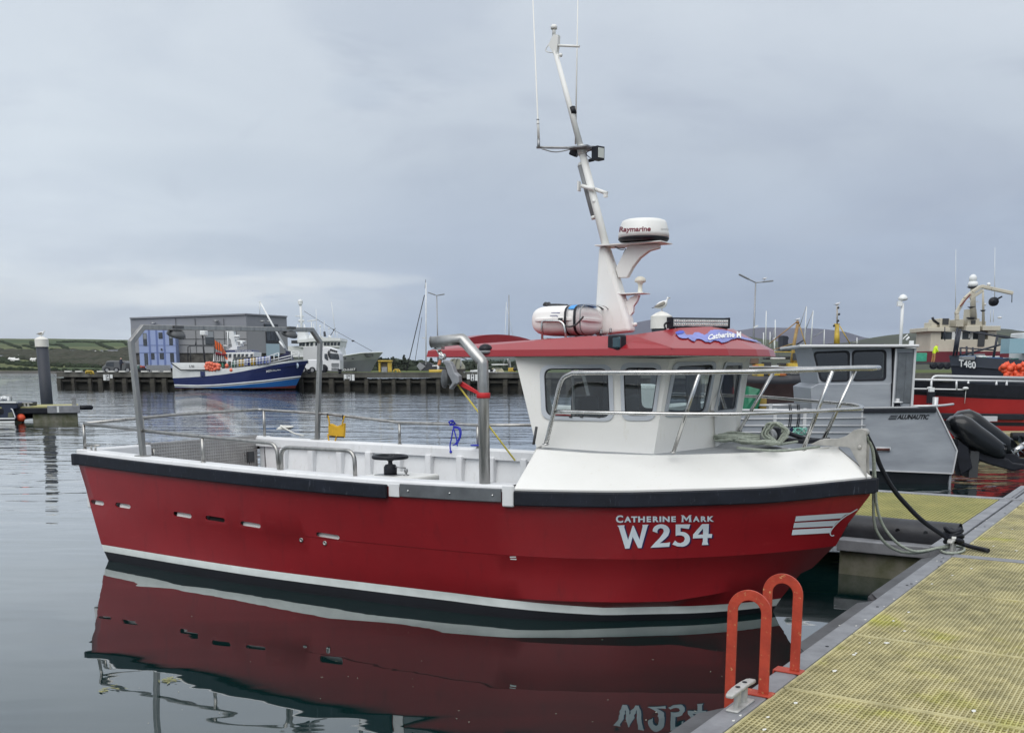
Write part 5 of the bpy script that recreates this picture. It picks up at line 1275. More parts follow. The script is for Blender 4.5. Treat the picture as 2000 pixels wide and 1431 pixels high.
mb = MB()
for P in ([(1470, 25), (1540, 8)], [(1440, 62), (1535, 62)], [(1440, 95), (1510, 92), (1525, 103)], [(1510, 5), (1560, 12)]):
    PP = [Rp(x, y, lv - .24) for x, y in P]
    for p in PP: p.y = lv - .29 * math.cos(math.asin(max(-1, min(1, (p.z - zc2) / (zt - zc2) * .97)))) - .004
    mb.tube(PP, .0035, 5)
mb.build('printed_mark', M['bluepaint'], lr)
mb = MB(); mb.tube(crv([Rp(x, y, lv - .31) for x, y in ((1560, 190), (1620, 210), (1690, 190), (1750, 130), (1775, 100))], 5), .008, 6); mb.tube(crv([Rp(1350, -22, lv), Rp(1480, -28, lv), Rp(1590, -22, lv), Rp(1600, -32, lv)], 5), .010, 6); mb.tube(crv([Rp(1345, -15, lv), Rp(1355, -40, lv), Rp(1372, -42, lv), Rp(1385, -15, lv)], 5), .012, 6); mb.tube(crv([Rp(1375, -15, lv), Rp(1390, -42, lv), Rp(1405, -40, lv), Rp(1415, -12, lv)], 5), .012, 6); mb.box(Rp(1525, 130, lv - .30), (.035, .02, .022)); mb.build('lashing', M['dark'], lr)
cv = lv - .32
mb = MB()
for v_ in (cv, lv + .32):
    mb.tube(fillet([Rp(1330, 350, cv) + Vector((0, v_ - cv, -.03)), Rp(1325, 160, cv) + Vector((0, v_ - cv, 0)), Rp(1355, 148, cv) + Vector((0, v_ - cv, 0)), Rp(1560, 150, cv) + Vector((0, v_ - cv, 0)), Rp(1590, 340, cv) + Vector((0, v_ - cv, -.03))], .06), .011, 10)
for x in (1345, 1580): mb.tube([Rp(x, 345, cv), Rp(x, 345, cv) + Vector((0, .64, 0))], .011, 8)
mb.build('cradle', M['steel'], lr)

# things hung on the rails
yb_ = thing('yellow_bag', 'yellow canvas strop bag hung on the far handrail beside the gantry post', 'bag', B)
bu = Bp(657, 812, v=1.44)
def Yp(x, y): return Bp(560 + x * .25, 760 + y * .25, v=1.42)
mb = MB(); P = [(322, 275), (345, 268), (385, 290), (425, 275), (447, 262), (445, 330), (442, 380), (400, 372), (322, 362)]
mb.prism([Yp(x, y) for x, y in P], (0, .045, 0)); mb.build('pouch', M['ochre'], yb_, bev=.012, seg=3)
mb = MB(); 
for P in ([(322, 205), (330, 240), (335, 280)], [(450, 210), (440, 250), (432, 285)], [(322, 350), (330, 400), (362, 440), (392, 360)]):
    mb = MB(); mb.tube(crv([Yp(x, y) for x, y in P], 4), .010, 6); mb.build('handle', M['ochre'], yb_)
mb = MB(); mb.tube([Yp(318, 190), Yp(322, 225)], .012, 6); mb.tube([Yp(438, 200), Yp(442, 235)], .012, 6); mb.tube([Yp(335, 370), Yp(445, 375)], .010, 6); mb.build('toggle', M['black'], yb_)
def Zp(x, y, dv_=0.0): return Bp(560 + x * .25, 760 + y * .25, v=1.50 + dv_)
mb = MB(); c = Zp(1293, 262)
P = [c + Vector((RND.uniform(-.03, .03), RND.uniform(-.03, .03), .03 * math.sin(i * 1.1))) for i in range(16)]
mb.tube(crv(P, 3), .009, 6)
mb.tube(crv([Zp(1300, 290), Zp(1350, 300), Zp(1362, 350), Zp(1335, 420), Zp(1298, 435)], 5), .008, 6); mb.tube(crv([Zp(1302, 300), Zp(1325, 380), Zp(1334, 445)], 5), .008, 6); mb.tube(crv([Zp(1300, 310), Zp(1288, 380), Zp(1276, 440), Zp(1282, 492)], 5), .008, 6); mb.ell(Zp(1282, 488), .018)
mb.tube(crv([Zp(1302, 300), Zp(1345, 310), Zp(1350, 370), Zp(1315, 430)], 5), .008, 6)
inB(mb.build('blue_rope', M['blue']), 'knotted blue rope hanging in loops from the far handrail', 'rope')
mb = MB(); c = Bp(932, 871, v=1.50); mb.tube(crv([c + Vector((.06 * math.cos(i), .05 * math.sin(i * 1.3), .01)) for i in range(9)], 4), .009, 6)
inB(mb.build('blue_rope', M['blue']), 'small tangle of blue rope at the foot of the far rail post', 'rope')
mb = MB(); c = Bp(552, 840, w=1.215); P = [c + Vector((.11 * math.cos(i * .9) + .004 * i, .06 * math.sin(i * .9), .01 + .002 * i)) for i in range(26)] + [Bp(575, 846, w=1.225), Bp(592, 850, w=1.225)]
mb.tube(crv(P, 4), .012, 6); inB(mb.build('rope_coil', mat('white_rope', (.68, .68, .64), .8)), 'white rope coil on the far corner of the stern cap', 'rope')
# hatch box with hand wheel valve
hb = Bp(770, 935, v=-1.05)
mb = MB(); zt_ = Bp(760, 926, v=-1.0).z
xa_, xb_ = Bp(700, 935, v=-1.25).x, Bp(824, 925, v=-1.0).x
mb.box(((xa_ + xb_) / 2, -1.0, (zt_ + .42) / 2), (xb_ - xa_, .60, zt_ - .42)); mb.build('engine_box', M['white'], boat, bev=.03, seg=3)
wc = Bp(762, 890, v=-1.05)
mb = MB(); base_ = Vector((wc.x, -1.05, zt_))
mb.lathe([(.062, 0), (.062, .075), (.048, .10), (.022, .105), (.02, .13), (.035, .14), (.035, .16), (.015, .165), (.015, .19)], base_, 20); mb.box(base_ + Vector((-.02, 0, .002)), (.22, .16, .008), mi=1)
zz_ = Bp(762, 892, v=-1.05).z
mb.tube([Vector((wc.x + .155 * math.cos(a), -1.05 + .155 * math.sin(a), zz_)) for a in [i * math.pi / 16 for i in range(32)]], .019, 10, closed=True)
for a in (0.4, 1.97, 3.54, 5.11): mb.tube([Vector((wc.x, -1.05, zz_ - .02)), Vector((wc.x + .15 * math.cos(a), -1.05 + .15 * math.sin(a), zz_))], .010, 8)
mb.tube([Vector((wc.x, -1.05, zt_ + .1)), Vector((wc.x, -1.05, zz_))], .016, 8)
p1 = Bp(793, 918, v=-1.0); mb.tube([base_ + Vector((.05, 0, .08)), p1 + Vector((0, 0, .02))], .006, 6, mi=1); mb.lathe([(.028, 0), (.028, .008), (.010, .012), (.010, .03), (.018, .03), (.018, .06)], Vector((p1.x, -1.0, zt_)), 12, mi=1)
mb.build('steering_stand', [M['black'], M['galv']], boat)
mb = MB(); mb.box((Bp(590, 925, v=-.7).x, -.7, .80), (.35, .5, .36)); mb.build('fish_box', M['black'], boat, bev=.02)
# ================================================================ PONTOONS
PZ = .50
P_ = Frame((.94, 4.36, 0), 56.58)
pon = thing('main_pontoon', 'floating walkway of yellow plastic grating in a grey metal frame in the right foreground', 'pontoon', P_)
M['grp'] = mat('yellow_grating', (.44, .39, .15), .6, var=.0)
def grating_mat():
    m = bpy.data.materials.new('grating_grp'); m.use_nodes = True; t, n, l, b = nodes_of(m); b.inputs['Roughness'].default_value = .7
    g = n.new('ShaderNodeTexCoord'); a = n.new('ShaderNodeTexNoise'); a.inputs['Scale'].default_value = 1.3; a.inputs['Detail'].default_value = 6; a.inputs['Roughness'].default_value = .62
    l.new(g.outputs['Object'], a.inputs['Vector']); r = n.new('ShaderNodeValToRGB'); e = r.color_ramp.elements; e[0].position = .30; e[0].color = (.27, .25, .15, 1); e[1].position = .72; e[1].color = (.42, .42, .06, 1)
    q = e.new(.46); q.color = (.44, .40, .22, 1); q = e.new(.58); q.color = (.49, .44, .235, 1); l.new(a.outputs['Fac'], r.inputs[0])
    c = n.new('ShaderNodeTexNoise'); c.inputs['Scale'].default_value = 9; c.inputs['Detail'].default_value = 4; l.new(g.outputs['Object'], c.inputs['Vector'])
    r2 = n.new('ShaderNodeValToRGB'); r2.color_ramp.elements[0].position = .35; r2.color_ramp.elements[0].color = (.72, .72, .68, 1); r2.color_ramp.elements[1].position = .62; r2.color_ramp.elements[1].color = (1.08, 1.08, 1.05, 1); l.new(c.outputs['Fac'], r2.inputs[0])
    mx = n.new('ShaderNodeMix'); mx.data_type = 'RGBA'; mx.blend_type = 'MULTIPLY'; mx.inputs[0].default_value = 1; l.new(r.outputs[0], mx.inputs[6]); l.new(r2.outputs[0], mx.inputs[7]); l.new(mx.outputs[2], b.inputs['Base Color'])
    return m
M['grp'] = grating_mat(); M['under'] = mat('dark_olive_sheet', (.060, .055, .030), .95, var=.4, vs=5)  # mottled dark olive sheet lying below the grating ribs
M['galvf'] = mat('pontoon_frame', (.30, .31, .33), .55, .3, var=.4, vs=5, bump=.2, bs=40, var_col=(.19, .195, .21))
M['guano'] = mat('droppings', (.68, .68, .64), .9)
def grating(u0, u1, v0, v1, parent, pu=.024, pv=.034, wu=.0080, wv=.0085, z=PZ):
    """u0..u1 along, v0..v1 across: long ribs run along u"""
    mb = MB(); v = v0
    while v <= v1: mb.add([(u0, v - wu/2, z), (u1, v - wu/2, z), (u1, v + wu/2, z), (u0, v + wu/2, z), (u0, v - wu/2, z - .026), (u1, v - wu/2, z - .026), (u1, v + wu/2, z - .026), (u0, v + wu/2, z - .026)], [(0, 1, 2, 3), (0, 4, 5, 1), (3, 2, 6, 7)]); v += pu
    u = u0
    while u <= u1: mb.add([(u - wv/2, v0, z - .004), (u + wv/2, v0, z - .004), (u + wv/2, v1, z - .004), (u - wv/2, v1, z - .004), (u - wv/2, v0, z - .026), (u + wv/2, v0, z - .026), (u + wv/2, v1, z - .026), (u - wv/2, v1, z - .026)], [(0, 1, 2, 3), (0, 3, 7, 4), (1, 5, 6, 2)]); u += pv
    for a, b in (((u0, v0), (u1, v0)), ((u0, v1), (u1, v1)), ((u0, v0), (u0, v1)), ((u1, v0), (u1, v1))):
        mb.bar((*a, z - .012), (*b, z - .012), .014, .030)
    return mb.build('grating', M['grp'], parent, weld=False)
beams = [-2.5, .98, 5.24, 9.6, 14.0]
gedges = [(-2.45, .78), (.80, 2.05), (2.07, 3.62), (3.64, 5.16), (5.32, 7.1), (7.12, 9.0), (9.1, 11.4), (11.42, 14)]
for u0, u1 in gedges: grating(u0, u1, -2.9, -.012, pon)
mb = MB(); mb.box((5.75, -1.5, PZ - .085), (16.5, 3.0, .03)); mb.build('tray', M['under'], pon)
mb = MB(); mb.box((6, .068, PZ - .055), (17, .125, .11)); mb.build('edge_beam', M['galvf'], pon, bev=.012)
mb = MB(); mb.box((6, -2.98, PZ - .05), (17, .12, .11)); mb.build('edge_beam', M['galvf'], pon, bev=.012)
mb = MB(); mb.box((5.24, -1.45, PZ - .02), (.12, 2.9, .06)); mb.build('cross_beam', M['galvf'], pon, bev=.004)
mb = MB()
for u in (.5, 4.5, 9, 13): mb.box((u, -1.5, .15), (2.2, 2.6, .58))
mb.build('float', mat('float_concrete', (.20, .20, .17), .9, var=.6, vs=2.5, var_col=(.08, .09, .05)), pon, bev=.03)
def fender_strip(u0, u1, r=.6):
    mb = MB(); pr_ = [(.132, PZ - .012), (.225, PZ - .020), (.25, PZ - .05), (.25, PZ - .17), (.132, PZ - .17)]
    n = 10; rows = []
    for i in range(n + 1):
        s = i / n; u = u0 + (u1 - u0) * s; k = 1.0
        e = min(u - u0, u1 - u) / .07; k = math.sqrt(max(0, 1 - (1 - min(1, e)) ** 2)) if e < 1 else 1
        rows.append([Vector((u, .132 + (v - .132) * k, z)) for v, z in pr_])
    for e in (.004, .015, .035): pass
    mb.grid(rows, sm=False)
    for r_ in (rows[0], rows[-1]): mb.add(r_, [tuple(range(len(r_)))])
    return mb.build('fender_strip', mat('grey_rubber', (.085, .088, .095), .6, var=.3, vs=4, bump=.2, bs=40) if 'grub' not in M else M['grub'], pon, bev=.006)
M['grub'] = mat('grey_rubber', (.085, .088, .095), .6, var=.35, vs=4, bump=.2, bs=40)
fender_strip(-1.4, .42); fender_strip(1.56, 3.2); fender_strip(3.21, 5.28)
# bolt heads and holes on the beam
mb = MB()
for u in (3.75, 3.82, 2.9, 4.66, 4.9, 1.7, 5.1, 5.6, 7.2, 8.4): mb.cyl((u, .03 + .03 * math.sin(u * 9), PZ + .001), (u, .03 + .03 * math.sin(u * 9), PZ + .003), .010, n=10)
mb.build('bolt_hole', M['black'], pon)
# gull droppings: small irregular splashes
mb = MB()
def splash(c, s):
    s *= .72
    n = 9; P = [Vector((c[0] + s * (1 + RND.uniform(-.5, .5)) * math.cos(a), c[1] + s * .6 * (1 + RND.uniform(-.5, .5)) * math.sin(a), c[2])) for a in [2 * math.pi * i / n for i in range(n)]]
    mb.add(P + [p + Vector((0, 0, .0015)) for p in P], [tuple(range(n, 2*n))] + [(i, (i+1) % n, n + (i+1) % n, n + i) for i in range(n)])
for px, py in ((1430, 1404), (1404, 1408), (1418, 1411), (1395, 1405), (1600, 1276), (1640, 1220)): q = P_.px(px, py, w=PZ - .008); splash((q[0], min(q[1], .21), PZ - .010), .012)
for px, py in ((1470, 1402), (1456, 1412), (1830, 1095), (1790, 1135), (1840, 1088), (1860, 1097), (1750, 1170), (1735, 1185), (1885, 1030), (1915, 1015), (1905, 1032), (1940, 1022), (1690, 1210), (1672, 1222)):
    q = P_.px(px, py, w=PZ); splash((q[0], max(.02, min(q[1], .12)), PZ + .001), .011 + .006 * RND.random())
for px, py in ((1493, 1431 - 7), (1555, 1372), (1698, 1255), (1672, 1275), (1775, 1195), (1745, 1212), (1820, 1140), (1860, 1123), (1900, 1060), (1940, 1066), (1897, 1110), (1903, 1388), (1732, 1255), (1767, 1232), (1668, 1278), (1985, 1075), (1950, 1090), (1977, 1033), (1630, 1310), (1560, 1215 + 100), (1500, 1400), (1955, 1040)):
    q = P_.px(px, py, w=PZ)
    if q[1] < -.02: splash((q[0], q[1], PZ + .0005), .016 + .010 * RND.random())
mb.build('droppings', M['guano'], pon, kind='stuff', weld=False)

# ladder hoops
def rust_mat():
    m = mat('orange_red_paint', (.47, .058, .028), .5, var=.25, vs=10, bump=.2, bs=60, var_col=(.33, .038, .02)); t, n, l, b = nodes_of(m)
    old = b.inputs['Base Color'].links[0].from_socket; g = n.new('ShaderNodeTexCoord'); q = n.new('ShaderNodeTexNoise'); q.inputs['Scale'].default_value = 42; q.inputs['Detail'].default_value = 6; q.inputs['Roughness'].default_value = .7
    l.new(g.outputs['Object'], q.inputs['Vector']); r = n.new('ShaderNodeValToRGB'); r.color_ramp.elements[0].position = .61; r.color_ramp.elements[0].color = (0, 0, 0, 1); r.color_ramp.elements[1].position = .68; r.color_ramp.elements[1].color = (1, 1, 1, 1)
    l.new(q.outputs['Fac'], r.inputs[0]); mx = n.new('ShaderNodeMix'); mx.data_type = 'RGBA'; l.new(r.outputs[0], mx.inputs[0]); l.new(old, mx.inputs[6]); mx.inputs[7].default_value = (.55, .30, .13, 1); l.new(mx.outputs[2], b.inputs['Base Color']); return m
M['ladder'] = rust_mat()
lad = thing('boarding_ladder', 'orange red boarding ladder with two tall rounded hoop handrails clamped over the pontoon edge', 'ladder', P_)
def hoop(base_px, outer_px, top_py, base_y):
    """flat bar hoop in the plane that stands square to the pontoon edge"""
    q = P_.px(*base_px, w=PZ + .012); u = q[0]; v0 = q[1]
    ctop = P_.px((base_px[0] + outer_px) / 2, top_py, u=u); vo = P_.px(outer_px, (base_px[1] + top_py) / 2, u=u)[1]
    return u, v0, vo, ctop[2]
def mkhoop(u, v0, v1, ztop, wd, zin, zout):
    R = abs(v1 - v0) / 2; cv_ = (v0 + v1) / 2; cz = ztop - wd / 2 - R; s = 1 if v1 > v0 else -1
    O, I = [], []
    path = [(v0, zin)] + [(cv_ - s * R * math.cos(a), cz + R * math.sin(a)) for a in [math.pi * i / 20 for i in range(21)]] + [(v1, zout)]
    def offp(k):
        out = [(v0 - s * k, zin)] + [(cv_ - s * (R + k) * math.cos(a), cz + (R + k) * math.sin(a)) for a in [math.pi * i / 20 for i in range(21)]] + [(v1 + s * k, zout)]; return out
    o, i_ = offp(wd / 2), offp(-wd / 2); mb = MB(); th = .012
    A = [Vector((u - th/2, v, z)) for v, z in o]; Bv = [Vector((u - th/2, v, z)) for v, z in i_]; Cv = [Vector((u + th/2, v, z)) for v, z in i_]; D = [Vector((u + th/2, v, z)) for v, z in o]
    mb.grid([A, Bv, Cv, D, A], sm=False)
    for e in (0, -1): mb.add([A[e], Bv[e], Cv[e], D[e]], [(0, 1, 2, 3)])
    return mb
hoops = []
for base, outer, topy in (((1491, 1352), 1429, 1151), ((1552, 1308), 1497, 1119)):
    u, v0, vo, zt_ = hoop(base, outer, topy, 0); hoops.append((u, v0, vo))
    mkhoop(u, v0, vo, zt_, .052, PZ + .01, -.6).build('handrail_hoop', M['ladder'], lad, bev=.002)
    mb = MB(); mb.box((u, .066, PZ + .005), (.085, .150, .010)); mb.box((u, -.004, PZ - .03), (.085, .010, .075)); mb.box((u, .136, PZ - .05), (.085, .010, .11)); mb.build('saddle', M['ladder'], lad, bev=.004)
mb = MB()
for k in range(3): mb.tube([(hoops[0][0], hoops[0][2], .12 - .28 * k), (hoops[1][0], hoops[1][2], .12 - .28 * k)], .014, 8)
mb.build('rung', M['ladder'], lad)
# pontoon cleat
def mk_cleat(name, lab, loc, deg, m, s=1.0):
    t = thing(name, lab, 'cleat', loc=loc, deg=deg)
    mb = MB(); mb.box((0, 0, .006 * s), (.225 * s, .062 * s, .012 * s)); mb.build('base_plate', m, t, bev=.005 * s)
    for x in (-.045, .045):
        mb = MB(); mb.box((x * s, 0, .05 * s), (.042 * s, .026 * s, .09 * s)); mb.build('leg', m, t, bev=.008 * s)
    mb = MB(); P = [(-.155, .098), (-.12, .104), (-.06, .107), (0, .108), (.06, .107), (.12, .104), (.155, .098)]
    n_ = [(-.155, .080), (-.12, .084), (-.06, .090), (0, .091), (.06, .090), (.12, .084), (.155, .080)]
    rows = []
    for (x, z), (x2, z2) in zip(P, n_):
        wd_ = .026 if abs(x) < .1 else (.023 if abs(x) < .14 else .018)
        rows.append([Vector((x * s, -wd_ * s, z2 * s)), Vector((x * s, -wd_ * s, z * s)), Vector((x * s, wd_ * s, z * s)), Vector((x * s, wd_ * s, z2 * s)), Vector((x * s, -wd_ * s, z2 * s))])
    mb.grid(rows, sm=False); mb.add(rows[0][:4], [(0, 1, 2, 3)]); mb.add(rows[-1][:4], [(0, 1, 2, 3)]); mb.build('horn_bar', m, t, bev=.006 * s)
    mb = MB()
    for x in (-.045, .045): mb.cyl((x * s, 0, .1095 * s), (x * s, 0, .111 * s), .012 * s, n=12)
    mb.build('bolt_recess', M['black'], t)
    return t
M['castalu'] = mat('cast_aluminium', (.50, .50, .48), .5, .3, var=.25, vs=20, bump=.2, bs=80)
def Pw(u, v, z): a = rad(P_.deg); return Vector((P_.loc.x + u * math.cos(a) - v * math.sin(a), P_.loc.y + u * math.sin(a) + v * math.cos(a), z))
q = P_.px(1443, 1378, w=PZ)
mk_cleat('dock_cleat', 'bare cast metal cleat beside the orange ladder hoops', Pw(q[0], .07, PZ), P_.deg, M['castalu'])
q = P_.px(1858, 1076, w=PZ); farc = q
mk_cleat('dock_cleat', 'metal cleat wrapped in black rope at the corner of the finger pontoon', Pw(q[0], .05, PZ), P_.deg, M['castalu'], 1.15)

# finger pontoon
fin = thing('finger_pontoon', 'short mossy finger pontoon with a black tube fender and concrete float beneath the red bow', 'pontoon', P_)
fu0, fu1 = 7.12, 9.55
a = rad(90)
FG = thing
mb = MB(); z = PZ + .01
u = fu0 + .12
grating_f = None
def grating2(u0, u1, v0, v1, parent, z):
    mb = MB(); v = v0
    while v <= v1: mb.add([(u0, v - .005, z), (u1, v - .005, z), (u1, v + .005, z), (u0, v + .005, z), (u0, v - .005, z - .025), (u1, v - .005, z - .025), (u1, v + .005, z - .025), (u0, v + .005, z - .025)], [(0, 1, 2, 3), (0, 4, 5, 1), (3, 2, 6, 7)]); v += .040
    u = u0
    while u <= u1: mb.add([(u - .005, v0, z - .004), (u + .005, v0, z - .004), (u + .005, v1, z - .004), (u - .005, v1, z - .004), (u - .005, v0, z - .025), (u + .005, v0, z - .025), (u + .005, v1, z - .025), (u - .005, v1, z - .025)], [(0, 1, 2, 3), (0, 4, 7, 3), (1, 5, 6, 2)]); u += .040
    return mb.build('grating', M['grpm'], parent, weld=False)
M['grpm'] = mat('mossy_grating', (.40, .37, .14), .8, var=.35, vs=2.5, var_col=(.27, .27, .10))
grating2(7.04, 9.72, .30, 3.6, fin, PZ)
mb = MB(); mb.box((8.4, 1.9, PZ - .06), (2.7, 3.4, .03)); mb.build('tray', mat('moss_bed', (.14, .14, .045), .95, var=.4, vs=4), fin)
mb = MB(); mb.box((9.80, 1.9, PZ - .05), (.14, 3.7, .12)); mb.build('edge_beam', M['galvf'], fin, bev=.008)
mb = MB(); mb.box((8.6, .215, PZ - .052), (5.9, .13, .11)); mb.build('edge_beam', M['galvf'], fin, bev=.008)
mb = MB(); mb.box((6.97, 1.9, PZ - .04), (.10, 3.3, .10)); mb.build('edge_beam', M['galvf'], fin, bev=.008)
mb = MB(); mb.box((12.3, .20, PZ - .03), (5, .05, .09)); mb.build('edge_beam', M['galvf'], fin)
# float with its plastic rim
q0 = P_.px(1636, 1068, u=6.42); q1 = P_.px(1636, 1112, u=6.42)
mb = MB(); mb.box((7.6, (q0[1] + .1) / 2 , .02), (2.3, q0[1] - .12, .46)); mb.build('float', mat('mossy_concrete', (.24, .23, .19), .9, var=.65, vs=3.2, bump=.5, bs=10, var_col=(.09, .10, .045)), fin, bev=.02)
mb = MB(); mb.box((7.60, (q0[1] + .1) / 2 - .01, .312), (2.45, q0[1] - .08, .12)); mb.build('float_rim', M['galvf'], fin, bev=.01)
mb = MB(); mb.box((7.3, q0[1] / 2, .42), (1.1, q0[1] - .25, .08)); mb.build('bearer', M['black'], fin)
# tube fender along the near edge
ta = P_.px(1872, 1046, w=.43); tb = P_.px(1655, 1022, w=.43)
ta = Vector((6.66, .20, .44)); tb = Vector((6.76, 2.3, .44)); rt_ = .15
mb = MB(); n = 22; rows = []
P = [ta.lerp(tb, i / 16) for i in range(17)]
mb.tube(P, rt_, n, cap=False)
mb.tube([ta + Vector((0, .002, 0)), ta + Vector((0, .3, 0))], rt_ * .86, n, cap=False); mb.tube([ta + Vector((0, .02, 0)), ta + Vector((0, .021, 0))], rt_ * .5, 12)
tube_f = mb.build('tube_fender', mat('black_tube', (.028, .030, .036), .48, var=.4, vs=5, bump=.2, bs=30), fin, smooth_angle=50)
mb = MB()
for s in (.14, .27, .52): c = ta.lerp(tb, s) + Vector((-rt_ * .93, 0, rt_ * .30)); mb.cyl(c + Vector((.01, 0, 0)), c + Vector((-.004, 0, .001)), .022, n=14)
mb.build('bolt_hole', M['blackgloss'], fin)
# mooring ropes
def pw(px, py, z): q = W0.px(px, py, w=z); return q
top_ = B.px(1690, 846, v=-.02); ca_, sa_ = math.cos(rad(B.deg)), math.sin(rad(B.deg))
def b2w(p): return Vector((B.loc.x + p[0] * ca_ - p[1] * sa_, B.loc.y + p[0] * sa_ + p[1] * ca_, p[2]))
cw = Pw(farc[0], .05, PZ + .06)
def catenary_px(pts): return [W0.px(x, y, v=d) for x, y, d in pts]
tw = b2w(B.px(1692, 848, v=0)); Yb = tw.y; Yc = cw.y
def rp_(L_):
    out = []
    n = len(L_)
    for i, (x, y) in enumerate(L_):
        d = Yb + (Yc - Yb) * (i / (n - 1)); out.append(W0.px(x, y, v=d))
    return out
green_a = [(1692, 850), (1702, 870), (1706, 900), (1706, 945), (1706, 1000), (1710, 1030), (1722, 1052), (1740, 1068), (1765, 1078), (1800, 1078), (1830, 1070), (1856, 1064)]
green_b = [(1690, 846), (1705, 880), (1709, 930), (1712, 985), (1722, 1020), (1738, 1045), (1758, 1064), (1785, 1076), (1812, 1074), (1835, 1069), (1862, 1068)]
for k, g in enumerate((green_a, green_b)):
    mb = MB(); mb.tube(crv(rp_(g), 5), .0125, 8)
    tag(mb.build('mooring_rope', M['rope']), ['outer strand of the pale green mooring rope hanging deepest from the bow roller', 'inner strand of the pale green mooring rope from the bow roller to the cleat'][k], 'rope', 'pale green mooring lines at the bow')
black = [(1690, 844), (1708, 880), (1722, 915), (1745, 955), (1770, 985), (1800, 1015), (1835, 1040), (1862, 1058)]
mb = MB(); mb.tube(crv(rp_(black), 5), .020, 10)
kc = cw + Vector((0, 0, .0))
P = [kc + Vector((.075 * math.cos(i * 1.15) * (1 if i % 2 else .8), .06 * math.sin(i * 1.15), .02 + .006 * i + .018 * math.sin(i * 2.1))) for i in range(22)]
mb.tube(crv(P, 4), .021, 8); mb.tube(crv([kc + Vector((0, 0, .03)), W0.px(1880, 1062, w=PZ + .05), W0.px(1900, 1068, w=PZ + .03), W0.px(1931, 1075, w=PZ + .022)], 5), .020, 8)
tag(mb.build('mooring_rope', M['black']), 'thick black mooring rope from the bow knotted round the far cleat', 'rope')
mb = MB(); P = [Pw(farc[0] + .20 * math.cos(a), .05 + .09 * math.sin(a), PZ + .015) for a in [i * .6 for i in range(14)]]; mb.tube(crv(P, 4), .012, 6); mb.box(kc + Vector((-.03, -.07, .075)), (.035, .02, .02), mi=1)
tag(mb.build('rope_turns', [M['rope'], M['white']]), 'pale rope turns lying round the foot of the far cleat', 'rope')

# mooring piles ------------------------------------------------
M['pilesteel'] = mat('dark_pile', (.045, .052, .068), .6, var=.5, vs=2, stretch=(1, 1, .3), var_col=(.028, .033, .045))
M['capw'] = mat('pile_cap', (.76, .75, .70), .6, var=.15, vs=3)
def mk_pile(lab, Y, xt, yt, xb, r, hcap, hcone, group):
    top = W0.px(xt, yt, v=Y); bot = W0.px(xb[0], xb[1], v=Y); t = thing('mooring_pile', lab, 'pile', loc=(bot.x, Y, 0), group=group)
    base = Vector((0, 0, -1.0)); T = Vector((top.x - bot.x, 0, top.z)); k = (T.x) / max(.1, T.z - bot.z); T = Vector((T.x, 0, T.z))
    mb = MB(); bb = Vector((-k * 1.0 - k * 0, 0, -1)); mb.tube([bb, T.lerp(bb, (hcap + hcone - .02) / (T.z + 1))], r, 28); mb.build('shaft', M['pilesteel'], t)
    mb = MB(); R_ = r * 1.13; mb.lathe([(R_, -hcone - hcap), (R_, -hcone), (R_ * .55, -hcone * .42), (R_ * .12, -.01), (0, 0)], T, 28, sm=True); mb.build('cap', M['capw'], t, smooth_angle=30)
    return b2 if False else Vector((bot.x + T.x, Y, T.z))
gp1 = mk_pile('leaning dark mooring pile with a white conical cap at the far left', 45, 80.5, 656, (94, 815), .245, .32, .14, 'dark mooring piles with white caps')
gp2 = mk_pile('dark mooring pile with a white conical cap rising behind the red roof', 25.6, 1292, 607, (1286, 880), .232, .30, .13, 'dark mooring piles with white caps')

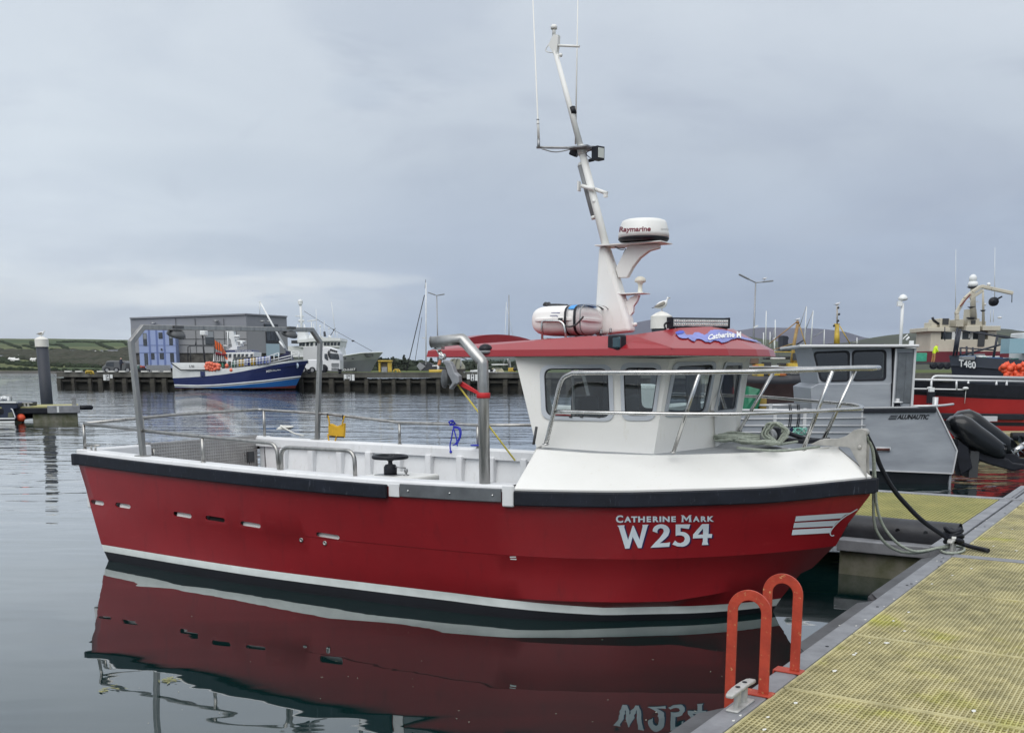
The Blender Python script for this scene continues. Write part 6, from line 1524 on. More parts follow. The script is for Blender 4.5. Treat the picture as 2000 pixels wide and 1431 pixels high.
# seagulls ------------------------------------------------------
M['gullw'] = mat('white_plumage', (.80, .80, .78), .8); M['gullg'] = mat('grey_plumage', (.16, .16, .155), .8, var=.5, vs=30, var_col=(.32, .29, .24)); M['gulld'] = mat('dark_plumage', (.02, .02, .025), .7)
M['bill'] = mat('bill', (.30, .24, .12), .5); M['leg'] = mat('bird_leg', (.45, .35, .28), .6)
def gull(lab, loc, face=1, s=1.0, low=False, light=False, deg=0):
    """standing gull, facing +x; about 0.40 m long"""
    t = thing('seagull', lab, 'bird', loc=loc, deg=(0 if face > 0 else 180) + deg, group='gulls perched around the harbour'); t.scale = (s, s, s)
    tilt = 8 if low else 20; c0 = Vector((0, 0, .155 if not low else .13))
    a = rad(tilt); ax = Vector((math.cos(a), 0, math.sin(a)))
    prof = [(-.20, .006, .006, 0), (-.15, .028, .034, 0), (-.09, .056, .068, 0), (-.02, .074, .088, 0), (.05, .074, .088, 0), (.10, .060, .070, .006), (.13, .042, .052, .022), (.145, .030, .034, .045), (.155, .030, .032, .070), (.168, .034, .036, .092), (.187, .029, .030, .100), (.200, .014, .014, .096), (.208, .006, .006, .094)]
    mb = MB(); rows = []; n = 14
    for x, ry, rz, up in prof:
        c = c0 + ax * x + Vector((-up * math.sin(a) * .6, 0, up))
        rows.append([c + Vector((-math.sin(a) * rz * math.sin(th), ry * math.cos(th), rz * math.cos(a) * math.sin(th))) for th in [2 * math.pi * i / n for i in range(n + 1)]])
    mb.grid(rows); body = mb.build('body', M['gullw'], t)
    for sy in (-1, 1):      # folded wings laid along the flanks
        mb = MB(); r = []
        for x, wz, top in ((.085, .020, .030), (.06, .042, .040), (.0, .052, .036), (-.06, .044, .030), (-.12, .026, .022), (-.17, .012, .014)):
            c = c0 + ax * x; yy = .073 * math.sqrt(max(.05, 1 - (x / .2) ** 2)) + .007
            up = Vector((-math.sin(a), 0, math.cos(a)))
            r.append([c + Vector((0, sy * (yy - .020), 0)) + up * (top + .022), c + Vector((0, sy * yy, 0)) + up * (top - .005), c + Vector((0, sy * (yy + .004), 0)) + up * (top - wz), c + Vector((0, sy * (yy - .006), 0)) + up * (top - wz * 1.5)])
        mb.grid(r); mb.build('wing', M['gullg'] if not light else mat('pale_grey_plumage', (.42, .43, .45), .8), t)
    mb = MB(); tb_ = c0 + ax * -.15; up = Vector((-math.sin(a), 0, math.cos(a))); mb.prism([tb_ + Vector((0, -.026, 0)), tb_ + Vector((0, .026, 0)), tb_ - ax * .10 + Vector((0, .018, 0)), tb_ - ax * .10 + Vector((0, -.018, 0))], up * .014); mb.build('tail', M['gulld'], t)
    hc = c0 + ax * .208 + Vector((-.094 * math.sin(a) * .6, 0, .094)); mb = MB(); mb.tube([hc - Vector((.008, 0, 0)), hc + Vector((.022, 0, -.003)), hc + Vector((.040, 0, -.010))], [.0085, .007, .002], 8); mb.build('beak', M['bill'], t)
    mb = MB()
    for sy in (-1, 1): mb.ell(hc + Vector((-.028, sy * .024, .008)), .0042, 8, 6)
    mb.build('eye', M['gulld'], t)
    for sy in (-.022, .022):
        mb = MB(); mb.tube([(.012, sy, .10), (.008, sy, .05), (.014, sy, .004)], .0042, 6); mb.add([(0, sy, .004), (.045, sy - .016, .002), (.045, sy + .016, .002)], [(0, 1, 2)]); mb.build('leg', M['leg'], t)
    return t
def shaftcoil(): pass
gull('speckled grey seagull standing on the white pile cap behind the red roof', gp2 + Vector((0, 0, -.012)), 1, 1.0)
gull('seagull standing on the white cap of the far left mooring pile', gp1 + Vector((0, 0, -.012)), 1, .85, low=True)
# ================================================================ NEIGHBOURING BOATS ON THE RIGHT
# aluminium workboat, stern to the right
A = Frame((7.0, 18.9, 0), -6)
alu = thing('workboat', 'bare aluminium workboat with a boxy cabin and black outboard engines, behind the bow', 'boat', A)
def apx(x, y, v=0.0): return A.px(x, y, v=v)
def AZ(x, y): return (1560 + x * .2935, 680 + y * .2935)       # from the 1499x1431 detail
M['brushed'] = mat('brushed_aluminium', (.40, .43, .465), .42, .35, var=.25, vs=1.6, rvar=.1, stretch=(.5, 1, 2.4), var_col=(.29, .31, .345))
M['weld'] = mat('bright_weld', (.62, .63, .64), .4, .3)
sidep = [(425, 398), (912, 392), (1052, 680), (1022, 832), (515, 828), (425, 700)]
sp = [apx(*AZ(x, y)) for x, y in sidep]
bw = 2.2
HU0 = apx(1440, 800).x
mb = MB(); mb.prism([sp[0], sp[1], sp[2], sp[3], Vector((HU0 + .3, 0, .32)), Vector((HU0, 0, sp[0].z - .1))], (0, .05, 0)); 
mb.build('hull_side', M['brushed'], alu)
mb = MB(); mb.prism([p + Vector((0, bw, .06)) for p in (sp[0], sp[1], sp[2], sp[3], Vector((HU0 + .3, 0, .32)), Vector((HU0, 0, sp[0].z - .1)))], (0, .05, 0)); mb.build('hull_side', M['brushed'], alu)
mb = MB(); tu = sp[3].x
mb.prism([(tu - .03, .06, sp[2].z + .02), (tu - .03, bw - .02, sp[2].z + .06), (tu - .03, bw - .02, .0), (tu - .03, .06, .0)], (.04, 0, 0)); mb.build('transom', M['brushed'], alu)
kb = apx(1845, 944).z
mb = MB(); mb.prism([Vector((HU0 + .3, .04, .32)), Vector((sp[3].x, .04, sp[3].z)), Vector((sp[3].x - .08, .25, -.25)), Vector((HU0 + .5, .5, -.25))], (0, bw - .1, 0)); mb.build('hull_bottom', mat('dark_bottom', (.035, .040, .05), .5, var=.3, vs=2), alu)
mb = MB(); e = [sp[0] + Vector((0, -.01, .01)), sp[1] + Vector((0, -.01, .01)), sp[2] + Vector((0, -.01, 0)), sp[3] + Vector((0, -.01, 0)), Vector((HU0 + .3, -.01, .32))]
for a_, b_2 in zip(e, e[1:]): mb.bar(a_, b_2, .035, .022)
mb.bar(sp[0], Vector((sp[0].x, -.01, .4)), .03, .02)
e2 = [p + Vector((0, bw + .04, .06)) for p in (sp[0], sp[1], sp[2])]
for a_, b_2 in zip(e2, e2[1:]): mb.bar(a_, b_2, .035, .03)
mb.build('weld_edge', M['weld'], alu)
mb = MB(); r0, r1 = apx(*AZ(428, 416)), apx(*AZ(910, 412)); mb.bar(r0 + Vector((0, -.03, 0)), r1 + Vector((0, -.03, 0)), .05, .075); mb.build('rubbing_strake', M['black'], alu, bev=.01)
mb = MB(); mb.box(((sp[0].x + sp[1].x) / 2 - 1, bw / 2, sp[0].z - .35), (sp[1].x - sp[0].x + 2, bw - .05, .03)); mb.build('deck', M['alu'], alu)
# rail round the cockpit corner
q0, q1 = apx(*AZ(760, 392)), apx(*AZ(1028, 372), v=.9)
mb = MB(); mb.tube(crv([q0 + Vector((0, 0, .02)), apx(*AZ(920, 390)) + Vector((0, 0, .02)), q1], 6), .022, 8); mb.build('corner_rail', M['weld'], alu)
# exhaust slot
c0, c1 = apx(*AZ(505, 671)), apx(*AZ(608, 673)); mb = MB(); mb.tube([c0 + Vector((0, -.008, 0)), c1 + Vector((0, -.008, 0))], .045, 12); mb.build('slot_rim', M['weld'], alu); mb = MB(); mb.tube([c0 + Vector((.02, -.035, 0)), c1 + Vector((-.02, -.035, 0))], .028, 12); mb.build('slot', mat('slot_red_brown', (.08, .03, .025), .6), alu)
# lettering
V, F = glyphs('ALUNAUTIC', bold=.045, shear=.35); x0 = min(v.x for v in V); x1 = max(v.x for v in V); y1 = max(v.y for v in V)
l0, l1 = apx(*AZ(652, 469)), apx(*AZ(868, 469)); lt = apx(*AZ(652, 440)).z
mb = MB(); mb.add([Vector((l0.x + (l1.x - l0.x) * (v.x - x0) / (x1 - x0), -.012, l0.z + (lt - l0.z) * v.y / y1)) for v in V], F)
for k, (a_, b_2) in enumerate(((612, 662), (604, 655), (597, 650))):
    p, q = apx(*AZ(a_, 445 + k * 11)), apx(*AZ(b_2, 445 + k * 11)); mb.add([Vector((p.x, -.012, p.z)), Vector((q.x, -.012, q.z)), Vector((q.x - .01, -.012, q.z - .016)), Vector((p.x - .01, -.012, p.z - .016))], [(0, 1, 2, 3)])
mb.build('lettering', M['black'], alu, weld=False)
# cabin
cz0, cz1 = sp[0].z - .1, apx(1700, 678).z
cb_ = [AZ(78, 262), AZ(130, 235), AZ(612, 232), AZ(612, 396), AZ(425, 396), AZ(425, 470), AZ(95, 560)]
mb = MB()
lowr_ = [apx(x, y, .12) for x, y in (AZ(78, 262), AZ(130, 236), AZ(615, 232), AZ(615, 400), AZ(430, 400), AZ(430, 560), AZ(100, 600))]
mb.prism(lowr_, (0, bw - .24, 0)); mb.build('cabin_lower', M['brushed'], alu, bev=.01)
uc = [apx(x, y, .14) for x, y in (AZ(140, 235), AZ(618, 232), AZ(750, 390), )]
up_ = [apx(*AZ(135, 236), v=.14), apx(*AZ(618, 236), v=.14), apx(*AZ(618, -12), v=.14), apx(*AZ(88, -4), v=.14)]
mb = MB()
wA = [apx(*AZ(150, 218), v=.14), apx(*AZ(332, 216), v=.14), apx(*AZ(335, 20), v=.14), apx(*AZ(100, 28), v=.14)]
wB = [apx(*AZ(358, 214), v=.14), apx(*AZ(575, 210), v=.14), apx(*AZ(578, 14), v=.14), apx(*AZ(360, 18), v=.14)]
mB0, mB1 = apx(*AZ(345, 236), v=.14), apx(*AZ(347, -8), v=.14)
mB0.z = up_[0].z; mB1.z = up_[2].z
for k in (2, 3): up_[k].z = (up_[2].z + up_[3].z) / 2
lpA, nA_ = holed(mb, up_[0], mB0, mB1, up_[3], wA, .08); lpB, nB_ = holed(mb, mB0, up_[1], up_[2], mB1, wB, .08)
for s in (0, 1):
    if s: mb.v += [Vector((p.x, 2 * (bw / 2) - p.y, p.z)) for p in mb.v]; k = len(mb.v) // 2; mb.f += [[i + k for i in f] for f in mb.f]; mb.m += mb.m[:]; mb.sm += mb.sm[:]
yF, yB = .14, bw - .14
mb.add([(up_[0].x, yF, up_[0].z), (up_[0].x, yB, up_[0].z), (up_[3].x, yB, up_[3].z), (up_[3].x, yF, up_[3].z)], [(0, 1, 2, 3)])
mb.build('cabin_upper', M['brushed'], alu)
for lp_, nn in ((lpA, nA_), (lpB, nB_)): window(alu, lp_, nn if nn.y < 0 else -nn, wfr=.03, pr=.01, fm=M['black'], gm=M['dglass'])
mb = MB(); mb.box(((up_[0].x + up_[1].x) / 2, bw / 2, (up_[0].z + up_[3].z) / 2), (up_[1].x - up_[0].x - .3, bw - .5, .8)); mb.build('cabin_interior', M['dark'], alu)
# aft bulkhead with door panels, partly open side
d0, d1 = apx(*AZ(622, 392), v=.1), apx(*AZ(748, 390), v=.1); dt = apx(*AZ(622, 0), v=.1).z
mb = MB(); mb.box(((d0.x + d1.x) / 2, .5, (d0.z + dt) / 2), (d1.x - d0.x, .8, dt - d0.z)); mb.build('bulkhead', M['brushed'], alu)
for k in range(2):
    xx = d0.x + .04 + k * (d1.x - d0.x - .06) / 2
    mb = MB(); mb.box((xx + (d1.x - d0.x) * .24, .09, (d0.z + dt) / 2), ((d1.x - d0.x) * .42, .03, dt - d0.z - .15)); mb.build('door_panel', mat('door_grey', (.16, .18, .20), .45, .3, var=.4, vs=3), alu, bev=.01)
mb = MB(); mb.bar((d0.x, .07, d0.z), (d0.x, .07, dt), .03, .03, up=(1, 0, 0)); mb.bar((d1.x, .07, d0.z), (d1.x, .07, dt), .04, .04, up=(1, 0, 0)); mb.build('corner_post', M['weld'], alu)
rz_ = apx(1700, 676).z; mb = MB(); rx0, rx1 = apx(1560, 680).x, apx(1793, 676).x
mb.box(((rx0 + rx1) / 2, bw / 2, dt + .04), (rx1 - rx0, bw + .2, .05)); mb.build('cabin_roof', M['weld'], alu, bev=.015)
mb = MB(); mx0 = apx(1759, 672, v=.7); mt0 = apx(1763, 592, v=.7)
mb.tube([(mx0.x, .7, dt), (mt0.x, .7, mt0.z)], .03, 10); mb.tube([apx(1760, 665, v=.7), apx(1773, 653, v=.7)], .012, 6)
mb.lathe([(.05, -.02), (.085, 0), (.085, .03), (.05, .08), (0, .10)], (mt0.x, .7, apx(1763, 585, v=.7).z), 16); c = apx(1757, 593, v=.7); mb.box(c, (.08, .1, .09)); mb.build('aerial_mast', M['white_far'], alu)
mb = MB(); c = apx(1780, 670, v=.3); mb.box(c, (.07, .07, .09)); mb.tube([apx(1770, 664, v=.5), apx(1776, 658, v=.5)], .02, 6); mb.build('roof_lamp', M['white_far'], alu)
# winch and posts by the door
c = apx(*AZ(660, 378), v=.05); mb = MB(); mb.lathe([(.07, 0), (.05, .03), (.05, .06)], (c.x, .1, c.z - .02), 14, mi=0); mb.lathe([(.10, .06), (.10, .085), (.04, .09), (.04, .14)], (c.x, .1, c.z - .02), 14, mi=1); mb.build('bollard', [M['black'], M['weld']], alu)
c = apx(*AZ(907, 380), v=.5); mb = MB(); mb.cyl((c.x, .5, c.z - .25), (c.x, .5, apx(*AZ(907, 325), v=.5).z), .05); mb.build('rod_post', M['weld'], alu)
# two outboards tilted up
def outboard(v0, du, dz, lab):
    mb = MB()
    o = lambda x, y: apx(*AZ(x, y), v=v0) + Vector((du, 0, dz))
    # cowling: sections along its axis
    secs = [((985, 480), (1000, 540), .14), ((1020, 450), (1050, 600), .24), ((1085, 438), (1075, 640), .27), ((1140, 462), (1110, 660), .27), ((1200, 510), (1160, 680), .24), ((1270, 560), (1230, 705), .20), ((1340, 615), (1300, 730), .15), ((1375, 640), (1360, 735), .10)]
    rows = []
    for a_, b_2, wd in secs:
        p, q = o(*a_), o(*b_2); c = (p + q) / 2; h = (p - q) / 2
        rows.append([c + h * (abs(math.sin(t)) ** .7) * (1 if math.sin(t) > 0 else -1) + Vector((0, wd * (abs(math.cos(t)) ** .7) * (1 if math.cos(t) > 0 else -1), 0)) for t in [2 * math.pi * i / 20 for i in range(21)]])
    mb.grid(rows); mb.add(rows[0][:-1], [tuple(range(20))]); mb.add(rows[-1][:-1], [tuple(range(20))])
    e = mb.build('outboard_engine', M['blackgloss'], alu)
    mb = MB(); mb.prism([p + Vector((0, -.055, 0)) for p in (o(1060, 620), o(1180, 660), o(1330, 720), o(1390, 735), o(1420, 760), o(1500, 770), o(1500, 800), o(1420, 815), o(1370, 800), o(1260, 770), o(1130, 720), o(1060, 700))], (0, .11, 0)); mb.build('gearcase', M['black'], e, bev=.03, seg=3)
    mb = MB(); mb.prism([p + Vector((0, -.16, 0)) for p in (o(1040, 600), o(1110, 650), o(1140, 790), o(1060, 840), o(1030, 720))], (0, .32, 0)); mb.build('bracket', M['black'], e, bev=.02)
    mb = MB(); c = o(1455, 672); ax = (o(1500, 640) - o(1400, 700)).normalized(); mb.cyl(c - ax * .09, c + ax * .11, .055, .045, 16)
    for k in range(3):
        a_ = k * 2.094 + .4; n_ = ax.orthogonal().normalized(); b_2 = ax.cross(n_); d = n_ * math.cos(a_) + b_2 * math.sin(a_); s_ = ax.cross(d)
        mb.add([c + d * .04 - s_ * .02 - ax * .03, c + d * .10 - s_ * .085 - ax * .05, c + d * .20 - s_ * .03, c + d * .19 + s_ * .05 + ax * .03, c + d * .06 + s_ * .05 + ax * .04], [(0, 1, 2, 3, 4)], 0, True)
    mb.build('propeller', mat('polished_prop', (.72, .72, .72), .15, 1.0), e)
    mb = MB(); mb.ell(o(1068, 466) + Vector((0, -.17, 0)), (.03, .015, .02)); mb.build('badge', M['weld'], e)
outboard(.62, 0, 0, ''); outboard(1.45, .13, .10, '')
mb = MB(); mb.box(apx(*AZ(1120, 760), v=.9), (.16, .8, .5)); mb.build('engine_bracket', M['dark'], alu)
mb = MB(); c = apx(*AZ(1225, 468), v=2.3); mb.box(c, (.55, .06, .10)); mb.build('rubbing_end', M['weld'], alu)
# bow rails: horizontal bars with posts
mb = MB()
ys_ = [(1441, 801, 1690, 801), (1441, 818, 1690, 816), (1441, 831, 1690, 831), (1448, 844, 1690, 845)]
for k, (x0_, y0_, x1_, y1_) in enumerate(ys_): mb.tube([apx(x0_, y0_, v=-.02), apx(x1_, y1_, v=-.02)], .024 if k == 0 else .013, 8)
mb.build('side_rail', M['weld'], alu)
mb = MB(); mb.tube([apx(1480, 791, v=1.5), apx(1583, 791, v=1.5)], .022, 8); mb.build('side_rail', M['weld'], alu)
for px in (1513, 1571): mb = MB(); p, q = apx(px, 797, v=0), apx(px, 860, v=0); mb.box((p + q) / 2, (.06, .05, p.z - q.z)); mb.build('rail_post', M['weld'], alu)
mb = MB(); p, q = apx(1504, 788, v=1.5), apx(1504, 850, v=1.5); mb.box((p + q) / 2, (.06, .05, p.z - q.z)); mb.build('rail_post', M['weld'], alu)
c = apx(1548, 838, v=.1); mb = MB(); mb.ell(c, (.14, .12, .10)); mb.box(c + Vector((.05, 0, .04)), (.1, .1, .12)); tag(mb.build('navy_bundle', mat('navy_cloth', (.015, .02, .07), .8)), 'dark navy bundle lying behind the white rails of the aluminium boat', 'bundle')
o_ = bpy.data.objects['navy_bundle']; o_.location = A.loc; o_.rotation_euler = (0, 0, rad(A.deg))
c = apx(1562, 842, v=-.05); mb = MB(); P = [c + Vector((.12 * math.cos(i), .05 * math.sin(i * 1.4), .07 * math.sin(i * 1.7))) for i in range(24)]; mb.tube(crv(P, 3), .010, 6); o_ = mb.build('green_rope', mat('mint_rope', (.20, .48, .40), .8)); o_.location = A.loc; o_.rotation_euler = (0, 0, rad(A.deg)); tag(o_, 'mint green rope tangle hanging behind the bow rails', 'rope')
for k, px in enumerate((1541, 1557)):
    mb = MB(); P = [apx(px, 789, v=-.06), apx(px + 2, 812, v=-.06), apx(px - 1, 834, v=-.06)]; mb.tube(crv(P, 4), .010, 6); mb.tube(crv([p + Vector((.03, 0, 0)) for p in P], 4), .008, 6); o_ = mb.build('black_lanyard', M['black']); o_.location = A.loc; o_.rotation_euler = (0, 0, rad(A.deg)); tag(o_, ['left black lanyard looped over the top white rail', 'right black lanyard looped over the top white rail'][k], 'rope', 'black lanyards on the white rail')
# green tarp over a box, on its own small punt
tp = thing('tarpaulin', 'green tarpaulin draped over a tall box behind the wheelhouse front', 'tarpaulin', loc=(W0.px(1465, 835, v=20.6).x, 20.6, .4))
g = Frame(tp.location, 0)
def gp(x, y, v=0.0): return g.px(x, y, v=v)
mb = MB(); pts = [(1438, 838), (1441, 776), (1448, 752), (1462, 754), (1484, 760), (1487, 775), (1480, 798), (1482, 838)]
F1 = [gp(x, y, RND.uniform(-.05, .05)) for x, y in pts]; F2 = [p + Vector((.05, .8, 0)) for p in F1]
n = 8; c1_ = gp(1462, 790, -.08); mb.add(F1 + [c1_], [(i, (i+1) % n, n) for i in range(n)]); mb.add(F1 + F2, [(i, (i+1) % n, n + (i+1) % n, n + i) for i in range(n)]); mb.add(F2, [tuple(range(n))]); mb.build('cover', M['green'], tp, smooth_angle=25)
mb = MB(); p, q = gp(1487, 772, .3), gp(1485, 845, .3); mb.box((p + q) / 2, (.14, .3, p.z - q.z)); mb.build('box_side', mat('ochre_board', (.36, .26, .07), .8), tp)
# slab it stands on
mb = MB(); mb.box((W0.px(1420, 850, v=20.8).x, 20.9, .22), (4.6, 1.5, .4)); tag(mb.build('jetty_float', mat('pale_float', (.33, .31, .22), .9, var=.4, vs=2), None), 'low pale jetty float under the green tarpaulin', 'pontoon')

# generic hull -----------------------------------------------------
def hull_obj(parent, L_, beam, sheer, rows, mats, bow=.18, stern=.04, plan=None, deck=None, name='hull', flare=.25, n=28):
    """bow at +x, origin at the stern on the waterline; rows = [(fraction or z, material index below it)]"""
    plan = plan or [(0, .82), (.15, .93), (.4, 1), (.65, .97), (.82, .78), (.93, .42), (1, 0)]
    R_ = []
    for zf, mi in rows:
        r = []
        for i in range(n + 1):
            t = i / n; sh = smooth_lerp(sheer, t); z = sh * zf if isinstance(zf, float) and 0 <= zf <= 1.001 else zf[0]
            k = max(0, min(1.1, z / sh)); x0_ = stern * L_ * (1 - k); x1_ = L_ * (1 - bow * (1 - k))
            hb_ = beam / 2 * smooth_lerp(plan, t) * (1 - flare * (1 - k) * (0.35 + t))
            r.append(Vector((x0_ + (x1_ - x0_) * t, -max(0, hb_), z)))
        R_.append(r)
    mis = [m for _, m in rows[:-1]]; mb = MB(); mb.grid(R_, mis=mis); mb.grid([mirror(r) for r in R_], mis=mis)
    tr_ = [r[0] for r in R_]
    for a_, b_2, mi in zip(tr_, tr_[1:], mis): mb.add([a_, b_2, mirror([b_2])[0], mirror([a_])[0]], [(0, 1, 2, 3)], mi)
    o = mb.build(name, mats, parent, smooth_angle=35)
    if deck is not None:
        mb = MB(); d = [p + Vector((0, 0, -deck)) for p in R_[0]]; mb.grid([d, mirror(d)], sm=False); mb.build('deck', M['deckgrey'], parent)
    return R_
# long red boat behind the aluminium one
RB = Frame((W0.px(2120, 850, v=29).x, 29, 0), 180)
rb = thing('red_boat', 'long red boat with a black top band and white handrails behind the outboard engines', 'boat', RB)
M['redfar'] = mat('red_hull_far', (.36, .018, .018), .4, var=.15, vs=1)
zz = lambda y: 2.1 - (y - 720) * 29 / 2000 * 1.0
RL = RB.px(1782, 760, v=0)[0] + 1.6
hull_obj(rb, RL, 3.6, [(0, W0.px(1990, 752, v=29).z), (.5, W0.px(1900, 750, v=29).z), (1, W0.px(1790, 742, v=29).z + .1)], [(1.0, 0), (.78, 1), (.42, 0), (.36, 1), ((-.3,), 1)], [M['black'], M['redfar']], bow=.10, deck=.3, flare=.12)
mb = MB(); p, q = RB.px(2000, 814, v=1.75), RB.px(1800, 812, v=1.75); mb.bar((p.x, 1.76, p.z), (q.x, 1.70, q.z), .10, .16); mb.build('rubbing_strake', M['black'], rb, bev=.02)
mb = MB()
for y0_, y1_, r in ((741, 745, .03), (759, 763, .022)):
    mb.tube([RB.px(1782, y0_, v=1.7), RB.px(2010, y1_, v=1.7)], r, 8)
mb.tube(fillet([RB.px(1819, 757, v=1.5), RB.px(1820, 734, v=1.5), RB.px(2010, 738, v=1.5)], .15), .035, 8); mb.build('hand_rail', M['weld'], rb)
for px in (1819, 1868, 1891, 1946, 1966):
    mb = MB(); mb.tube([RB.px(px, 742, v=1.7), RB.px(px, 762, v=1.7)], .03, 8); mb.build('stanchion', M['weld'], rb)
mb = MB()
for px, z_ in ((1817, 0), (1887, 0)): mb.tube([RB.px(px, 757, v=1.75), RB.px(px - 3, 788, v=1.75)], .008, 5); mb.ell(RB.px(px - 1, 758, v=1.8), (.08, .05, .04))
mb.build('fender_line', M['white_far'], rb)
c = RB.px(1818, 776, v=1.9); mb = MB(); mb.box(c, (.16, .16, .30)); mb.box(c + Vector((0, 0, .2)), (.12, .12, .12), mi=1); o_ = mb.build('hose_reel', [M['black'], M['white_far']]); o_.location = RB.loc; o_.rotation_euler = (0, 0, rad(180)); tag(o_, 'small black and white reel hanging at the red boat side', 'reel')
# pontoon strip under the red boat
mb = MB(); c = W0.px(1985, 848, v=26.5); mb.box((c.x + .9, 26.6, c.z - .12), (4.4, 1.2, .34)); mb.tube([(c.x - .4, 25.95, c.z - .02), (c.x + 3, 25.95, c.z - .02)], .10, 10, mi=1); tag(mb.build('outer_pontoon', [mat('pale_grating', (.34, .31, .18), .9, var=.3, vs=3), M['black']]), 'pale strip of pontoon below the long red boat at the right edge', 'pontoon')
# red hulled boat seen only through the wheelhouse windows
RW = Frame((W0.px(1075, 800, v=24).x, 24, 0), 0)
rw = thing('moored_launch', 'red and white launch seen through the wheelhouse windows', 'boat', RW)
hull_obj(rw, 3.7, 1.9, [(0, 1.25), (.5, 1.2), (1, 1.35)], [(1.0, 0), (.88, 1), (.22, 0), ((-.2,), 0)], [M['white_far'], M['redfar']], deck=.2)
mb = MB(); mb.box((1.7, 0, 1.45), (1.5, 1.3, .6)); mb.build('cuddy', M['white_far'], rw, bev=.08)

# dark boat T480
TB = Frame((W0.px(1853, 700, v=52).x, 52, 0), 180)
tb = thing('dark_trawler', 'dark navy fishing boat numbered T480 with rows of orange buoys on its rail', 'boat', loc=TB.loc, deg=180)
TL = 13.5; TF = Frame((TB.loc.x + TL, 52, 0), 180)
tb.location = TF.loc
M['navyhull'] = mat('dark_navy_hull', (.022, .028, .045), .5, var=.3, vs=1)
zt1, zt2 = W0.px(1853, 693, v=51).z, W0.px(1960, 707, v=51).z
hull_obj(tb, TL, 4.0, [(0, zt2 + .3), (.45, zt2 - .1), (.75, zt2 + .05), (1, zt1)], [(1.0, 0), (.80, 1), ((-.3,), 1)], [mat('slate_bulwark', (.05, .06, .08), .5), M['navyhull']], bow=.05, deck=.5, flare=.15)
V, F = glyphs('T480', bold=.02); x0 = min(v.x for v in V); x1 = max(v.x for v in V); y1 = max(v.y for v in V)
mb = MB(); PP = []
for v in V:
    s = (v.x - x0) / (x1 - x0); px = 1872 + 33 * s; py = 715 + 4.5 * s - (v.y / y1) * 13.5
    PP.append(px_ := TF.px(px, py, v=1.99 - .0 if px > 1895 else 1.9 - (1895 - px) * .018))
mb.add([p + Vector((0, .05, 0)) for p in PP], F); mb.build('lettering', M['white_far'], tb, weld=False)
mb = MB()
for px, y0_, y1_ in ((1876, 678, 700), (1888, 676, 702), (1900, 678, 702), (1862, 640, 695), (1868, 642, 694)): mb.tube([TF.px(px, y1_, v=.3), TF.px(px + (8 if y0_ < 650 else 0), y0_, v=.3)], .05, 6)
mb.tube([TF.px(1876, 679, v=.3), TF.px(1945, 684, v=.3)], .035, 6); mb.tube([TF.px(1855, 700, v=0), TF.px(2020, 655, v=0)], .05, 6); mb.tube([TF.px(1876, 645, v=.3), TF.px(2030, 668, v=.3)], .03, 6)
mb.tube([TF.px(1940, 700, v=.0), TF.px(1948, 655, v=0)], .06, 6)
mb.build('deck_gear', M['navyhull'], tb)
mb = MB()
for i in range(40): px = RND.uniform(1880, 1990); mb.box(TF.px(px, 700 + (px - 1880) * .06 + RND.uniform(-4, 4), v=RND.uniform(-1, 1)), (RND.uniform(.2, .7), .4, RND.uniform(.1, .35)), mi=RND.choice((0, 1, 2, 3)))
mb.build('deck_clutter', [mat('sea_green_net', (.12, .34, .28), .9), M['white_far'], mat('teal_net', (.05, .12, .25), .9), M['grey']], tb, bev=.03)
mb = MB(); p = TF.px(1994, 650, v=.5); q = TF.px(1994, 705, v=.5); mb.box(((p.x + q.x) / 2 - .8, .4, (p.z + q.z) / 2), (1.8, 1.8, p.z - q.z)); mb.build('wheelhouse', M['white_far'], tb, bev=.05)
mb = MB(); p = TF.px(1981, 676, v=1.0); mb.box(p + Vector((0, .3, .0)), (1.2, .9, .7)); mb.build('window', mat('pale_blue_glass', (.28, .45, .52), .2), tb)
# orange buoys, one by one
bsrc = None; spots = []; M['coral'] = mat('coral_buoy', (.82, .19, .11), .5, var=.2, vs=5)
def buoy_mesh(r=1.0):
    mb = MB(); mb.lathe([(0, -r), (.5 * r, -.87 * r), (.87 * r, -.5 * r), (r, 0), (.90 * r, .43 * r), (.6 * r, .82 * r), (.22 * r, 1.02 * r), (.16 * r, 1.25 * r), (0, 1.28 * r)], n=16); return mb
def put_buoys(spots, Yd, lab, group, rr=.155, m=None):
    global bsrc
    ext = {min(range(len(spots)), key=lambda i: spots[i][0]): 'leftmost ', max(range(len(spots)), key=lambda i: spots[i][0]): 'rightmost ', min(range(len(spots)), key=lambda i: spots[i][1]): 'topmost ', max(range(len(spots)), key=lambda i: spots[i][1]): 'lowest '}
    for i, (px, py) in enumerate(spots):
        c = W0.px(px, py, v=Yd - RND.uniform(0, .35)); s = rr * RND.uniform(.85, 1.12)
        if bsrc is None: bsrc = buoy_mesh().build('buoy', M['orange']); o = bsrc
        else:
            o = bsrc.copy(); COL.objects.link(o)
            if m: o.data = csrc
        o.location = c; o.scale = (s,) * 3; o.rotation_euler = (RND.uniform(-.8, .8), RND.uniform(-.8, .8), 0)
        tag(o, (ext[i] + lab) if i in ext else lab.replace('orange buoy', 'orange buoy packed', 1), 'buoy', group)
csrc = buoy_mesh().build('coral_buoy', M['coral']); _o = csrc; csrc = csrc.data; bpy.data.objects.remove(_o)
sp1 = [(1960, 716), (1966, 713), (1972, 720), (1978, 715), (1984, 719), (1990, 716), (1996, 721), (1962, 724), (1969, 728), (1976, 730), (1983, 728), (1990, 730), (1997, 728), (1957, 720), (1965, 733), (1973, 735), (1986, 734), (1994, 735), (1999, 712), (2003, 720), (2002, 731)]
put_buoys(sp1, 49.6, 'orange buoy in the cluster on the side of the dark boat T480', 'orange buoys on the dark boat')

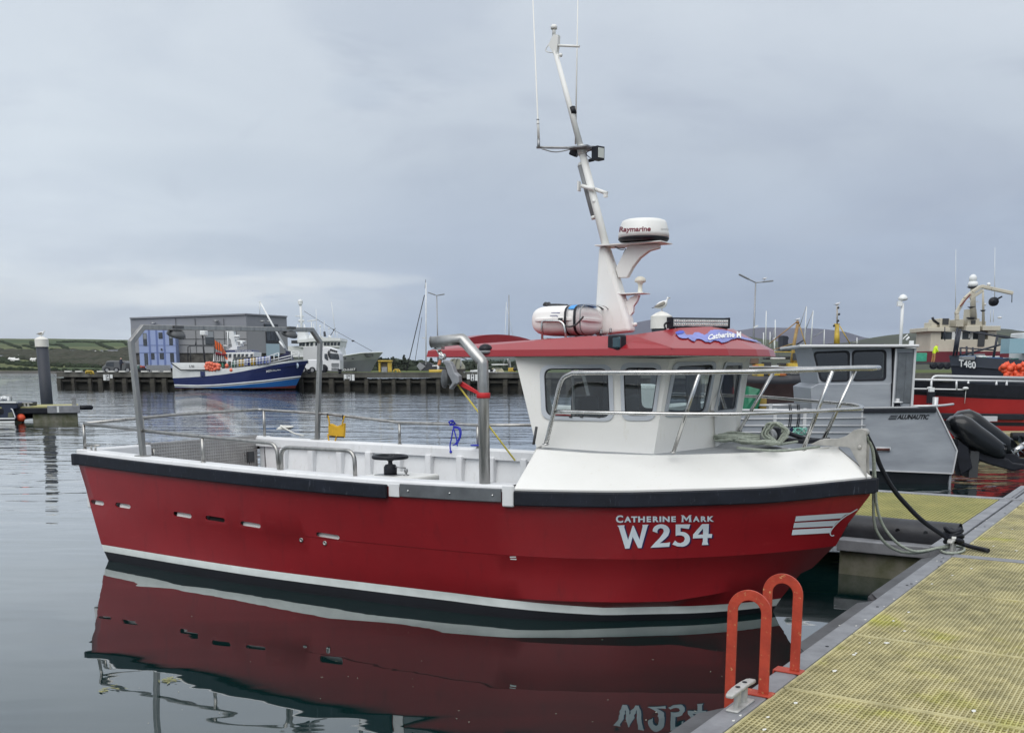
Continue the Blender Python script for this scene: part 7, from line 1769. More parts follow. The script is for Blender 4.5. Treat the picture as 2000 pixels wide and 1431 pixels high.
# beige trawler with crane beyond
TR = Frame((W0.px(1900, 700, v=108).x, 108, 0), 0)
trw = thing('beige_trawler', 'large beige trawler with wheelhouse wings, white domes and a folding deck crane', 'ship', TR)
M['beige'] = mat('beige_paint', (.58, .54, .44), .55, var=.15, vs=.6); M['maroonh'] = mat('maroon_hull', (.14, .012, .022), .5, var=.2, vs=.5)
def tpx(x, y, v=0.0): return TR.px(1700 + x * .1817, 520 + y * .1817, v=v)      # 1651x1431 detail
def tbox(mb, x0, y0, x1, y1, v=0.0, th=2.0, mi=0):
    p, q = tpx(x0, y0, v), tpx(x1, y1, v); mb.box(((p.x + q.x) / 2, v + th / 2, (p.z + q.z) / 2), (abs(q.x - p.x), th, abs(p.z - q.z)), mi=mi)
mb = MB(); tbox(mb, 460, 915, 1600, 1045, -1, 6); mb.build('hull', M['maroonh'], trw)
mb = MB(); tbox(mb, 655, 700, 750, 915, 0, 4); tbox(mb, 750, 785, 1270, 925, 0, 4); mb.prism([tpx(1265, 690), tpx(1355, 690), tpx(1390, 930), tpx(1270, 930)], (0, 4, 0)); tbox(mb, 1380, 850, 1500, 930, 0, 4); mb.build('superstructure', M['beige'], trw, bev=.05)
mb = MB(); tbox(mb, 780, 705, 1265, 785, .6, 3); mb.build('bridge_window', M['dglass'] if False else mat('bridge_dark', (.05, .06, .07), .2), trw)
mb = MB(); tbox(mb, 880, 705, 905, 785, .5, .1); tbox(mb, 965, 700, 985, 785, .5, .1); tbox(mb, 1080, 700, 1100, 785, .5, .1); tbox(mb, 1060, 725, 1080, 770, .5, .1); tbox(mb, 910, 725, 940, 775, .5, .1); mb.build('mullion', M['white_far'], trw)
mb = MB(); tbox(mb, 620, 655, 860, 700, -.4, 5); tbox(mb, 1030, 640, 1180, 700, -.4, 5); tbox(mb, 1210, 640, 1400, 690, -.4, 5); tbox(mb, 660, 600, 720, 655, 0, 2); tbox(mb, 750, 560, 850, 655, 0, 3); tbox(mb, 925, 570, 1000, 650, 0, 2); tbox(mb, 1050, 560, 1170, 650, 0, 3); tbox(mb, 1170, 590, 1240, 650, 0, 2); mb.build('bridge_deck', M['beige'], trw, bev=.05)
mb = MB(); tbox(mb, 780, 560, 840, 625, -.1, .1); tbox(mb, 1085, 580, 1130, 620, -.1, .1); tbox(mb, 1165, 700, 1225, 860, -.1, .1); mb.parts('opening', M['dark'], trw, (6, 12))
mb = MB(); mb.tube([tpx(735, 620), tpx(680, 580), tpx(665, 550)], .13, 10); mb.build('exhaust_pipe', M['black'], trw)
mb = MB(); mb.tube([tpx(1105, 560), tpx(1100, 220)], [.32, .22], 10); mb.prism([tpx(1060, 460), tpx(1140, 460), tpx(1150, 570), tpx(1050, 570)], (0, 1.2, 0)); mb.tube([tpx(1215, 620), tpx(1210, 250)], [.16, .09], 8); mb.build('mast', M['beige'], trw)
mb = MB(); mb.lathe([(.0, -.28), (.42, -.26), (.52, 0), (.40, .28), (0, .36)], tpx(1103, 195), 16); mb.lathe([(.28, -.38), (.38, -.1), (.36, .14), (.2, .36), (0, .42)], tpx(1103, 130), 16); mb.lathe([(.15, -.15), (.2, 0), (.14, .16), (0, .2)], tpx(1272, 195), 12); mb.box(tpx(1105, 380), (1.2, .1, .08)); mb.ell(tpx(1230, 410), .14); mb.ell(tpx(1390, 550), (.22, .2, .12)); mb.build('dome', M['white_far'], trw)
mb = MB()
for x, y, w_ in ((1095, 222, .55), (1088, 435, .42), (1210, 470, .3), (1080, 550, .5)): mb.lathe([(w_, .0), (w_ * .5, -.15)], tpx(x, y), 12)
mb.build('platform', M['navyhull'], trw)
mb = MB(); 
for P, wd in (([(930, 580), (930, 520), (925, 490)], .45), ([(925, 500), (1010, 350), (1090, 280), (1190, 215)], .38), ([(1190, 215), (1300, 240), (1530, 290)], .38), ([(1070, 350), (1210, 255)], .14)):
    for a_, b_2 in zip(P, P[1:]): mb.bar(tpx(*a_, v=-1.5), tpx(*b_2, v=-1.5), .35, wd, up=(0, 1, 0))
mb.build('deck_crane', M['beige'], trw, bev=.08)
mb = MB(); mb.bar(tpx(965, 430, v=-1.9), tpx(1075, 300, v=-1.9), .1, .14, up=(0, 1, 0)); mb.build('crane_ram', mat('rust_red', (.18, .04, .03), .6), trw)
mb = MB(); mb.lathe([(.0, -.2), (.45, -.2), (.45, .2), (0, .2)], tpx(1325, 380, v=-1.5), 18, M=Matrix.Rotation(rad(90), 3, 'X') @ Matrix.Rotation(0, 3, 'Z')); mb.bar(tpx(1320, 375, v=-2), tpx(1415, 325, v=-2), .15, .12, up=(0, 1, 0)); mb.tube([tpx(1522, 300, v=-1.5), tpx(1520, 390, v=-1.5)], .04, 6); mb.build('power_block', M['black'], trw)
mb = MB()
for x, y0_, y1_ in ((915, 470, -180), (1335, 330, -200), (1320, 600, 460), (1290, 600, 470)): mb.tube([tpx(x, y0_), tpx(x + 4, y1_)], [.04, .02], 6)
mb.build('whip_antenna', M['white_far'], trw)
mb = MB(); mb.tube([tpx(960, 700, v=-2), tpx(900, 920, v=-2)], .14, 8); mb.tube([tpx(800, 650, v=-2), tpx(800, 800, v=-2)], .05, 6); mb.tube([tpx(1000, 690, v=-2), tpx(1500, 780, v=-2)], .05, 6); mb.tube([tpx(1150, 700, v=-2), tpx(1650, 780, v=-2)], .04, 6); mb.build('derrick', M['navyhull'], trw)
# things ashore at the right
QR = Frame((0, 98, 0), 0)
def quay2():
    t = thing('side_quay', 'low stone side quay in front of the beige trawler', 'quay', loc=(W0.px(1800, 720, v=92).x, 92, 0))
    mb = MB(); mb.box((-3, 4, .75), (34, 9, 1.5)); mb.build('cap', mat('pale_quay', (.30, .29, .24), .9, var=.4, vs=.5), t)
    mb = MB(); mb.box((-3, -.6, .3), (34, .3, 1.0)); mb.build('face', dkw, t)
quay2()
def person(loc, s=1.0, jacket=None, legs=None, lab='', bend=18, deg=0):
    jk = jacket; t = thing('person', lab, 'person', loc=loc, deg=deg)
    J = {'pel': (0, 0, .92), 'ch': (.10 * math.sin(rad(bend)) * 3, 0, 1.28), 'nk': (.26 * math.sin(rad(bend)) * 2.0, 0, 1.45), 'hd': (.36 * math.sin(rad(bend)) * 2, 0, 1.60)}
    me = bpy.data.meshes.new('body'); vs = [J['pel'], J['ch'], J['nk'], J['hd'], (0, -.11, .88), (.02, -.12, .48), (-.02, -.12, .06), (.10, -.12, .03), (0, .11, .88), (-.05, .12, .48), (-.12, .12, .06), (-.0, .12, .03),
        (J['ch'][0] + .02, -.20, 1.38), (J['ch'][0] + .12, -.24, 1.12), (J['ch'][0] + .28, -.18, .98), (J['ch'][0] + .02, .20, 1.38), (J['ch'][0] + .12, .24, 1.12), (J['ch'][0] + .28, .18, .98), (J['hd'][0] + .03, 0, 1.70)]
    ed = [(0, 1), (1, 2), (2, 3), (3, 18), (0, 4), (4, 5), (5, 6), (6, 7), (0, 8), (8, 9), (9, 10), (10, 11), (2, 12), (12, 13), (13, 14), (2, 15), (15, 16), (16, 17)]
    me.from_pydata(vs, ed, []); o = bpy.data.objects.new('body', me); COL.objects.link(o); o.parent = t
    sk = o.modifiers.new('skin', 'SKIN'); sv = me.skin_vertices[0].data
    rs = [.17, .19, .08, .10, .11, .08, .06, .05, .11, .08, .06, .05, .08, .065, .05, .08, .065, .05, .08]
    for v, r in zip(sv, rs): v.radius = (r, r)
    sv[0].use_root = True; ss = o.modifiers.new('sub', 'SUBSURF'); ss.levels = 2; ss.render_levels = 2
    for m_ in (jacket, legs, mat('skin_tone', (.42, .26, .20), .6)): me.materials.append(m_)
    dg = bpy.context.evaluated_depsgraph_get(); dg.update(); nm_ = bpy.data.meshes.new_from_object(o.evaluated_get(dg)); o.modifiers.clear(); o.data = nm_
    for m_ in (list(nm_.materials) or []): pass
    nm_.materials.clear()
    for m_ in (jacket, legs, bpy.data.materials['skin_tone']): nm_.materials.append(m_)
    for p in nm_.polygons:
        z = p.center.z; p.material_index = 1 if z < .90 else (2 if z > 1.55 or (z < 1.03 and abs(p.center.y) > .15 and p.center.x > .2) else 0); p.use_smooth = True
    t.scale = (s,) * 3; return t
c = W0.px(1823, 709, v=96)
person((c.x, 96, c.z), 1.0, mat('hi_vis', (.62, .85, .02), .7), mat('tan_trousers', (.40, .22, .08), .8), 'person in a bright yellow high visibility jacket working beside the green crates')
mb = MB(); 
def rbox(x0, y0, x1, y1, Y_, th, name, m, lab, cat, grp=None, mi=0):
    p, q = W0.px(x0, y0, v=Y_), W0.px(x1, y1, v=Y_); mb = MB(); mb.box(((p.x + q.x) / 2, Y_ + th / 2, (p.z + q.z) / 2), (abs(q.x - p.x), th, abs(p.z - q.z)))
    return tag(mb.build(name, m, None, bev=.04), lab, cat, grp)
rbox(1789, 689, 1810, 706, 97, 1.6, 'net_crate', mat('crate_green', (.05, .36, .24), .7, var=.3, vs=2), 'green net crate left of the person in the yellow jacket', 'crate')
rbox(1783, 676, 1811, 688, 125, 6, 'white_shed', M['white_far'], 'low white shed behind the green net crate', 'shed')
tl_ = thing('flatbed_trailer', 'low flatbed trailer with four wheels on the side quay', 'trailer', loc=(W0.px(1828, 712, v=94.5).x, 94.5, 1.5))
lf_ = Frame(tl_.location, 0); mb = MB(); p, q = lf_.px(1790, 707, v=0), lf_.px(1856, 711, v=0); mb.box(((p.x + q.x) / 2, 1, (p.z + q.z) / 2), (q.x - p.x, 2.2, .2)); mb.build('flat_bed', M['dark'], tl_)
for px in (1823, 1836, 1850):
    c = lf_.px(px, 714, v=0); mb = MB(); mb.lathe([(.14, -.12), (.32, -.12), (.32, .12), (.14, .12)], c, 16, M=Matrix.Rotation(rad(90), 3, 'X')); wh = mb.build('wheel', M['black'], tl_); mb = MB(); mb.cyl(c + Vector((0, -.10, 0)), c + Vector((0, .1, 0)), .15); mb.build('rim', M['galv'], wh)
# ================================================================ ACROSS THE HARBOUR
class T2:     # trace frame: photo detail coordinates -> plane at a distance, with its own ground origin
    def __init__(s, Y_, x0, y0, k, deg=0.0, ox=None, oz=0.0):
        s.Y = Y_; s.x0 = x0; s.y0 = y0; s.k = k; c = W0.px(ox if ox is not None else x0, 720, v=Y_); s.fr = Frame((c.x, Y_, oz), deg)
    def p(s, x, y, v=0.0): return s.fr.px(s.x0 + x * s.k, s.y0 + y * s.k, v=v)
    def box(s, mb, xa, ya, xb, yb, v=0.0, th=1.0, mi=0):
        p, q = s.p(xa, ya, v), s.p(xb, yb, v); mb.box(((p.x + q.x) / 2, v + th / 2, (p.z + q.z) / 2), (abs(q.x - p.x), th, abs(p.z - q.z)), mi=mi)
    def prism(s, mb, pts, v=0.0, th=1.0, mi=0): mb.prism([s.p(x, y, v) for x, y in pts], (0, th, 0), mi)
    def tube(s, mb, pts, r, n=6, v=0.0, mi=0): mb.tube([s.p(x, y, v) for x, y in pts], r, n, mi)

# --- harbour building: grey cladding, blue block, stone plinth
BB = T2(136, 240, 580, .18, ox=250, oz=QZ)
bld = thing('harbour_building', 'grey clad harbour building with a lilac blue front block on a dark stone base', 'building', BB.fr)
M['cladding'] = mat('grey_cladding', (.26, .27, .30), .55, .2, var=.08, vs=.15, bump=.6, bs=5, stretch=(.02, .02, 1.6)); M['cladding2'] = mat('grey_cladding_light', (.28, .285, .295), .55, .2, var=.08, vs=.15)
M['lilac'] = mat('lilac_panel', (.29, .36, .58), .55, var=.08, vs=.2); M['stone'] = mat('rubble_stone', (.10, .095, .085), .95, var=.6, vs=1.4, bump=.6, bs=3)
mb = MB()
zq = BB.p(80, 830).z
pts = [BB.p(80, 234), BB.p(1335, 190)]; g0_, g1_, g2_ = BB.p(80, 234), BB.p(1335, 190, 0), BB.p(1768, 215, 5)
L0, L1, L2 = Vector((g0_.x, 0, 0)), Vector((g1_.x, 0, 0)), Vector((g2_.x, 5.5, 0))
def vq(p, z): return Vector((p.x, p.y, z))
zb_ = BB.p(600, 605).z
mb.add([vq(L0, zb_), vq(L1, zb_), vq(L1, g1_.z), vq(L0, g0_.z)], [(0, 1, 2, 3)]); mb.add([vq(L1, zb_), vq(L2, zb_), vq(L2, g2_.z), vq(L1, g1_.z)], [(0, 1, 2, 3)])
bk_ = [Vector((L0.x, 22, 0)), Vector(((BB.fr.loc.x + L2.x) * 162 / 141.5 - BB.fr.loc.x, 24, 0))]
mb.add([vq(L0, zb_), vq(L0, g0_.z), vq(bk_[0], g0_.z), vq(bk_[0], zb_)], [(0, 1, 2, 3)]); mb.add([vq(L2, zb_), vq(L2, g2_.z), vq(bk_[1], g2_.z), vq(bk_[1], zb_)], [(0, 1, 2, 3)])
mb.add([vq(L0, g0_.z), vq(L1, g1_.z), vq(L2, g2_.z), vq(bk_[1], g2_.z), vq(bk_[0], g0_.z)], [(0, 1, 2, 3, 4)])
mb.build('upper_wall', M['cladding'], bld)
mb = MB(); 
def wallseg(mb, a, b, z0, z1, off=.0): 
    n = Vector((b.y - a.y, -(b.x - a.x), 0)).normalized() * off; mb.add([vq(a + n, z0), vq(b + n, z0), vq(b + n, z1), vq(a + n, z1)], [(0, 1, 2, 3)])
zm = BB.p(600, 340).z
wallseg(mb, L0, L1, zb_ - .02, zm, .05); wallseg(mb, L1, L2, zb_ - .02, zm, .05); mb.build('lower_wall', M['cladding2'], bld)
mb = MB(); wallseg(mb, L0, L1, -.3, zb_, -.08); wallseg(mb, L1, L2, -.3, zb_, -.08); mb.build('stone_base', M['stone'], bld)
mb = MB()
for a, b in ((L0, L1), (L1, L2)):
    z0_, z1_ = (g0_.z, g1_.z) if a is L0 else (g1_.z, g2_.z); mb.bar(vq(a, z0_) + Vector((0, -.06, .05)), vq(b, z1_) + Vector((0, -.06, .05)), .35, .18)
mb.build('roof_edge', M['cladding'], bld)
mb = MB()
for x in (790, 580, 1100): p = BB.p(x, 400, -.08); mb.box((p.x, -.09, (zb_ + g0_.z) / 2), (.05, .04, g0_.z - zb_))
for y in (455, 520): p = BB.p(600, y, -.08); mb.box(((BB.p(590, 0).x + L1.x) / 2, -.09, p.z), (L1.x - BB.p(590, 0).x, .04, .05))
mb.build('panel_joint', M['dark'], bld, kind='stuff')
mb = MB(); BB.box(mb, 165, 352, 585, 770, -1.3, 1.6); 
bl = mb.build('blue_block', M['lilac'], bld)
mb = MB(); BB.box(mb, 170, 600, 590, 604, -1.34, .1); BB.box(mb, 170, 520, 590, 524, -1.34, .1)
for x in (290, 370, 450): BB.box(mb, x, 352, x + 3, 770, -1.33, .1)
mb.build('panel_joint', mat('joint_blue', (.13, .18, .38), .6), bl, kind='stuff')
M['wglass'] = mat('window_dark_glass', (.055, .065, .08), .12, var=.5, vs=.6); M['fdark'] = mat('anthracite_frame', (.035, .038, .045), .5)
M['lglass'] = mat('window_pale_glass', (.22, .24, .26), .15)
def bwin(x0, y0, x1, y1, v, split=None, top=False):
    mb = MB(); BB.box(mb, x0, y0, x1, y1, v - .06, .12); w_ = mb.build('window', M['fdark'], bld)
    mb = MB(); d = 5
    if split: BB.box(mb, x0 + d, y0 + d, x1 - d, split - 3, v - .08, .02, 1 if top else 0); BB.box(mb, x0 + d, split + 3, x1 - d, y1 - d, v - .08, .02)
    else: BB.box(mb, x0 + d, y0 + d, x1 - d, y1 - d, v - .08, .02)
    mb.build('pane', [M['wglass'], M['lglass']], w_)
for a in ((215, 392, 262, 528, 458, True), (385, 385, 430, 450, None, False), (497, 385, 543, 522, 450, True), (230, 610, 275, 748, None, False), (305, 608, 343, 675, None, False), (398, 607, 444, 672, None, False), (510, 607, 555, 705, None, False)):
    bwin(*a[:4], -1.3, a[4], a[5])
mb = MB(); BB.box(mb, 410, 557, 425, 580, -1.42, .12); mb.build('wall_lamp', M['fdark'], bld)
bwin(890, 368, 990, 515, -.06, 440, True); bwin(1125, 362, 1232, 445, -.06)
# angled face: strip window and shutter
def face2(s0, s1, z0, z1, off, name, m, par=bld):
    a, b = L1.lerp(L2, s0), L1.lerp(L2, s1); mb = MB(); n = Vector((b.y - a.y, -(b.x - a.x), 0)).normalized(); mb.prism([vq(a, z0), vq(b, z0), vq(b, z1), vq(a, z1)], n * off); return mb.build(name, m, par)
z_ = lambda y: BB.p(1600, y, 2.5).z
f_ = face2(.45, .78, z_(500), z_(365), .12, 'window', M['fdark'])
for k in range(3): face2(.47 + k * .105, .555 + k * .105, z_(470), z_(372), .15, 'pane', M['wglass'], f_)
f_ = face2(.42, .76, z_(325), z_(292), .12, 'window', M['fdark']); face2(.44, .74, z_(322), z_(296), .15, 'pane', M['wglass'], f_)
face2(.45, .78, z_(640), z_(505), .10, 'shutter_door', mat('pale_shutter', (.36, .48, .54), .6))
mb = MB()
for x, y in ((330, 290), (1010, 265), (1515, 268), (1590, 270)): mb.lathe([(.0, .0), (.38, .0), (.30, .16), (0, .18)], BB.p(x, y, -.5), 12); mb.bar(BB.p(x, y, -.5), BB.p(x + 12, y + 3, 0), .08, .08)
mb.build('area_lamp', M['galv'], bld)
mb = MB()
p, q = BB.p(260, 768, -1.8), BB.p(520, 775, -1.8); n = 46
for i in range(n): x = p.x + (q.x - p.x) * i / (n - 1); mb.box((x, -1.9, .45), (.05, .05, .95))
mb.box(((p.x + q.x) / 2, -1.9, .92), (q.x - p.x, .06, .06)); tag(mb.build('railing', M['galv']), 'grey upright railing in front of the lilac block', 'railing'); r_ = bpy.data.objects['railing']; r_.location = BB.fr.loc

# --- the blue fishing boat alongside
MS = T2(101.5, 240, 580, .18, ox=335)
bf = thing('fishing_trawler', 'blue and white fishing boat with orange flags and buoys moored along the far quay', 'ship', MS.fr)
M['navy'] = mat('navy_hull', (.012, .022, .105), .35, var=.1, vs=.5); M['sky'] = mat('bright_blue', (.025, .16, .48), .4); M['fred'] = mat('boot_red', (.16, .03, .025), .6)
sterx, bowx = MS.p(535, 900).x, MS.p(1950, 690).x; HL = bowx - sterx
stem_x = MS.p(1810, 990).x
wz = lambda x, y: MS.p(x, y, 0).z
bot = 0.0
ts = [i / 40 for i in range(41)]
top_l = [(520, 712), (880, 712), (905, 790), (1100, 775), (1250, 765), (1500, 738), (1700, 702), (1850, 680), (1950, 678)]
wht_l = [(525, 880), (700, 872), (900, 858), (1100, 838), (1250, 815), (1450, 775), (1650, 730), (1800, 706), (1950, 688)]
st1_l = [(540, 955), (800, 962), (1000, 955), (1200, 940), (1500, 912), (1700, 885), (1880, 862)]
st2_l = [(540, 975), (800, 984), (1000, 976), (1200, 962), (1500, 934), (1700, 908), (1876, 880)]
brd_l = [(540, 985), (1000, 992), (1200, 990), (1500, 982), (1700, 972), (1820, 962)]
wl_l = [(545, 994), (1800, 994)]
def bhalf(x): return lerp([(515, 2.3), (700, 2.6), (1100, 2.75), (1400, 2.6), (1600, 2.1), (1750, 1.5), (1870, .75), (1955, .02)], x)
def brow(tab, endx, k=1.0, flr=1.0):
    r = []; x0_ = tab[0][0]
    for t in ts:
        x = x0_ + (endx - x0_) * t; y = lerp(tab, x); xs = 515 + (1955 - 515) * t; hb_ = bhalf(xs) * flr
        p = MS.p(x, y, 0); r.append(Vector((p.x, 2.75 - hb_, p.z)))
    return r
rows = [brow(top_l, 1950), brow(wht_l, 1950 - 4), brow(st1_l, 1868, flr=.94), brow(st2_l, 1858, flr=.93), brow(brd_l, 1818, flr=.90), brow(wl_l, 1806, flr=.88)]
def mirY(r, c=2.75): return [Vector((p.x, 2 * c - p.y, p.z)) for p in r]
mb = MB(); mis = [0, 1, 0, 2, 3]
mb.grid(rows, mis=mis); mb.grid([mirY(r) for r in rows], mis=mis)
for a, b, mi in zip(rows, rows[1:], mis): mb.add([a[0], b[0], mirY([b[0]])[0], mirY([a[0]])[0]], [(0, 1, 2, 3)], mi)
hl_ = mb.build('hull', [M['white_far'], M['navy'], M['sky'], M['fred']], bf, smooth_angle=30)
mb = MB()
for r, th in ((rows[2], .10),): mb.tube([p + Vector((0, -.03, 0)) for p in r], .07, 5)
mb.build('rubbing_strake', M['white_far'], bf)
mb = MB(); d = [p + Vector((0, 0, -.5)) for p in rows[0][8:]]; mb.grid([d, mirY(d)], sm=False); mb.build('deck', M['deckgrey'], bf)
mb = MB(); MS.tube(mb, [(520, 716), (628, 792), (900, 792)], .06, 5, -.0); 
for i in range(len(mb.v)): mb.v[i].y += .35 - .33
mb.build('black_line', M['black'], bf)
mb = MB(); MS.box(mb, 838, 806, 890, 858, .0, .3); mb.v = [p + Vector((0, -.0, 0)) for p in mb.v]; mb.build('side_port', M['navy'], bf)
V, F = glyphs('S.700', bold=.01); mb = MB(); x0 = min(v.x for v in V); x1 = max(v.x for v in V); y1 = max(v.y for v in V)
mb.add([MS.p(718 + 56 * (v.x - x0) / (x1 - x0), 762 - 24 * v.y / y1, .06) for v in V], F); mb.build('lettering', M['black'], bf, weld=False)
def hullside_text(text, x0p, x1p, yb0, yb1, hh, m):
    V, F = glyphs(text, bold=.02); x0 = min(v.x for v in V); x1 = max(v.x for v in V); y1 = max(v.y for v in V); mb = MB(); PP = []
    for v in V:
        s = (v.x - x0) / (x1 - x0); x = x0p + (x1p - x0p) * s; y = yb0 + (yb1 - yb0) * s - hh * v.y / y1
        vv = 2.75 - bhalf(x + 40) - .12; PP.append(MS.p(x, y, vv))
    mb.add(PP, F); mb.build('lettering', m, bf, weld=False)
hullside_text('MEN-SCARYFE', 1556, 1762, 818, 784, 24, M['white_far']); hullside_text('S.700', 1470, 1530, 752, 745, 15, M['black'])
mb = MB(); c = MS.p(1893, 744, 2.75 - .85); mb.lathe([(0, 0), (.27, 0), (.27, .03), (0, .03)], c, 20, M=Matrix.Rotation(rad(-50), 3, 'Z') @ Matrix.Rotation(rad(90), 3, 'X')); mb.build('bow_emblem', mat('pale_emblem', (.45, .55, .68), .5), bf)
# wheelhouse
mb = MB(); MS.prism(mb, [(975, 700), (985, 615), (1060, 610), (1135, 600), (1420, 596), (1418, 648), (1200, 655), (1190, 700)], 1.0, 3.2); mb.build('wheelhouse', M['white_far'], bf, bev=.04)
mb = MB(); MS.prism(mb, [(1090, 605), (1110, 578), (1400, 572), (1412, 598)], 1.2, 2.8); mb.build('wheelhouse_roof', M['navy'], bf, bev=.03)
V, F = glyphs('MEN SCARYFE'); mb = MB(); x0 = min(v.x for v in V); x1 = max(v.x for v in V); y1 = max(v.y for v in V); mb.add([MS.p(1222 + 175 * (v.x - x0) / (x1 - x0), 592 - 15 * v.y / y1, 1.15) for v in V], F); mb.build('lettering', M['white_far'], bf, weld=False)
for x0_, x1_ in ((1113, 1133), (1146, 1176), (1198, 1228), (1242, 1272), (1284, 1314), (1328, 1358), (1382, 1410)):
    mb = MB(); MS.prism(mb, [(x0_, 656 - (x0_ - 1113) * .03), (x1_ - 3, 656 - (x1_ - 1113) * .04), (x1_, 616), (x0_ + 2, 618)], .94, .1); mb.build('window', M['wglass'], bf)
mb = MB(); MS.prism(mb, [(1120, 575), (1185, 540), (1172, 465), (1150, 440), (1150, 372), (1200, 372), (1215, 480), (1240, 540), (1240, 572)], 2.2, .8); 
MS.tube(mb, [(1118, 373), (1222, 370)], .10, 6, 2.3); MS.tube(mb, [(1210, 426), (1268, 426)], .13, 6, 2.3); MS.tube(mb, [(1200, 455), (1262, 452)], .06, 6, 2.3); MS.tube(mb, [(1235, 478), (1330, 486)], .10, 6, 2.3); MS.tube(mb, [(1225, 540), (1310, 520), (1290, 500)], .10, 6, 2.3); mb.ell(MS.p(1290, 502, 2.3), .17); mb.ell(MS.p(1165, 445, 2.3), .12); MS.tube(mb, [(1136, 372), (1140, 575)], .06, 6, 2.2); MS.tube(mb, [(1090, 525), (1140, 528)], .05, 6, 2.3)
mb.build('mast', M['white_far'], bf)
# aft frame, liferaft pod, boom
mb = MB(); MS.tube(mb, [(706, 700), (706, 540), (725, 530), (990, 534), (1000, 700)], .055, 6, .6); MS.tube(mb, [(728, 535), (738, 705)], .05, 6, 4.6); MS.tube(mb, [(865, 420), (875, 560), (890, 705)], .09, 6, 1.5); MS.tube(mb, [(790, 525), (792, 478)], .07, 6, 1); mb.build('stern_frame', M['fdark'], bf)
mb = MB(); MS.box(mb, 830, 362, 896, 418, 1.2, 1.0); mb.build('white_pod', M['white_far'], bf, bev=.12, seg=3)
mb = MB(); p, q = MS.p(1784, 590, 2.7), MS.p(1488, 55, 2.7); mb.tube([p, q], [.11, .08], 10); mb.ell(q, .10); mb.tube([MS.p(1700, 480, 2.7), MS.p(1755, 560, 2.5)], .1, 6); mb.tube([MS.p(1484, 50, 2.7), MS.p(1486, 190, 2.7)], .03, 5); mb.build('boom', M['white_far'], bf)
mb = MB(); MS.box(mb, 1765, 585, 1800, 650, 2.2, 1.0); MS.prism(mb, [(1690, 640), (1760, 612), (1800, 620), (1820, 680), (1700, 690)], 2.0, 1.6); mb.build('winch', mat('navy_gear', (.012, .016, .06), .5), bf)
mb = MB()
for P in ([(1590, 688), (1700, 662), (1830, 632), (1905, 600)], [(1590, 640), (1690, 605)], [(1830, 590), (1905, 592), (1912, 600), (1912, 665)], [(1590, 715), (1700, 690), (1830, 660)]): MS.tube(mb, P, .045, 5, 1.6)
for x, y0_, y1_ in ((1690, 605, 700), (1830, 590, 680), (1640, 628, 710), (1905, 600, 670)): MS.tube(mb, [(x, y0_), (x, y1_)], .045, 5, 1.6)
mb.build('bow_rail', M['white_far'], bf)
# net bins and railings amidships
for x0_, x1_, mt in ((1255, 1312, 'yellow'), (1318, 1345, 'bw'), (1346, 1376, 'navyc'), (1378, 1435, 'yellow'), (1440, 1470, 'bw'), (1472, 1500, 'bw2'), (1502, 1530, 'bw'), (1532, 1560, 'bw2'), (1562, 1585, 'bw')):
    m_ = M.setdefault('tub_' + mt, {'yellow': mat('ochre_tub', (.58, .36, .03), .7), 'bw': mat('pale_tub', (.62, .62, .70), .7, var=.3, vs=1.5, var_col=(.16, .20, .55)), 'navyc': mat('navy_tub', (.05, .06, .26), .7), 'bw2': mat('blue_tub', (.16, .22, .60), .7, var=.3, vs=2)}[mt])
    mb = MB(); f = lambda x: 752 - (x - 1255) * .11; mb_t = 680 - (x0_ - 1255) * .13
    MS.prism(mb, [(x0_, f(x0_)), (x1_, f(x1_)), (x1_, mb_t), (x0_, mb_t)], .25, .8)
    o_ = mb.build('dan_tub', m_, None, bev=.05); o_.location = MS.fr.loc
    tag(o_, {1255: 'left ochre yellow tub behind the rail of the blue boat', 1318: 'pale blue tub right beside the left yellow tub', 1346: 'single dark navy tub between the two yellow tubs', 1378: 'right ochre yellow tub behind the rail of the blue boat', 1440: 'pale blue tub right beside the right yellow tub', 1472: 'mid blue tub second to the right of the right yellow tub', 1502: 'pale blue tub third to the right of the right yellow tub', 1532: 'mid blue tub second from the bow end of the tub row', 1562: 'pale blue tub at the bow end of the tub row'}[x0_], 'tub', 'coloured tubs along the rail of the blue boat')
mb = MB()
for y in (700, 722): MS.tube(mb, [(1180, y + 5), (1590, y - 45)], .035, 5, .15)
for x in range(1180, 1600, 34): MS.tube(mb, [(x, 688 - (x - 1180) * .12), (x, 768 - (x - 1180) * .11)], .04, 5, .15)
mb.build('rail', M['white_far'], bf)
mb = MB()
for i in range(26): x = RND.uniform(1010, 1250); MS.box(mb, x, 700 + RND.uniform(-20, 30), x + RND.uniform(8, 22), 760, RND.uniform(.4, 3), .5, RND.choice((0, 1, 2)))
mb.build('deck_gear', [M['fdark'], mat('green_gear', (.08, .25, .18), .7), M['white_far']], bf)
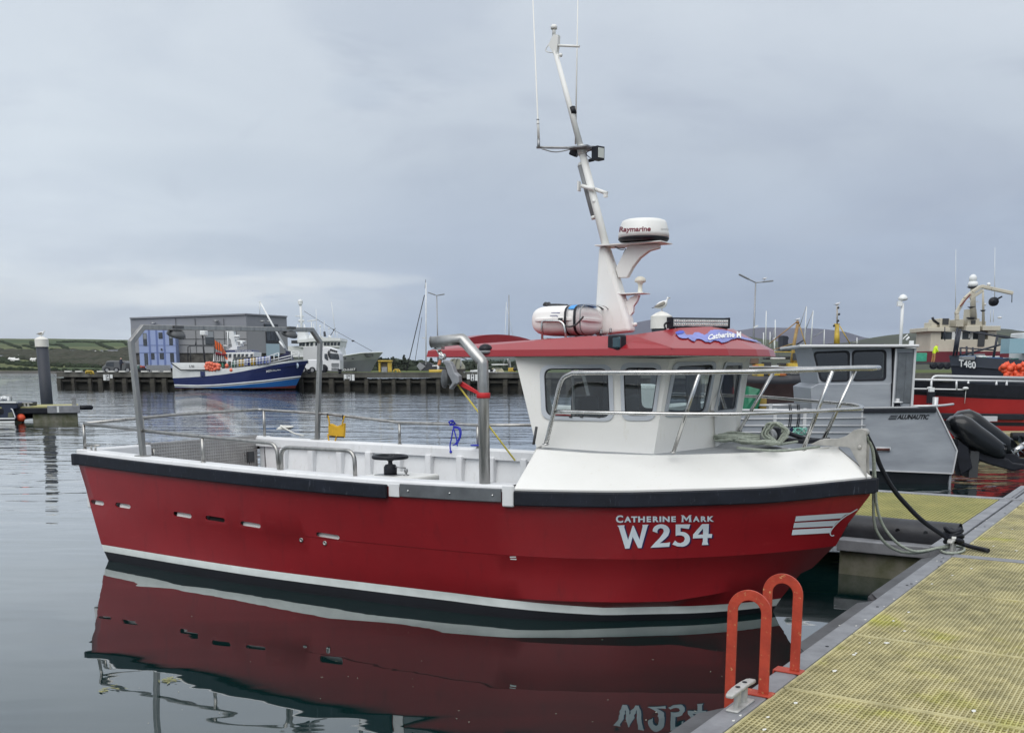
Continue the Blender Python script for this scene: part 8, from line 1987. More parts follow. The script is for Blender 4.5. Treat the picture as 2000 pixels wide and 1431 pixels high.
# flags on poles
M['flag'] = mat('orange_flag', (.85, .16, .03), .8)
for i, (bx, by, tx_, ty_, fh) in enumerate(((1018, 690, 990, 455, 1), (1040, 690, 1018, 470, 1), (1060, 700, 1045, 480, 1), (1085, 700, 1075, 530, 1), (1105, 700, 1095, 560, 1))):
    t = thing('dan_flag', ('leftmost', 'second', 'middle', 'fourth', 'rightmost')[i] + ' orange marker flag from the left, standing on a pole amidships on the blue boat', 'flag', loc=MS.fr.loc, group='orange marker flags on the blue boat')
    mb = MB(); MS.tube(mb, [(bx, by), (tx_, ty_)], .035, 5, .9); mb.build('pole', M['fdark'], t)
    mb = MB(); P = [MS.p(tx_, ty_ + 4, .9), MS.p(tx_ + 42, ty_ + 45 + 10 * i, 1.0), MS.p(tx_ + 40, ty_ + 125, 1.0), MS.p(tx_ + 3, ty_ + 95, .9)]; mb.prism(P, (0, .03, 0)); mb.build('flag', M['flag'], t)
    mb = MB(); mb.ell(MS.p(bx - 3, by - 78, .9), (.11, .11, .15)); mb.build('float', M.setdefault('drf', bpy.data.materials.get('dark_red_float') or mat('dark_red_float', (.22, .02, .03), .6)), t)
def msp(x, y): return (240 + x * .18, 580 + y * .18)
sp2 = [msp(*q) for q in ((912, 724), (938, 720), (965, 726), (992, 734), (1018, 740), (1042, 745), (900, 752), (928, 750), (952, 762), (982, 764), (1010, 768), (1036, 772), (915, 776), (945, 788), (972, 792), (998, 786), (1128, 745))]
put_buoys(sp2, 101.7, 'orange buoy in the big cluster at the stern quarter of the blue fishing boat', 'stern buoys on the blue boat', rr=.20, m=M['coral'])
sp3 = [msp(*q) for q in ((1122, 782), (1148, 790), (1176, 792), (1130, 806), (1158, 814), (1180, 802))]
put_buoys(sp3, 101.9, 'orange buoy in the smaller cluster amidships on the blue fishing boat', 'midship buoys on the blue boat', rr=.18, m=M['coral'])

# --- grey and white ship behind the quay
SH = T2(172, 540, 540, .18, ox=640)
sh = thing('grey_ship', 'big grey and white ship with tall white mast lying beyond the quay', 'ship', SH.fr)
M['shipw'] = mat('ship_white', (.74, .76, .76), .5, var=.1, vs=.2); M['shipg'] = mat('ship_grey', (.40, .41, .44), .5, var=.15, vs=.2); M['shipg2'] = mat('ship_grey_dark', (.29, .30, .34), .5, var=.15, vs=.2)
def shalf(x): return lerp([(200, 4.5), (600, 4.5), (800, 3.6), (950, 2.2), (1060, .9), (1118, .02)], x)
sr = []
for tab, ex, fl in (([(150, 872), (690, 868), (900, 830), (1118, 818)], 1118, 1), ([(150, 930), (690, 930), (900, 903), (1060, 893)], 1062, .9), ([(150, 1060), (700, 1065), (950, 1065)], 965, .6), ([(150, 1120), (930, 1120)], 930, .45)):
    r = []
    for t in ts: x = 150 + (ex - 150) * t; xs = 150 + (1118 - 150) * t; p = SH.p(x, lerp(tab, x)); r.append(Vector((p.x, 4.5 - shalf(xs) * fl, p.z)))
    sr.append(r)
mb = MB(); mb.grid(sr, mis=[0, 1, 1]); mb.grid([mirY(r, 4.5) for r in sr], mis=[0, 1, 1]); mb.build('hull', [M['shipg'], M['shipg2']], sh, smooth_angle=30)
mb = MB(); mb.tube([p + Vector((0, -.03, .03)) for p in sr[0]], .09, 5); mb.build('gunwale', M['shipw'], sh)
mb = MB(); SH.prism(mb, [(120, 755), (460, 750), (680, 745), (690, 862), (770, 858), (700, 880), (120, 900)], 1.2, 6); mb.build('superstructure', M['shipw'], sh)
mb = MB(); SH.prism(mb, [(250, 760), (240, 712), (430, 700), (690, 700), (680, 765), (250, 768)], .8, 7); mb.build('bridge', M['shipw'], sh)
mb = MB(); SH.prism(mb, [(205, 720), (225, 690), (400, 665), (500, 660), (690, 668), (696, 698), (420, 702)], .5, 7.6); mb.build('bridge_roof', M['shipw'], sh)
for k, x in enumerate((245, 278, 322, 366, 420, 512, 548, 586, 622, 660)):
    mb = MB(); SH.prism(mb, [(x, 752 if x < 450 else 746), (x + 28, 750 if x < 450 else 746), (x + 30, 712), (x + 2, 714)], .7, .1); mb.build('window', M['wglass'], sh)
mb = MB(); SH.box(mb, 160, 692, 222, 726, .2, 1.2); mb.build('wing_light', M['fdark'], sh)
mb = MB(); SH.tube(mb, [(272, 640), (270, 480), (262, 320)], 0.205, 8, 3); SH.tube(mb, [(262, 340), (262, 300)], 0.095, 8, 3); mb.ell(SH.p(258, 275, 3), .43, 16, 10); mb.lathe([(.44, -.15), (.15, -.65)], SH.p(258, 275, 3), 12)
SH.tube(mb, [(205, 428), (300, 432)], 0.076, 6, 3); SH.tube(mb, [(335, 485), (430, 470)], 0.095, 6, 3); SH.tube(mb, [(380, 490), (382, 660)], 0.0836, 6, 3); SH.tube(mb, [(405, 510), (408, 660)], 0.057, 6, 3); SH.tube(mb, [(230, 520), (235, 690)], 0.114, 6, 3); SH.tube(mb, [(300, 520), (330, 690)], 0.114, 6, 3); SH.tube(mb, [(240, 480), (300, 480)], 0.19, 6, 3); SH.prism(mb, [(225, 690), (235, 600), (300, 590), (345, 690)], 2, 3); SH.prism(mb, [(345, 670), (370, 610), (470, 640), (480, 662)], 2, 3)
SH.tube(mb, [(474, 545), (476, 650)], 0.0684, 6, 3); mb.ell(SH.p(473, 538, 3), .17); SH.tube(mb, [(570, 565), (572, 640)], 0.038, 6, 3); mb.ell(SH.p(569, 562, 3), .14); mb.ell(SH.p(577, 655, 3), .28)
mb.build('mast', M['shipw'], sh)
mb = MB()
for a_, b_2 in (((640, 620), (596, 275)), ((440, 600), (428, 350)), ((520, 640), (518, 480)), ((735, 860), (725, 760)), ((755, 860), (745, 790)), ((660, 660), (655, 600)), ((620, 655), (618, 590))): SH.tube(mb, [a_, b_2], .05, 5, 3)
mb.build('whip_antenna', M['shipw'], sh)
mb = MB(); SH.tube(mb, [(300, 375), (640, 590), (830, 695), (1040, 810)], .035, 5, 4); mb.ell(SH.p(830, 698, 4), (.25, .15, .15)); mb.ell(SH.p(620, 577, 4), .13); SH.prism(mb, [(508, 600), (520, 595), (530, 650), (512, 650)], 2, 1); SH.tube(mb, [(640, 560), (585, 640)], .06, 5, 3); mb.build('stay', M['fdark'], sh)
mb = MB(); SH.box(mb, 692, 990, 860, 1030, -.4, .6); 
for i in range(len(mb.v)): mb.v[i].y += .3
mb.build('number_board', M['fdark'], sh)
V, F = glyphs('CO-2-217', bold=.03); mb = MB(); x0 = min(v.x for v in V); x1 = max(v.x for v in V); y1 = max(v.y for v in V)
mb.add([SH.p(698 + 158 * (v.x - x0) / (x1 - x0), 1024 - 8 * (v.x - x0) / (x1 - x0) - 24 * v.y / y1, -.45 + .3) for v in V], F); mb.build('lettering', M['shipw'], sh, weld=False)
mb = MB()
for k in range(3): SH.tube(mb, [(950 + 12 * k, 845 + 14 * k), (1052, 838 + 12 * k)], .06, 5, 2.3)
for x, y in ((745, 888), (828, 888)): c = SH.p(x, y, .3); mb.ell(c, (.22, .1, .14), 8, 5)
mb.build('hull_mark', M['fdark'], sh)

# --- vehicles on the quay
zg = QZ
TK = T2(122, 540, 540, .18, ox=620, oz=zg)
tk = thing('lorry', 'white articulated lorry with long box trailer parked on the quay', 'truck', TK.fr)
M['lwhite'] = mat('lorry_white', (.74, .75, .76), .35, var=.06, vs=.5, coat=.3)
mb = MB(); TK.prism(mb, [(290, 760), (470, 752), (470, 985), (290, 985)], 1.0, 2.5); mb.build('box_body', mat('box_grey_white', (.55, .56, .56), .5, var=.08, vs=.4), tk, bev=.05)
mb = MB(); TK.prism(mb, [(478, 790), (500, 765), (560, 762), (650, 790), (682, 838), (690, 905), (690, 1018), (655, 1028), (560, 1024), (480, 1010)], .2, 2.5); cab = mb.build('cab', M['lwhite'], tk, bev=.08, seg=3)
mb = MB(); TK.prism(mb, [(580, 832), (672, 838), (684, 900), (576, 892)], .12, .15); w_ = mb.build('windscreen', M['wglass'], tk)
mb = MB(); TK.prism(mb, [(520, 838), (548, 836), (562, 905), (548, 908), (520, 885)], .15, .1); mb.build('window', M['wglass'], tk)
mb = MB()
for y in (938, 952, 967, 990, 1004): TK.box(mb, 595, y, 676, y + 9, .1, .12)
mb.build('grille', M['grey'], tk)
mb = MB(); TK.box(mb, 562, 800, 574, 878, -.1, .3); TK.box(mb, 555, 815, 562, 860, -.1, .2); mb.build('mirror', M['fdark'], tk)
mb = MB(); TK.tube(mb, [(575, 800), (600, 790), (640, 800), (668, 822)], .07, 5, .3)
for x in (590, 610, 630, 650): mb.ell(TK.p(x, 795 + (x - 590) * .3, .2), .13)
mb.build('lamp_bar', M['fdark'], tk)
for x, r in ((512, .50), (380, .48), (345, .48)):
    c = TK.p(x, 1000, .2); c.z = r; mb = MB(); mb.lathe([(.2, -.15), (r, -.15), (r, .15), (.2, .15)], c, 18, M=Matrix.Rotation(rad(90), 3, 'X')); w_ = mb.build('wheel', M['black'], tk); mb = MB(); mb.cyl(c + Vector((0, -.1, 0)), c + Vector((0, .1, 0)), .24); mb.build('rim', M['galv'], w_)
def van(name, lab, cat, Y_, k0, body, wheels, wins_, m, grp=None, extra=None, th=1.9):
    Tv = T2(Y_, *k0, oz=zg); t = thing(name, lab, cat, Tv.fr)
    mb = MB(); Tv.prism(mb, body, 0, th); mb.build('body', m, t, bev=.10, seg=3)
    for w_ in wins_: mb = MB(); Tv.prism(mb, w_, -.03, .08); mb.build('window', M['wglass'], t)
    for x, r in wheels:
        c = Tv.p(x, 0, 0.02); c.z = r; mb = MB(); mb.lathe([(.18, -.1), (r, -.1), (r, .12), (.18, .12)], c, 18, M=Matrix.Rotation(rad(90), 3, 'X')); w2 = mb.build('wheel', M['black'], t); mb = MB(); mb.cyl(c + Vector((0, -.13, 0)), c + Vector((0, 0, 0)), .18); mb.build('rim', M['galv'], w2)
    return t, Tv
van('white_van', 'low white van parked left of the lorry cab', 'van', 113, (540, 540, .18), [(238, 1022), (236, 985), (262, 950), (300, 905), (380, 898), (470, 900), (472, 1022)], [(358, .34), (262, .34)], [[(268, 950), (305, 915), (345, 912), (345, 940), (280, 958)]], M['lwhite'])
van('dark_van', 'dark grey van with open rear at the left end of the quay', 'van', 118, (0, 600, .18172), [(1092, 700), (1094, 640), (1130, 620), (1140, 580), (1180, 572), (1335, 575), (1358, 600), (1360, 705), (1110, 710)], [(1112, .33), (1212, .33), (1335, .33)], [[(1134, 628), (1145, 590), (1222, 588), (1222, 640)]], mat('van_grey', (.085, .09, .095), .35, coat=.4))
c = W0.px(237, 729, v=115); person((c.x, 115, zg), .98, mat('dark_navy_coat', (.02, .025, .045), .8), mat('dark_jeans', (.02, .022, .03), .8), 'person in dark clothes standing at the rear of the dark van', bend=4)
# stacked gear behind the gantry post, yellow steps
def tbox(name, m, Tv, x0_, y0_, x1_, y1_, v, th, lab, cat, grp=None, bev=.04):
    mb = MB(); Tv.box(mb, x0_, y0_, x1_, y1_, v, th); o = mb.build(name, m, None, bev=bev); o.location = Tv.fr.loc; return tag(o, lab, cat, grp)
TL_ = T2(112, 0, 600, .18172)
gear = thing('gear_trailer', 'small trailer loaded with nets and red crates behind the left gantry post', 'trailer', TL_.fr)
mb = MB(); TL_.box(mb, 1440, 668, 1545, 690, 0, 2); mb.build('bed', M['fdark'], gear); mb = MB(); TL_.box(mb, 1450, 630, 1500, 668, .3, 1.2, 0); TL_.box(mb, 1500, 628, 1530, 655, .2, 1, 1); TL_.box(mb, 1455, 615, 1490, 640, .5, 1, 2); mb.build('load', [mat('net_teal', (.08, .14, .12), .9), mat('crate_red', (.35, .06, .04), .7), M['grey']], gear, bev=.1)
mb = MB(); 
for x in (1455, 1520): c = TL_.p(x, 700, 0); mb.lathe([(.1, -.1), (.3, -.1), (.3, .1), (.1, .1)], (c.x, 0, zg + .3), 14, M=Matrix.Rotation(rad(90), 3, 'X'))
mb.build('wheel', M['black'], gear)
mb = MB(); T_ = T2(108, 0, 600, .18172)
for a_, b_2 in (((925, 685), (990, 685)), ((990, 685), (1010, 720)), ((960, 685), (985, 720)), ((925, 685), (925, 715)), ((940, 700), (998, 700))): T_.tube(mb, [a_, b_2], .09, 5)
T_.box(mb, 930, 684, 985, 690, -.2, .5); o = mb.build('yellow_stile', M['yellow']); o.location = T_.fr.loc; tag(o, 'yellow steel ladder top on the edge of the quay left of the dark van', 'ladder')
TY = T2(113, 540, 540, .18)
ys2 = thing('yellow_kiosk', 'yellow framed fuel kiosk standing on the quay right of the grey ship', 'kiosk', TY.fr)
mb = MB(); TY.box(mb, 1105, 920, 1130, 1036, 0, .5); TY.box(mb, 1205, 925, 1250, 1036, 0, .5); TY.box(mb, 1098, 908, 1250, 924, -.2, 1.2); mb.build('frame', M['yellow'], ys2, bev=.04)
mb = MB(); TY.box(mb, 1140, 980, 1200, 1036, .1, .6); TY.box(mb, 1130, 926, 1205, 980, .6, .3, 1); mb.build('cabinet', [M['galv'], mat('tan_panel', (.35, .30, .20), .7)], ys2)
mb = MB()
for a_, b_2 in (((1275, 1010), (1328, 1010)), ((1328, 1010), (1345, 1048)), ((1275, 1010), (1275, 1040)), ((1305, 1010), (1322, 1045))): TY.tube(mb, [a_, b_2], .09, 5, -3)
o = mb.build('yellow_stile', M['yellow']); o.location = TY.fr.loc; tag(o, 'yellow steel ladder top on the edge of the quay beside the kiosk', 'ladder')

# --- yachts, lamps and small craft ashore behind the quay
def mast_boat(lab, Y_, pxm, ytop, ybase, stays, hullp=None, r=.07, m='white_far', deck=None, grp=None):
    t = thing('sailing_yacht', lab, 'yacht', loc=(W0.px(pxm, 720, v=Y_).x, Y_, QZ)); f = Frame(t.location, 0)
    mb = MB(); mb.tube([f.px(pxm, ybase, v=0), f.px(pxm, ytop, v=0)], [r * 1.2, r * .8], 8); mb.build('mast', M[m], t)
    mb = MB()
    for a_, b_2, rr, dk in stays:
        mb.tube([f.px(*a_, v=.2), f.px(*b_2, v=.2)], rr, 5, mi=dk)
    mb.build('rigging', [M['white_far'], M['fdark']], t)
    return t, f
T_ = T2(118, 540, 540, .18)
def tq(x, y): return (540 + x * .18, 540 + y * .18)
y1, f1 = mast_boat('grey covered sailing yacht ashore with one tall white mast behind the quay', 118, 832, 552, 712, [(tq(1605, 200), tq(1410, 1025), .055, 1), (tq(1602, 210), tq(1425, 960), .03, 0), (tq(1578, 440), tq(1500, 940), .03, 1), (tq(1580, 665), tq(1625, 665), .05, 0), (tq(1612, 130), tq(1620, 30), .03, 1)])
def yl(x, y, v=0.0): return f1.px(540 + x * .18, 540 + y * .18, v=v)
mb = MB(); mb.prism([yl(x, y) for x, y in ((1520, 970), (1555, 930), (1620, 975), (1560, 1025))], (0, 1.6, 0), 0); mb.prism([yl(x, y, -.02) for x, y in ((1555, 930), (1660, 932), (1740, 975), (1840, 985), (1830, 1010), (1580, 1025), (1622, 975))], (0, 1.6, 0), 1); mb.build('hull', [M['galv'], M['fdark']], y1, bev=.03)
mb = MB(); mb.tube([yl(1690, 970), yl(1750, 968)], .08, 6); mb.tube([yl(1755, 950), yl(1755, 1030)], .14, 8); mb.build('fitting', M['white_far'], y1)
mb = MB(); p, q = yl(1655, 1030, -1.5), yl(1830, 1030, -1.5); mb.tube([p, q], .22, 10); o = mb.build('yellow_boom', M['yellow']); o.location = y1.location; tag(o, 'yellow tubular boom lying on the quay behind the hanging hauler', 'boom')
t, f = mast_boat('green canvas covered cruiser ashore just behind the steel davit', 116, 900, 700, 715, [((893, 696), (912, 702), .05, 1)])
mb = MB(); mb.prism([f.px(x, y, v=0) for x, y in ((876, 706), (882, 700), (897, 700), (907, 715), (908, 722), (878, 722))], (0, 2, 0)); mb.build('canopy', mat('olive_canvas', (.30, .30, .24), .8, var=.2, vs=1), t, bev=.05)
mb = MB(); mb.prism([f.px(x, y, v=-.1) for x, y in ((870, 722), (909, 720), (904, 731), (874, 731))], (0, 2.2, 0)); mb.build('hull', M['wood'], t)
mb = MB(); 
for s_ in range(3): mb.tube(crv([f.px(880 + s_ * 9, 722, v=-.05), f.px(882 + s_ * 9, 706, v=-.05), f.px(888 + s_ * 6, 700, v=-.05)], 4), .03, 5)
mb.build('hoop', M['fdark'], t)
t, f = mast_boat('small sloop ashore with a furled white sail seen below the roof edge', 120, 994, 576, 724, [((989, 590), (984, 715), .03, 0), ((960, 712), (992, 712), .08, 0), ((990, 600), (1003, 660), .02, 0), ((993, 700), (996, 718), .14, 0)], m='galv')
mb = MB(); mb.prism([f.px(x, y, v=0) for x, y in ((958, 722), (962, 719), (980, 719), (985, 726), (980, 731), (958, 731))], (0, 1.8, 0)); mb.build('hull', mat('cream_hull', (.55, .52, .36), .6, var=.2, vs=1), t, bev=.08)
mb = MB()
for s_ in range(3): mb.tube(crv([f.px(960 + s_ * 6, 731, v=-.05), f.px(963 + s_ * 5, 721, v=-.05), f.px(970 + s_ * 4, 719.5, v=-.05)], 4), .025, 5)
mb.build('frame_tube', M['galv'], t)
mb = MB(); c = W0.px(1000, 722, v=119); mb.box((0, 0, 0), (.9, .8, .45)); mb.ell((.3, -.3, .05), .22, mi=1); o = mb.build('yellow_buoy_box', [M['yellow'], M['black']], bev=.08); o.location = (c.x, 119, c.z); tag(o, 'small yellow float box on the quay right of the furled sail', 'box')
mb = MB(); c = W0.px(957, 725, v=117); mb.prism([(-.7, 0, .1), (.5, 0, .25), (.7, 0, .1), (.4, 0, -.15), (-.5, 0, -.15)], (0, .9, 0)); o = mb.build('dinghy', M['white_far'], bev=.05); o.location = (c.x, 117, c.z); tag(o, 'tiny white dinghy on the quay right of the steel davit', 'dinghy')
mb = MB(); c = W0.px(928, 725, v=117); mb.prism([(-.6, 0, .1), (.5, 0, .2), (.6, 0, .05), (.3, 0, -.15), (-.5, 0, -.15)], (0, .9, 0)); o = mb.build('dinghy', M['white_far'], bev=.05); o.location = (c.x, 117, c.z); tag(o, 'tiny white dinghy on the quay left of the steel davit', 'dinghy')
# iron railing along the quay under the roof edge
rl = thing('quay_railing', 'low iron railing on the quay edge between the davit and the wheelhouse', 'railing', loc=(W0.px(905, 728, v=99.5).x, 99.5, QZ)); f = Frame(rl.location, 0)
mb = MB(); mb.tube([f.px(905, 726, v=0), f.px(1035, 728, v=0)], .04, 5); mb.build('top_bar', M['galv'], rl)
for k in range(9): mb = MB(); p = f.px(907 + k * 15.5, 726, v=0); mb.tube([(p.x, 0, 0), p], .04, 5); mb.build('post', M['galv'], rl)
for k, px in enumerate((604, 664, 960)):
    mb = MB(); c = W0.px(px, 729, v=103); mb.cyl((0, 0, 0), (0, 0, .35), .16, .14, 10); mb.cyl((0, 0, .35), (0, 0, .45), .22, .2, 10); o = mb.build('bollard', M['black']); o.location = (c.x, 103, QZ); tag(o, ('black iron bollard on the quay edge beside the white van', 'black iron bollard on the quay edge below the lorry cab', 'black iron bollard on the quay edge behind the steel davit')[k], 'bollard')

def lamp(lab, Y_, base, head, arms, r=.10, zb=QZ):
    b_2 = W0.px(*base, v=Y_); t = thing('lamp_post', lab, 'lamp post', loc=(b_2.x, Y_, zb)); f = Frame(t.location, 0)
    hd = f.px(*head, v=0); mb = MB(); mb.tube([(0, 0, 0), hd], [r, r * .6], 8); mb.build('post', M['galv'], t)
    for (x, y), ln in arms:
        e = f.px(x, y, v=0); mb = MB(); mb.tube([hd, e], r * .5, 6); mb.build('arm', M['galv'], t)
        d = (e - hd).normalized(); mb = MB(); mb.box(e, (ln, .3, .12), R=Matrix.Rotation(-math.atan2(d.z, d.x), 3, 'Y')); mb.build('lamp_head', M['grey'], t, bev=.03)
    return t, f
lamp('double armed lamp post between the yacht mast and the liferaft', 128, (856, 725), (853, 577), [((843, 573.5), .9), ((862, 575.5), .8)])
t, f = lamp('tall double armed lamp post rising behind the light bar', 92, (1469, 735), (1476, 552), [((1453, 540.5), 1.0), ((1500, 549.5), .9)], r=.10, zb=1.5)
mb = MB(); a_, b_2 = f.px(1471, 640, v=0), f.px(1480, 636, v=0); mb.bar(a_, b_2, .3, .12); mb.build('solar_panel', M['white_far'], t)
gull('white gull sitting on the right arm of the tall lamp post', W0.px(1493, 547.5, v=92), 1, 1.0, low=True, light=True)

# --- yellow work vessel, black hull
YV = T2(66, 1380, 520, .1817, ox=1540)
yv = thing('yellow_workboat', 'black hulled workboat with yellow deckhouse, yellow mast and derrick', 'ship', YV.fr)
rv = []
for y_, h in ((1185, 2.6), (1265, 2.5), (1345, 2.2)):
    r = []
    for t_ in ts: x = 330 + (1260 - 330) * t_; hb_ = h * lerp([(0, .8), (.3, 1), (.8, .95), (1, .7)], t_); p = YV.p(x, y_ - (25 * (t_ - .5) ** 2 * 4 if y_ < 1340 else 0) + (0 if y_ > 1190 else (-10 if t_ > .6 else 0)), 0); r.append(Vector((p.x, 2.6 - hb_, p.z)))
    rv.append(r)
rv.append([Vector((p.x, p.y, -.4)) for p in rv[-1]])
mb = MB(); mb.grid(rv, mis=[0, 1, 1]); mb.grid([mirY(r, 2.6) for r in rv], mis=[0, 1, 1]); mb.grid([rv[0], mirY(rv[0], 2.6)], mi=0)
for e in (0, -1):
    for a_, b_2 in zip(rv, rv[1:]): mb.add([a_[e], b_2[e], mirY([b_2[e]], 2.6)[0], mirY([a_[e]], 2.6)[0]], [(0, 1, 2, 3)], 1)
mb.build('hull', [mat('black_hull', (.03, .032, .04), .5, var=.3, vs=.6), mat('rusty_bottom', (.05, .028, .028), .8, var=.5, vs=.8)], yv)
mb = MB(); YV.box(mb, 550, 1050, 615, 1185, 1.5, 1.5); YV.box(mb, 695, 1095, 790, 1175, 1.2, 2); YV.box(mb, 880, 1040, 1130, 1130, 1.5, 2.5); YV.prism(mb, [(1010, 990), (1015, 935), (1110, 930), (1130, 1035), (1010, 1040)], 1.5, 2.4); YV.box(mb, 690, 915, 1110, 925, 2.0, .15); mb.build('deckhouse', M['yellow'], yv, bev=.05)
mb = MB(); YV.prism(mb, [(1045, 1005), (1130, 1002), (1150, 1065), (1035, 1060)], 1.3, .3); YV.box(mb, 940, 935, 1010, 1010, 1.6, .3); YV.box(mb, 620, 1030, 690, 1180, 2, .8); YV.box(mb, 790, 1040, 880, 1060, 2, .8); YV.box(mb, 860, 1110, 905, 1160, 1.1, .3); mb.build('opening', M['fdark'], yv)
mb = MB(); YV.box(mb, 480, 960, 560, 1050, 2.2, 1.2, 0); YV.box(mb, 640, 965, 900, 1000, 3, 1.0, 1); YV.box(mb, 705, 980, 850, 1000, 2.5, 1, 2); YV.box(mb, 520, 1060, 560, 1130, 1.3, .8, 3); YV.box(mb, 925, 1080, 960, 1100, 1, .6, 2); YV.box(mb, 980, 1075, 1040, 1105, 1, .6, 2); YV.box(mb, 790, 1130, 870, 1180, 1.2, .6, 3)
mb.build('deck_gear', [mat('brown_gear', (.13, .09, .07), .8), M['fdark'], M['white_far'], mat('orange_gear', (.42, .14, .05), .8)], yv, bev=.05)
mb = MB(); YV.prism(mb, [(820, 745), (870, 750), (885, 770), (875, 800), (880, 910), (820, 905)], 4, 1.2); YV.prism(mb, [(910, 840), (1000, 838), (1000, 910), (900, 912)], 4, 2, 1); YV.tube(mb, [(960, 845), (1050, 790)], .05, 6, 4); mb.build('deck_crane', [M['navyhull'], mat('dark_green', (.06, .10, .08), .6)], yv)
mb = MB(); YV.tube(mb, [(915, 1035), (940, 830), (980, 625)], .11, 8, 2.5); YV.tube(mb, [(670, 835), (960, 605)], .04, 6, 2.5); YV.tube(mb, [(690, 905), (960, 820)], .03, 5, 2.5); YV.tube(mb, [(1090, 915), (1000, 640)], .04, 5, 2.5); mb.ell(YV.p(978, 603, 2.5), (.13, .1, .1)); mb.ell(YV.p(990, 630, 2.5), (.08, .08, .1)); mb.build('derrick', mat('yellow_derrick', (.50, .38, .13), .6, var=.4, vs=1, var_col=(.25, .13, .06)), yv)
mb = MB(); mb.tube([YV.p(1400, 900, 5), YV.p(1402, 625, 5)], [.23, .13], 12); YV.tube(mb, [(1370, 622), (1432, 622)], .04, 6, 5); YV.tube(mb, [(1430, 640), (1550, 845)], .035, 6, 5); mb.build('mast', M['yellow'], yv)
mb = MB(); mb.tube([YV.p(1403, 622, 5), YV.p(1404, 425, 5)], .055, 8); mb.build('topmast', mat('pale_topmast', (.5, .46, .40), .6), yv)
mb = MB()
for x, y in ((1415, 445), (1424, 515), (1414, 585), (1370, 640)): mb.ell(YV.p(x, y, 4.8), .08)
mb.build('mast_lamp', M['fdark'], yv)
gull('pale gull on top of the rusty yellow derrick', YV.fr.loc + YV.p(978, 592, 2.5), 1, .85, low=True, light=True)
gull('white gull perched on the tall yellow mast', YV.fr.loc + YV.p(1404, 428, 5), 1, .95, low=True, light=True)
# distant yacht masts
def dm(lab, px0, yt, px1, yb, r=.09, Y_=180, furl=None):
    a_ = W0.px(px1, yb, v=Y_); t = thing('sailing_yacht', lab, 'yacht', loc=(a_.x, Y_, 1.5)); f = Frame(t.location, 0)
    mb = MB(); mb.tube([f.px(px1, yb, v=0), f.px(px0, yt, v=0)], [r * 1.2, r * .8], 6); mb.build('mast', M['white_far'], t)
    mb = MB(); L_ = 7; mb.prism([(-L_/2, 0, .2), (L_/2 - 1, 0, 0), (L_/2, 0, 1.2), (-L_/2, 0, 1.0)], (0, 2, 0)); mb.build('hull', M['white_far'], t, bev=.1)
    if furl: mb = MB(); mb.tube([f.px(*furl[0], v=0), f.px(*furl[1], v=0)], .06, 5); mb.build('forestay', M['galv'], t)
def zp(x, y): return (1380 + x * .1817, 520 + y * .1817)
for lab, top, bot, furl in (('left of the two tall distant white masts behind the derrick', (1075, 430), (1048, 870), ((1072, 430), (1000, 650))), ('right of the two tall distant white masts behind the derrick', (1146, 475), (1118, 880), ((1146, 480), (1070, 670))),
                            ('short distant white mast left of the yellow mast', (1266, 680), (1262, 860), ((1262, 690), (1150, 760))), ('thin distant mast just right of the tall lamp post', (642, 480), (634, 850), None), ('distant mast with antenna left of the derrick', (738, 575), (738, 860), ((735, 660), (690, 800))),
                            ('low distant mast right next to the tall lamp post', (612, 712), (612, 880), None), ('short thin distant mast left of the black crane', (683, 705), (683, 870), None), ('pale distant mast leaning over the yellow rail', (725, 765), (735, 970), ((735, 880), (770, 970))),
                            ('short distant mast above the aluminium cabin roof', (1617, 765), (1617, 860), ((1570, 815), (1640, 815)))):
    dm(lab + ', on a moored yacht', *zp(*top), *zp(*bot), furl=tuple(zp(*q) for q in furl) if furl else None)
mb = MB()

# --- left: pontoon, small boat, buoy, cleats
LP = Frame(W0.px(150, 823, w=0), 23)
lp = thing('left_pontoon', 'low pontoon with a pale deck and mossy concrete floats at the far left', 'pontoon', LP)
xr = 0.0; dz = .62
mb = MB(); mb.box((xr - 3.6, 1.2, dz - .02), (7.4, 2.6, .05)); mb.build('grating', mat('far_grating', (.38, .36, .16), .8, var=.2, vs=2), lp)
mb = MB(); mb.box((xr - 3.6, -.06, dz - .16), (7.4, .14, .24)); mb.build('rubber_edge', M['black'], lp, bev=.04); mb = MB(); mb.box((xr - .45, -.10, dz - .12), (1.2, .12, .30)); mb.box((xr + .06, 1.2, dz - .1), (.12, 2.6, .2)); mb.build('edge_beam', M['galvf'], lp, bev=.02)
for x0_, x1_ in ((xr - .95 - .65, xr + .05), (xr - 3.4, xr - 2.0), (xr - 6.5, xr - 3.9)):
    mb = MB(); mb.box(((x0_ + x1_) / 2, 1.1, .12), (x1_ - x0_, 2.2, .55)); mb.build('float', bpy.data.materials['mossy_concrete'], lp, bev=.03)
mb = MB(); mb.box((xr - .05, .4, dz + .20), (.17, .2, .42)); mb.box((xr - .05, .4, dz + .30), (.34, .24, .03)); mb.build('service_post', M['galvf'], lp, bev=.01)
mb = MB(); mb.tube([(xr + .02, .0, dz - .06), (xr + .55, .0, dz - .06)], .10, 14); mb.ell((xr + .55, .0, dz - .06), .10); mb.build('end_fender', M['black'], lp)
mb = MB(); mb.add([(xr - .70, -.17, dz - .24), (xr - .62, -.17, dz - .24), (xr - .62, -.17, dz - .0), (xr - .70, -.17, dz - .0)], [(0, 1, 2, 3)]); mb.build('white_tag', M['white_far'], lp)
mk_cleat('dock_cleat', 'small pale cleat on the far left pontoon tied with green line', W0.px(52, 794, w=dz), 0, M['castalu'], 1.6)
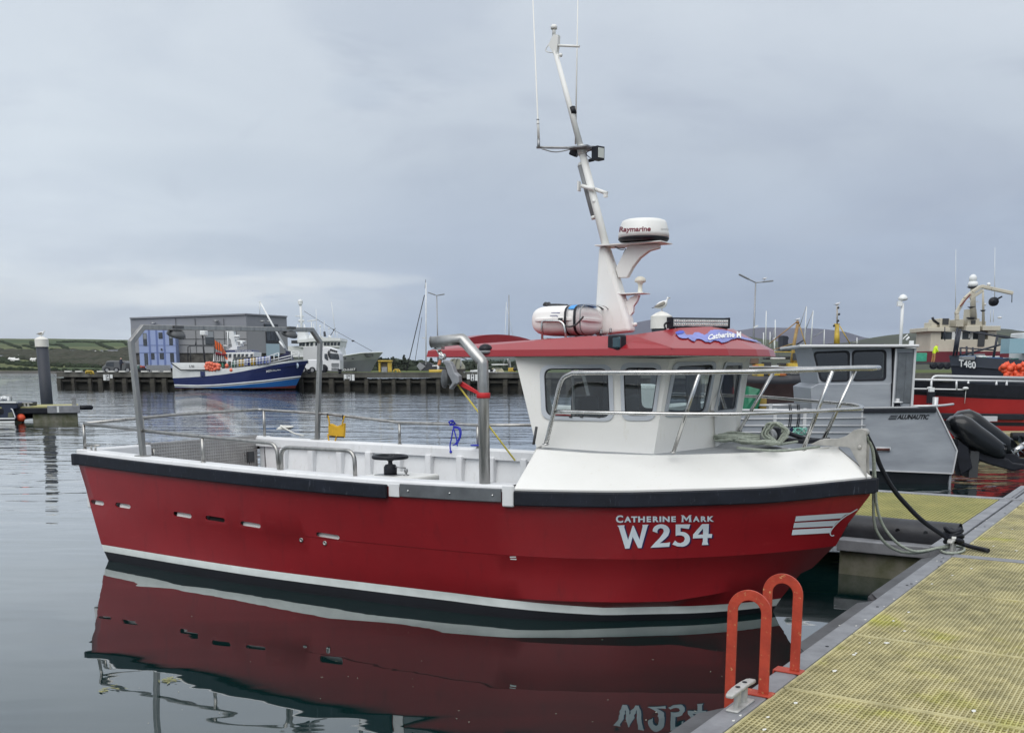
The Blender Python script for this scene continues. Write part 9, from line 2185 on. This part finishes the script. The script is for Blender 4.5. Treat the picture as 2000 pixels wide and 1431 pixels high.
mb = MB(); a_ = W0.px(36, 786, v=41.3); b_2 = W0.px(53, 793, v=41.7); mb.tube([a_, b_2], .02, 6); mb.tube(crv([b_2 + Vector((.12 * math.cos(i), .05, .06 * math.sin(i * 1.3))) for i in range(10)], 3), .018, 6); tag(mb.build('mooring_rope', bpy.data.materials['mint_rope'] if 'mint_rope' in bpy.data.materials else M['rope']), 'pale green line from the small blue boat to the left pontoon cleat', 'rope')
SB = Frame((W0.px(-150, 826, v=40.4).x, 40.4, 0), 0)
sb = thing('small_boat', 'stern of a small dark blue boat with white gunwale at the left edge', 'boat', loc=SB.loc)
M['sbn'] = mat('dark_blue_hull', (.012, .02, .05), .35)
def s2(x, y, v=0.0): return SB.px(x * .1, 750 + y * .1, v=v)
xe = s2(300, 650).x
mb = MB(); mb.prism([s2(-1500, 380), s2(-1500, 720), s2(290, 705), s2(310, 660), s2(250, 500), s2(335, 470), s2(345, 365), s2(200, 355)], (0, 1.7, 0)); mb.build('hull', M['sbn'], sb, bev=.03)
mb = MB(); mb.bar(s2(-1500, 345, -.02), s2(330, 352, -.02), .12, .06); mb.bar(s2(-1500, 690, -.03), s2(290, 668, -.03), .04, .05); mb.bar(s2(-1500, 765, -.03), s2(285, 735, -.03), .04, .07); mb.tube(crv([s2(215, 480, -.05), s2(240, 495, -.05), s2(270, 570, -.05), s2(300, 660, -.05)], 4), .022, 6); mb.build('trim', M['white_far'], sb)
mb = MB(); mb.add([s2(160, 560, -.02), s2(240, 540, -.02), s2(262, 640, -.02), s2(155, 650, -.02)], [(0, 1, 2, 3)]); mb.build('panel', mat('olive_panel', (.12, .13, .09), .7), sb)
mb = MB(); mb.bar(s2(-1500, 790, -.01), s2(280, 765, -.01), .05, .06); mb.build('boot_stripe', M['fred'], sb)
mb = MB(); mb.tube(fillet([s2(225, 330, .3), s2(225, 218, .3), s2(-100, 215, .3)], .04), .014, 6); mb.build('rail', M['steel_dull'], sb)
mb = MB(); mb.box(s2(170, 280, .3), (.10, .1, .16)); mb.ell(s2(80, 280, .5), (.14, .1, .10)); mb.tube([s2(0, 330, .3), s2(60, 240, .3)], .03, 6); mb.tube([s2(0, 250, .3), s2(120, 300, .3)], .02, 6); mb.build('deck_gear', M['white_far'], sb)
mb = MB(); c = s2(410, 655, -.1); mb = buoy_mesh(.165); o = mb.build('buoy_fender', M['orange']); wc_ = W0.px(41, 815.5, v=40.7); o.location = wc_; tag(o, 'single orange ball fender hanging beside the small dark blue boat', 'fender')
mb = MB(); mb.tube([W0.px(45, 797, v=40.7), W0.px(47, 808, v=40.7)], .012, 5); tag(mb.build('fender_line', M['rope']), 'short line holding the single orange ball fender', 'rope')
# floating weed
mb = MB(); 
for cx, cy, n in ((330, 1328, 34), (212, 1348, 10), (222, 1345, 8)):
    c = W0.px(cx, cy, w=.004)
    for i in range(n):
        p = c + Vector((RND.gauss(0, .035), RND.gauss(0, .03), RND.uniform(0, .006))); d = Vector((RND.gauss(0, 1), RND.gauss(0, .6), 0)).normalized() * RND.uniform(.015, .035); s_ = Vector((-d.y, d.x, 0)) * .25
        mb.add([p - d, p + s_, p + d, p - s_], [(0, 1, 2, 3)])
tag(mb.build('seaweed', mat('weed', (.24, .24, .10), .8), weld=False), 'little clump of floating weed on the water under the stern', 'weed', kind='stuff')
mb = MB()
for i in range(40):
    c = W0.px(RND.uniform(230, 1500), RND.uniform(1180, 1420), w=.003); d = Vector((RND.gauss(0, 1), RND.gauss(0, 1), 0)).normalized() * RND.uniform(.004, .012); s_ = Vector((-d.y, d.x, 0)) * .4
    mb.add([c - d, c + s_, c + d, c - s_], [(0, 1, 2, 3)])
tag(mb.build('floating_flecks', mat('fleck', (.35, .33, .26), .8), weld=False), 'tiny flecks of debris floating on the dark water', 'debris', kind='stuff')

# --- the damp air over the bay
mb = MB(); mb.box((0, 3300, 260), (9000, 7400, 524)); hz = mb.build('haze', bpy.data.materials.new('haze_air'))
hm = hz.data.materials[0]; hm.use_nodes = True; t_ = hm.node_tree; t_.nodes.clear(); vo_ = t_.nodes.new('ShaderNodeVolumePrincipled'); oo = t_.nodes.new('ShaderNodeOutputMaterial')
vo_.inputs['Color'].default_value = (.80, .86, .95, 1); vo_.inputs['Density'].default_value = .00006; vo_.inputs['Anisotropy'].default_value = .2
t_.links.new(vo_.outputs[0], oo.inputs['Volume']); tag(hz, 'thin pale haze over the bay and hills', 'haze', kind='stuff')
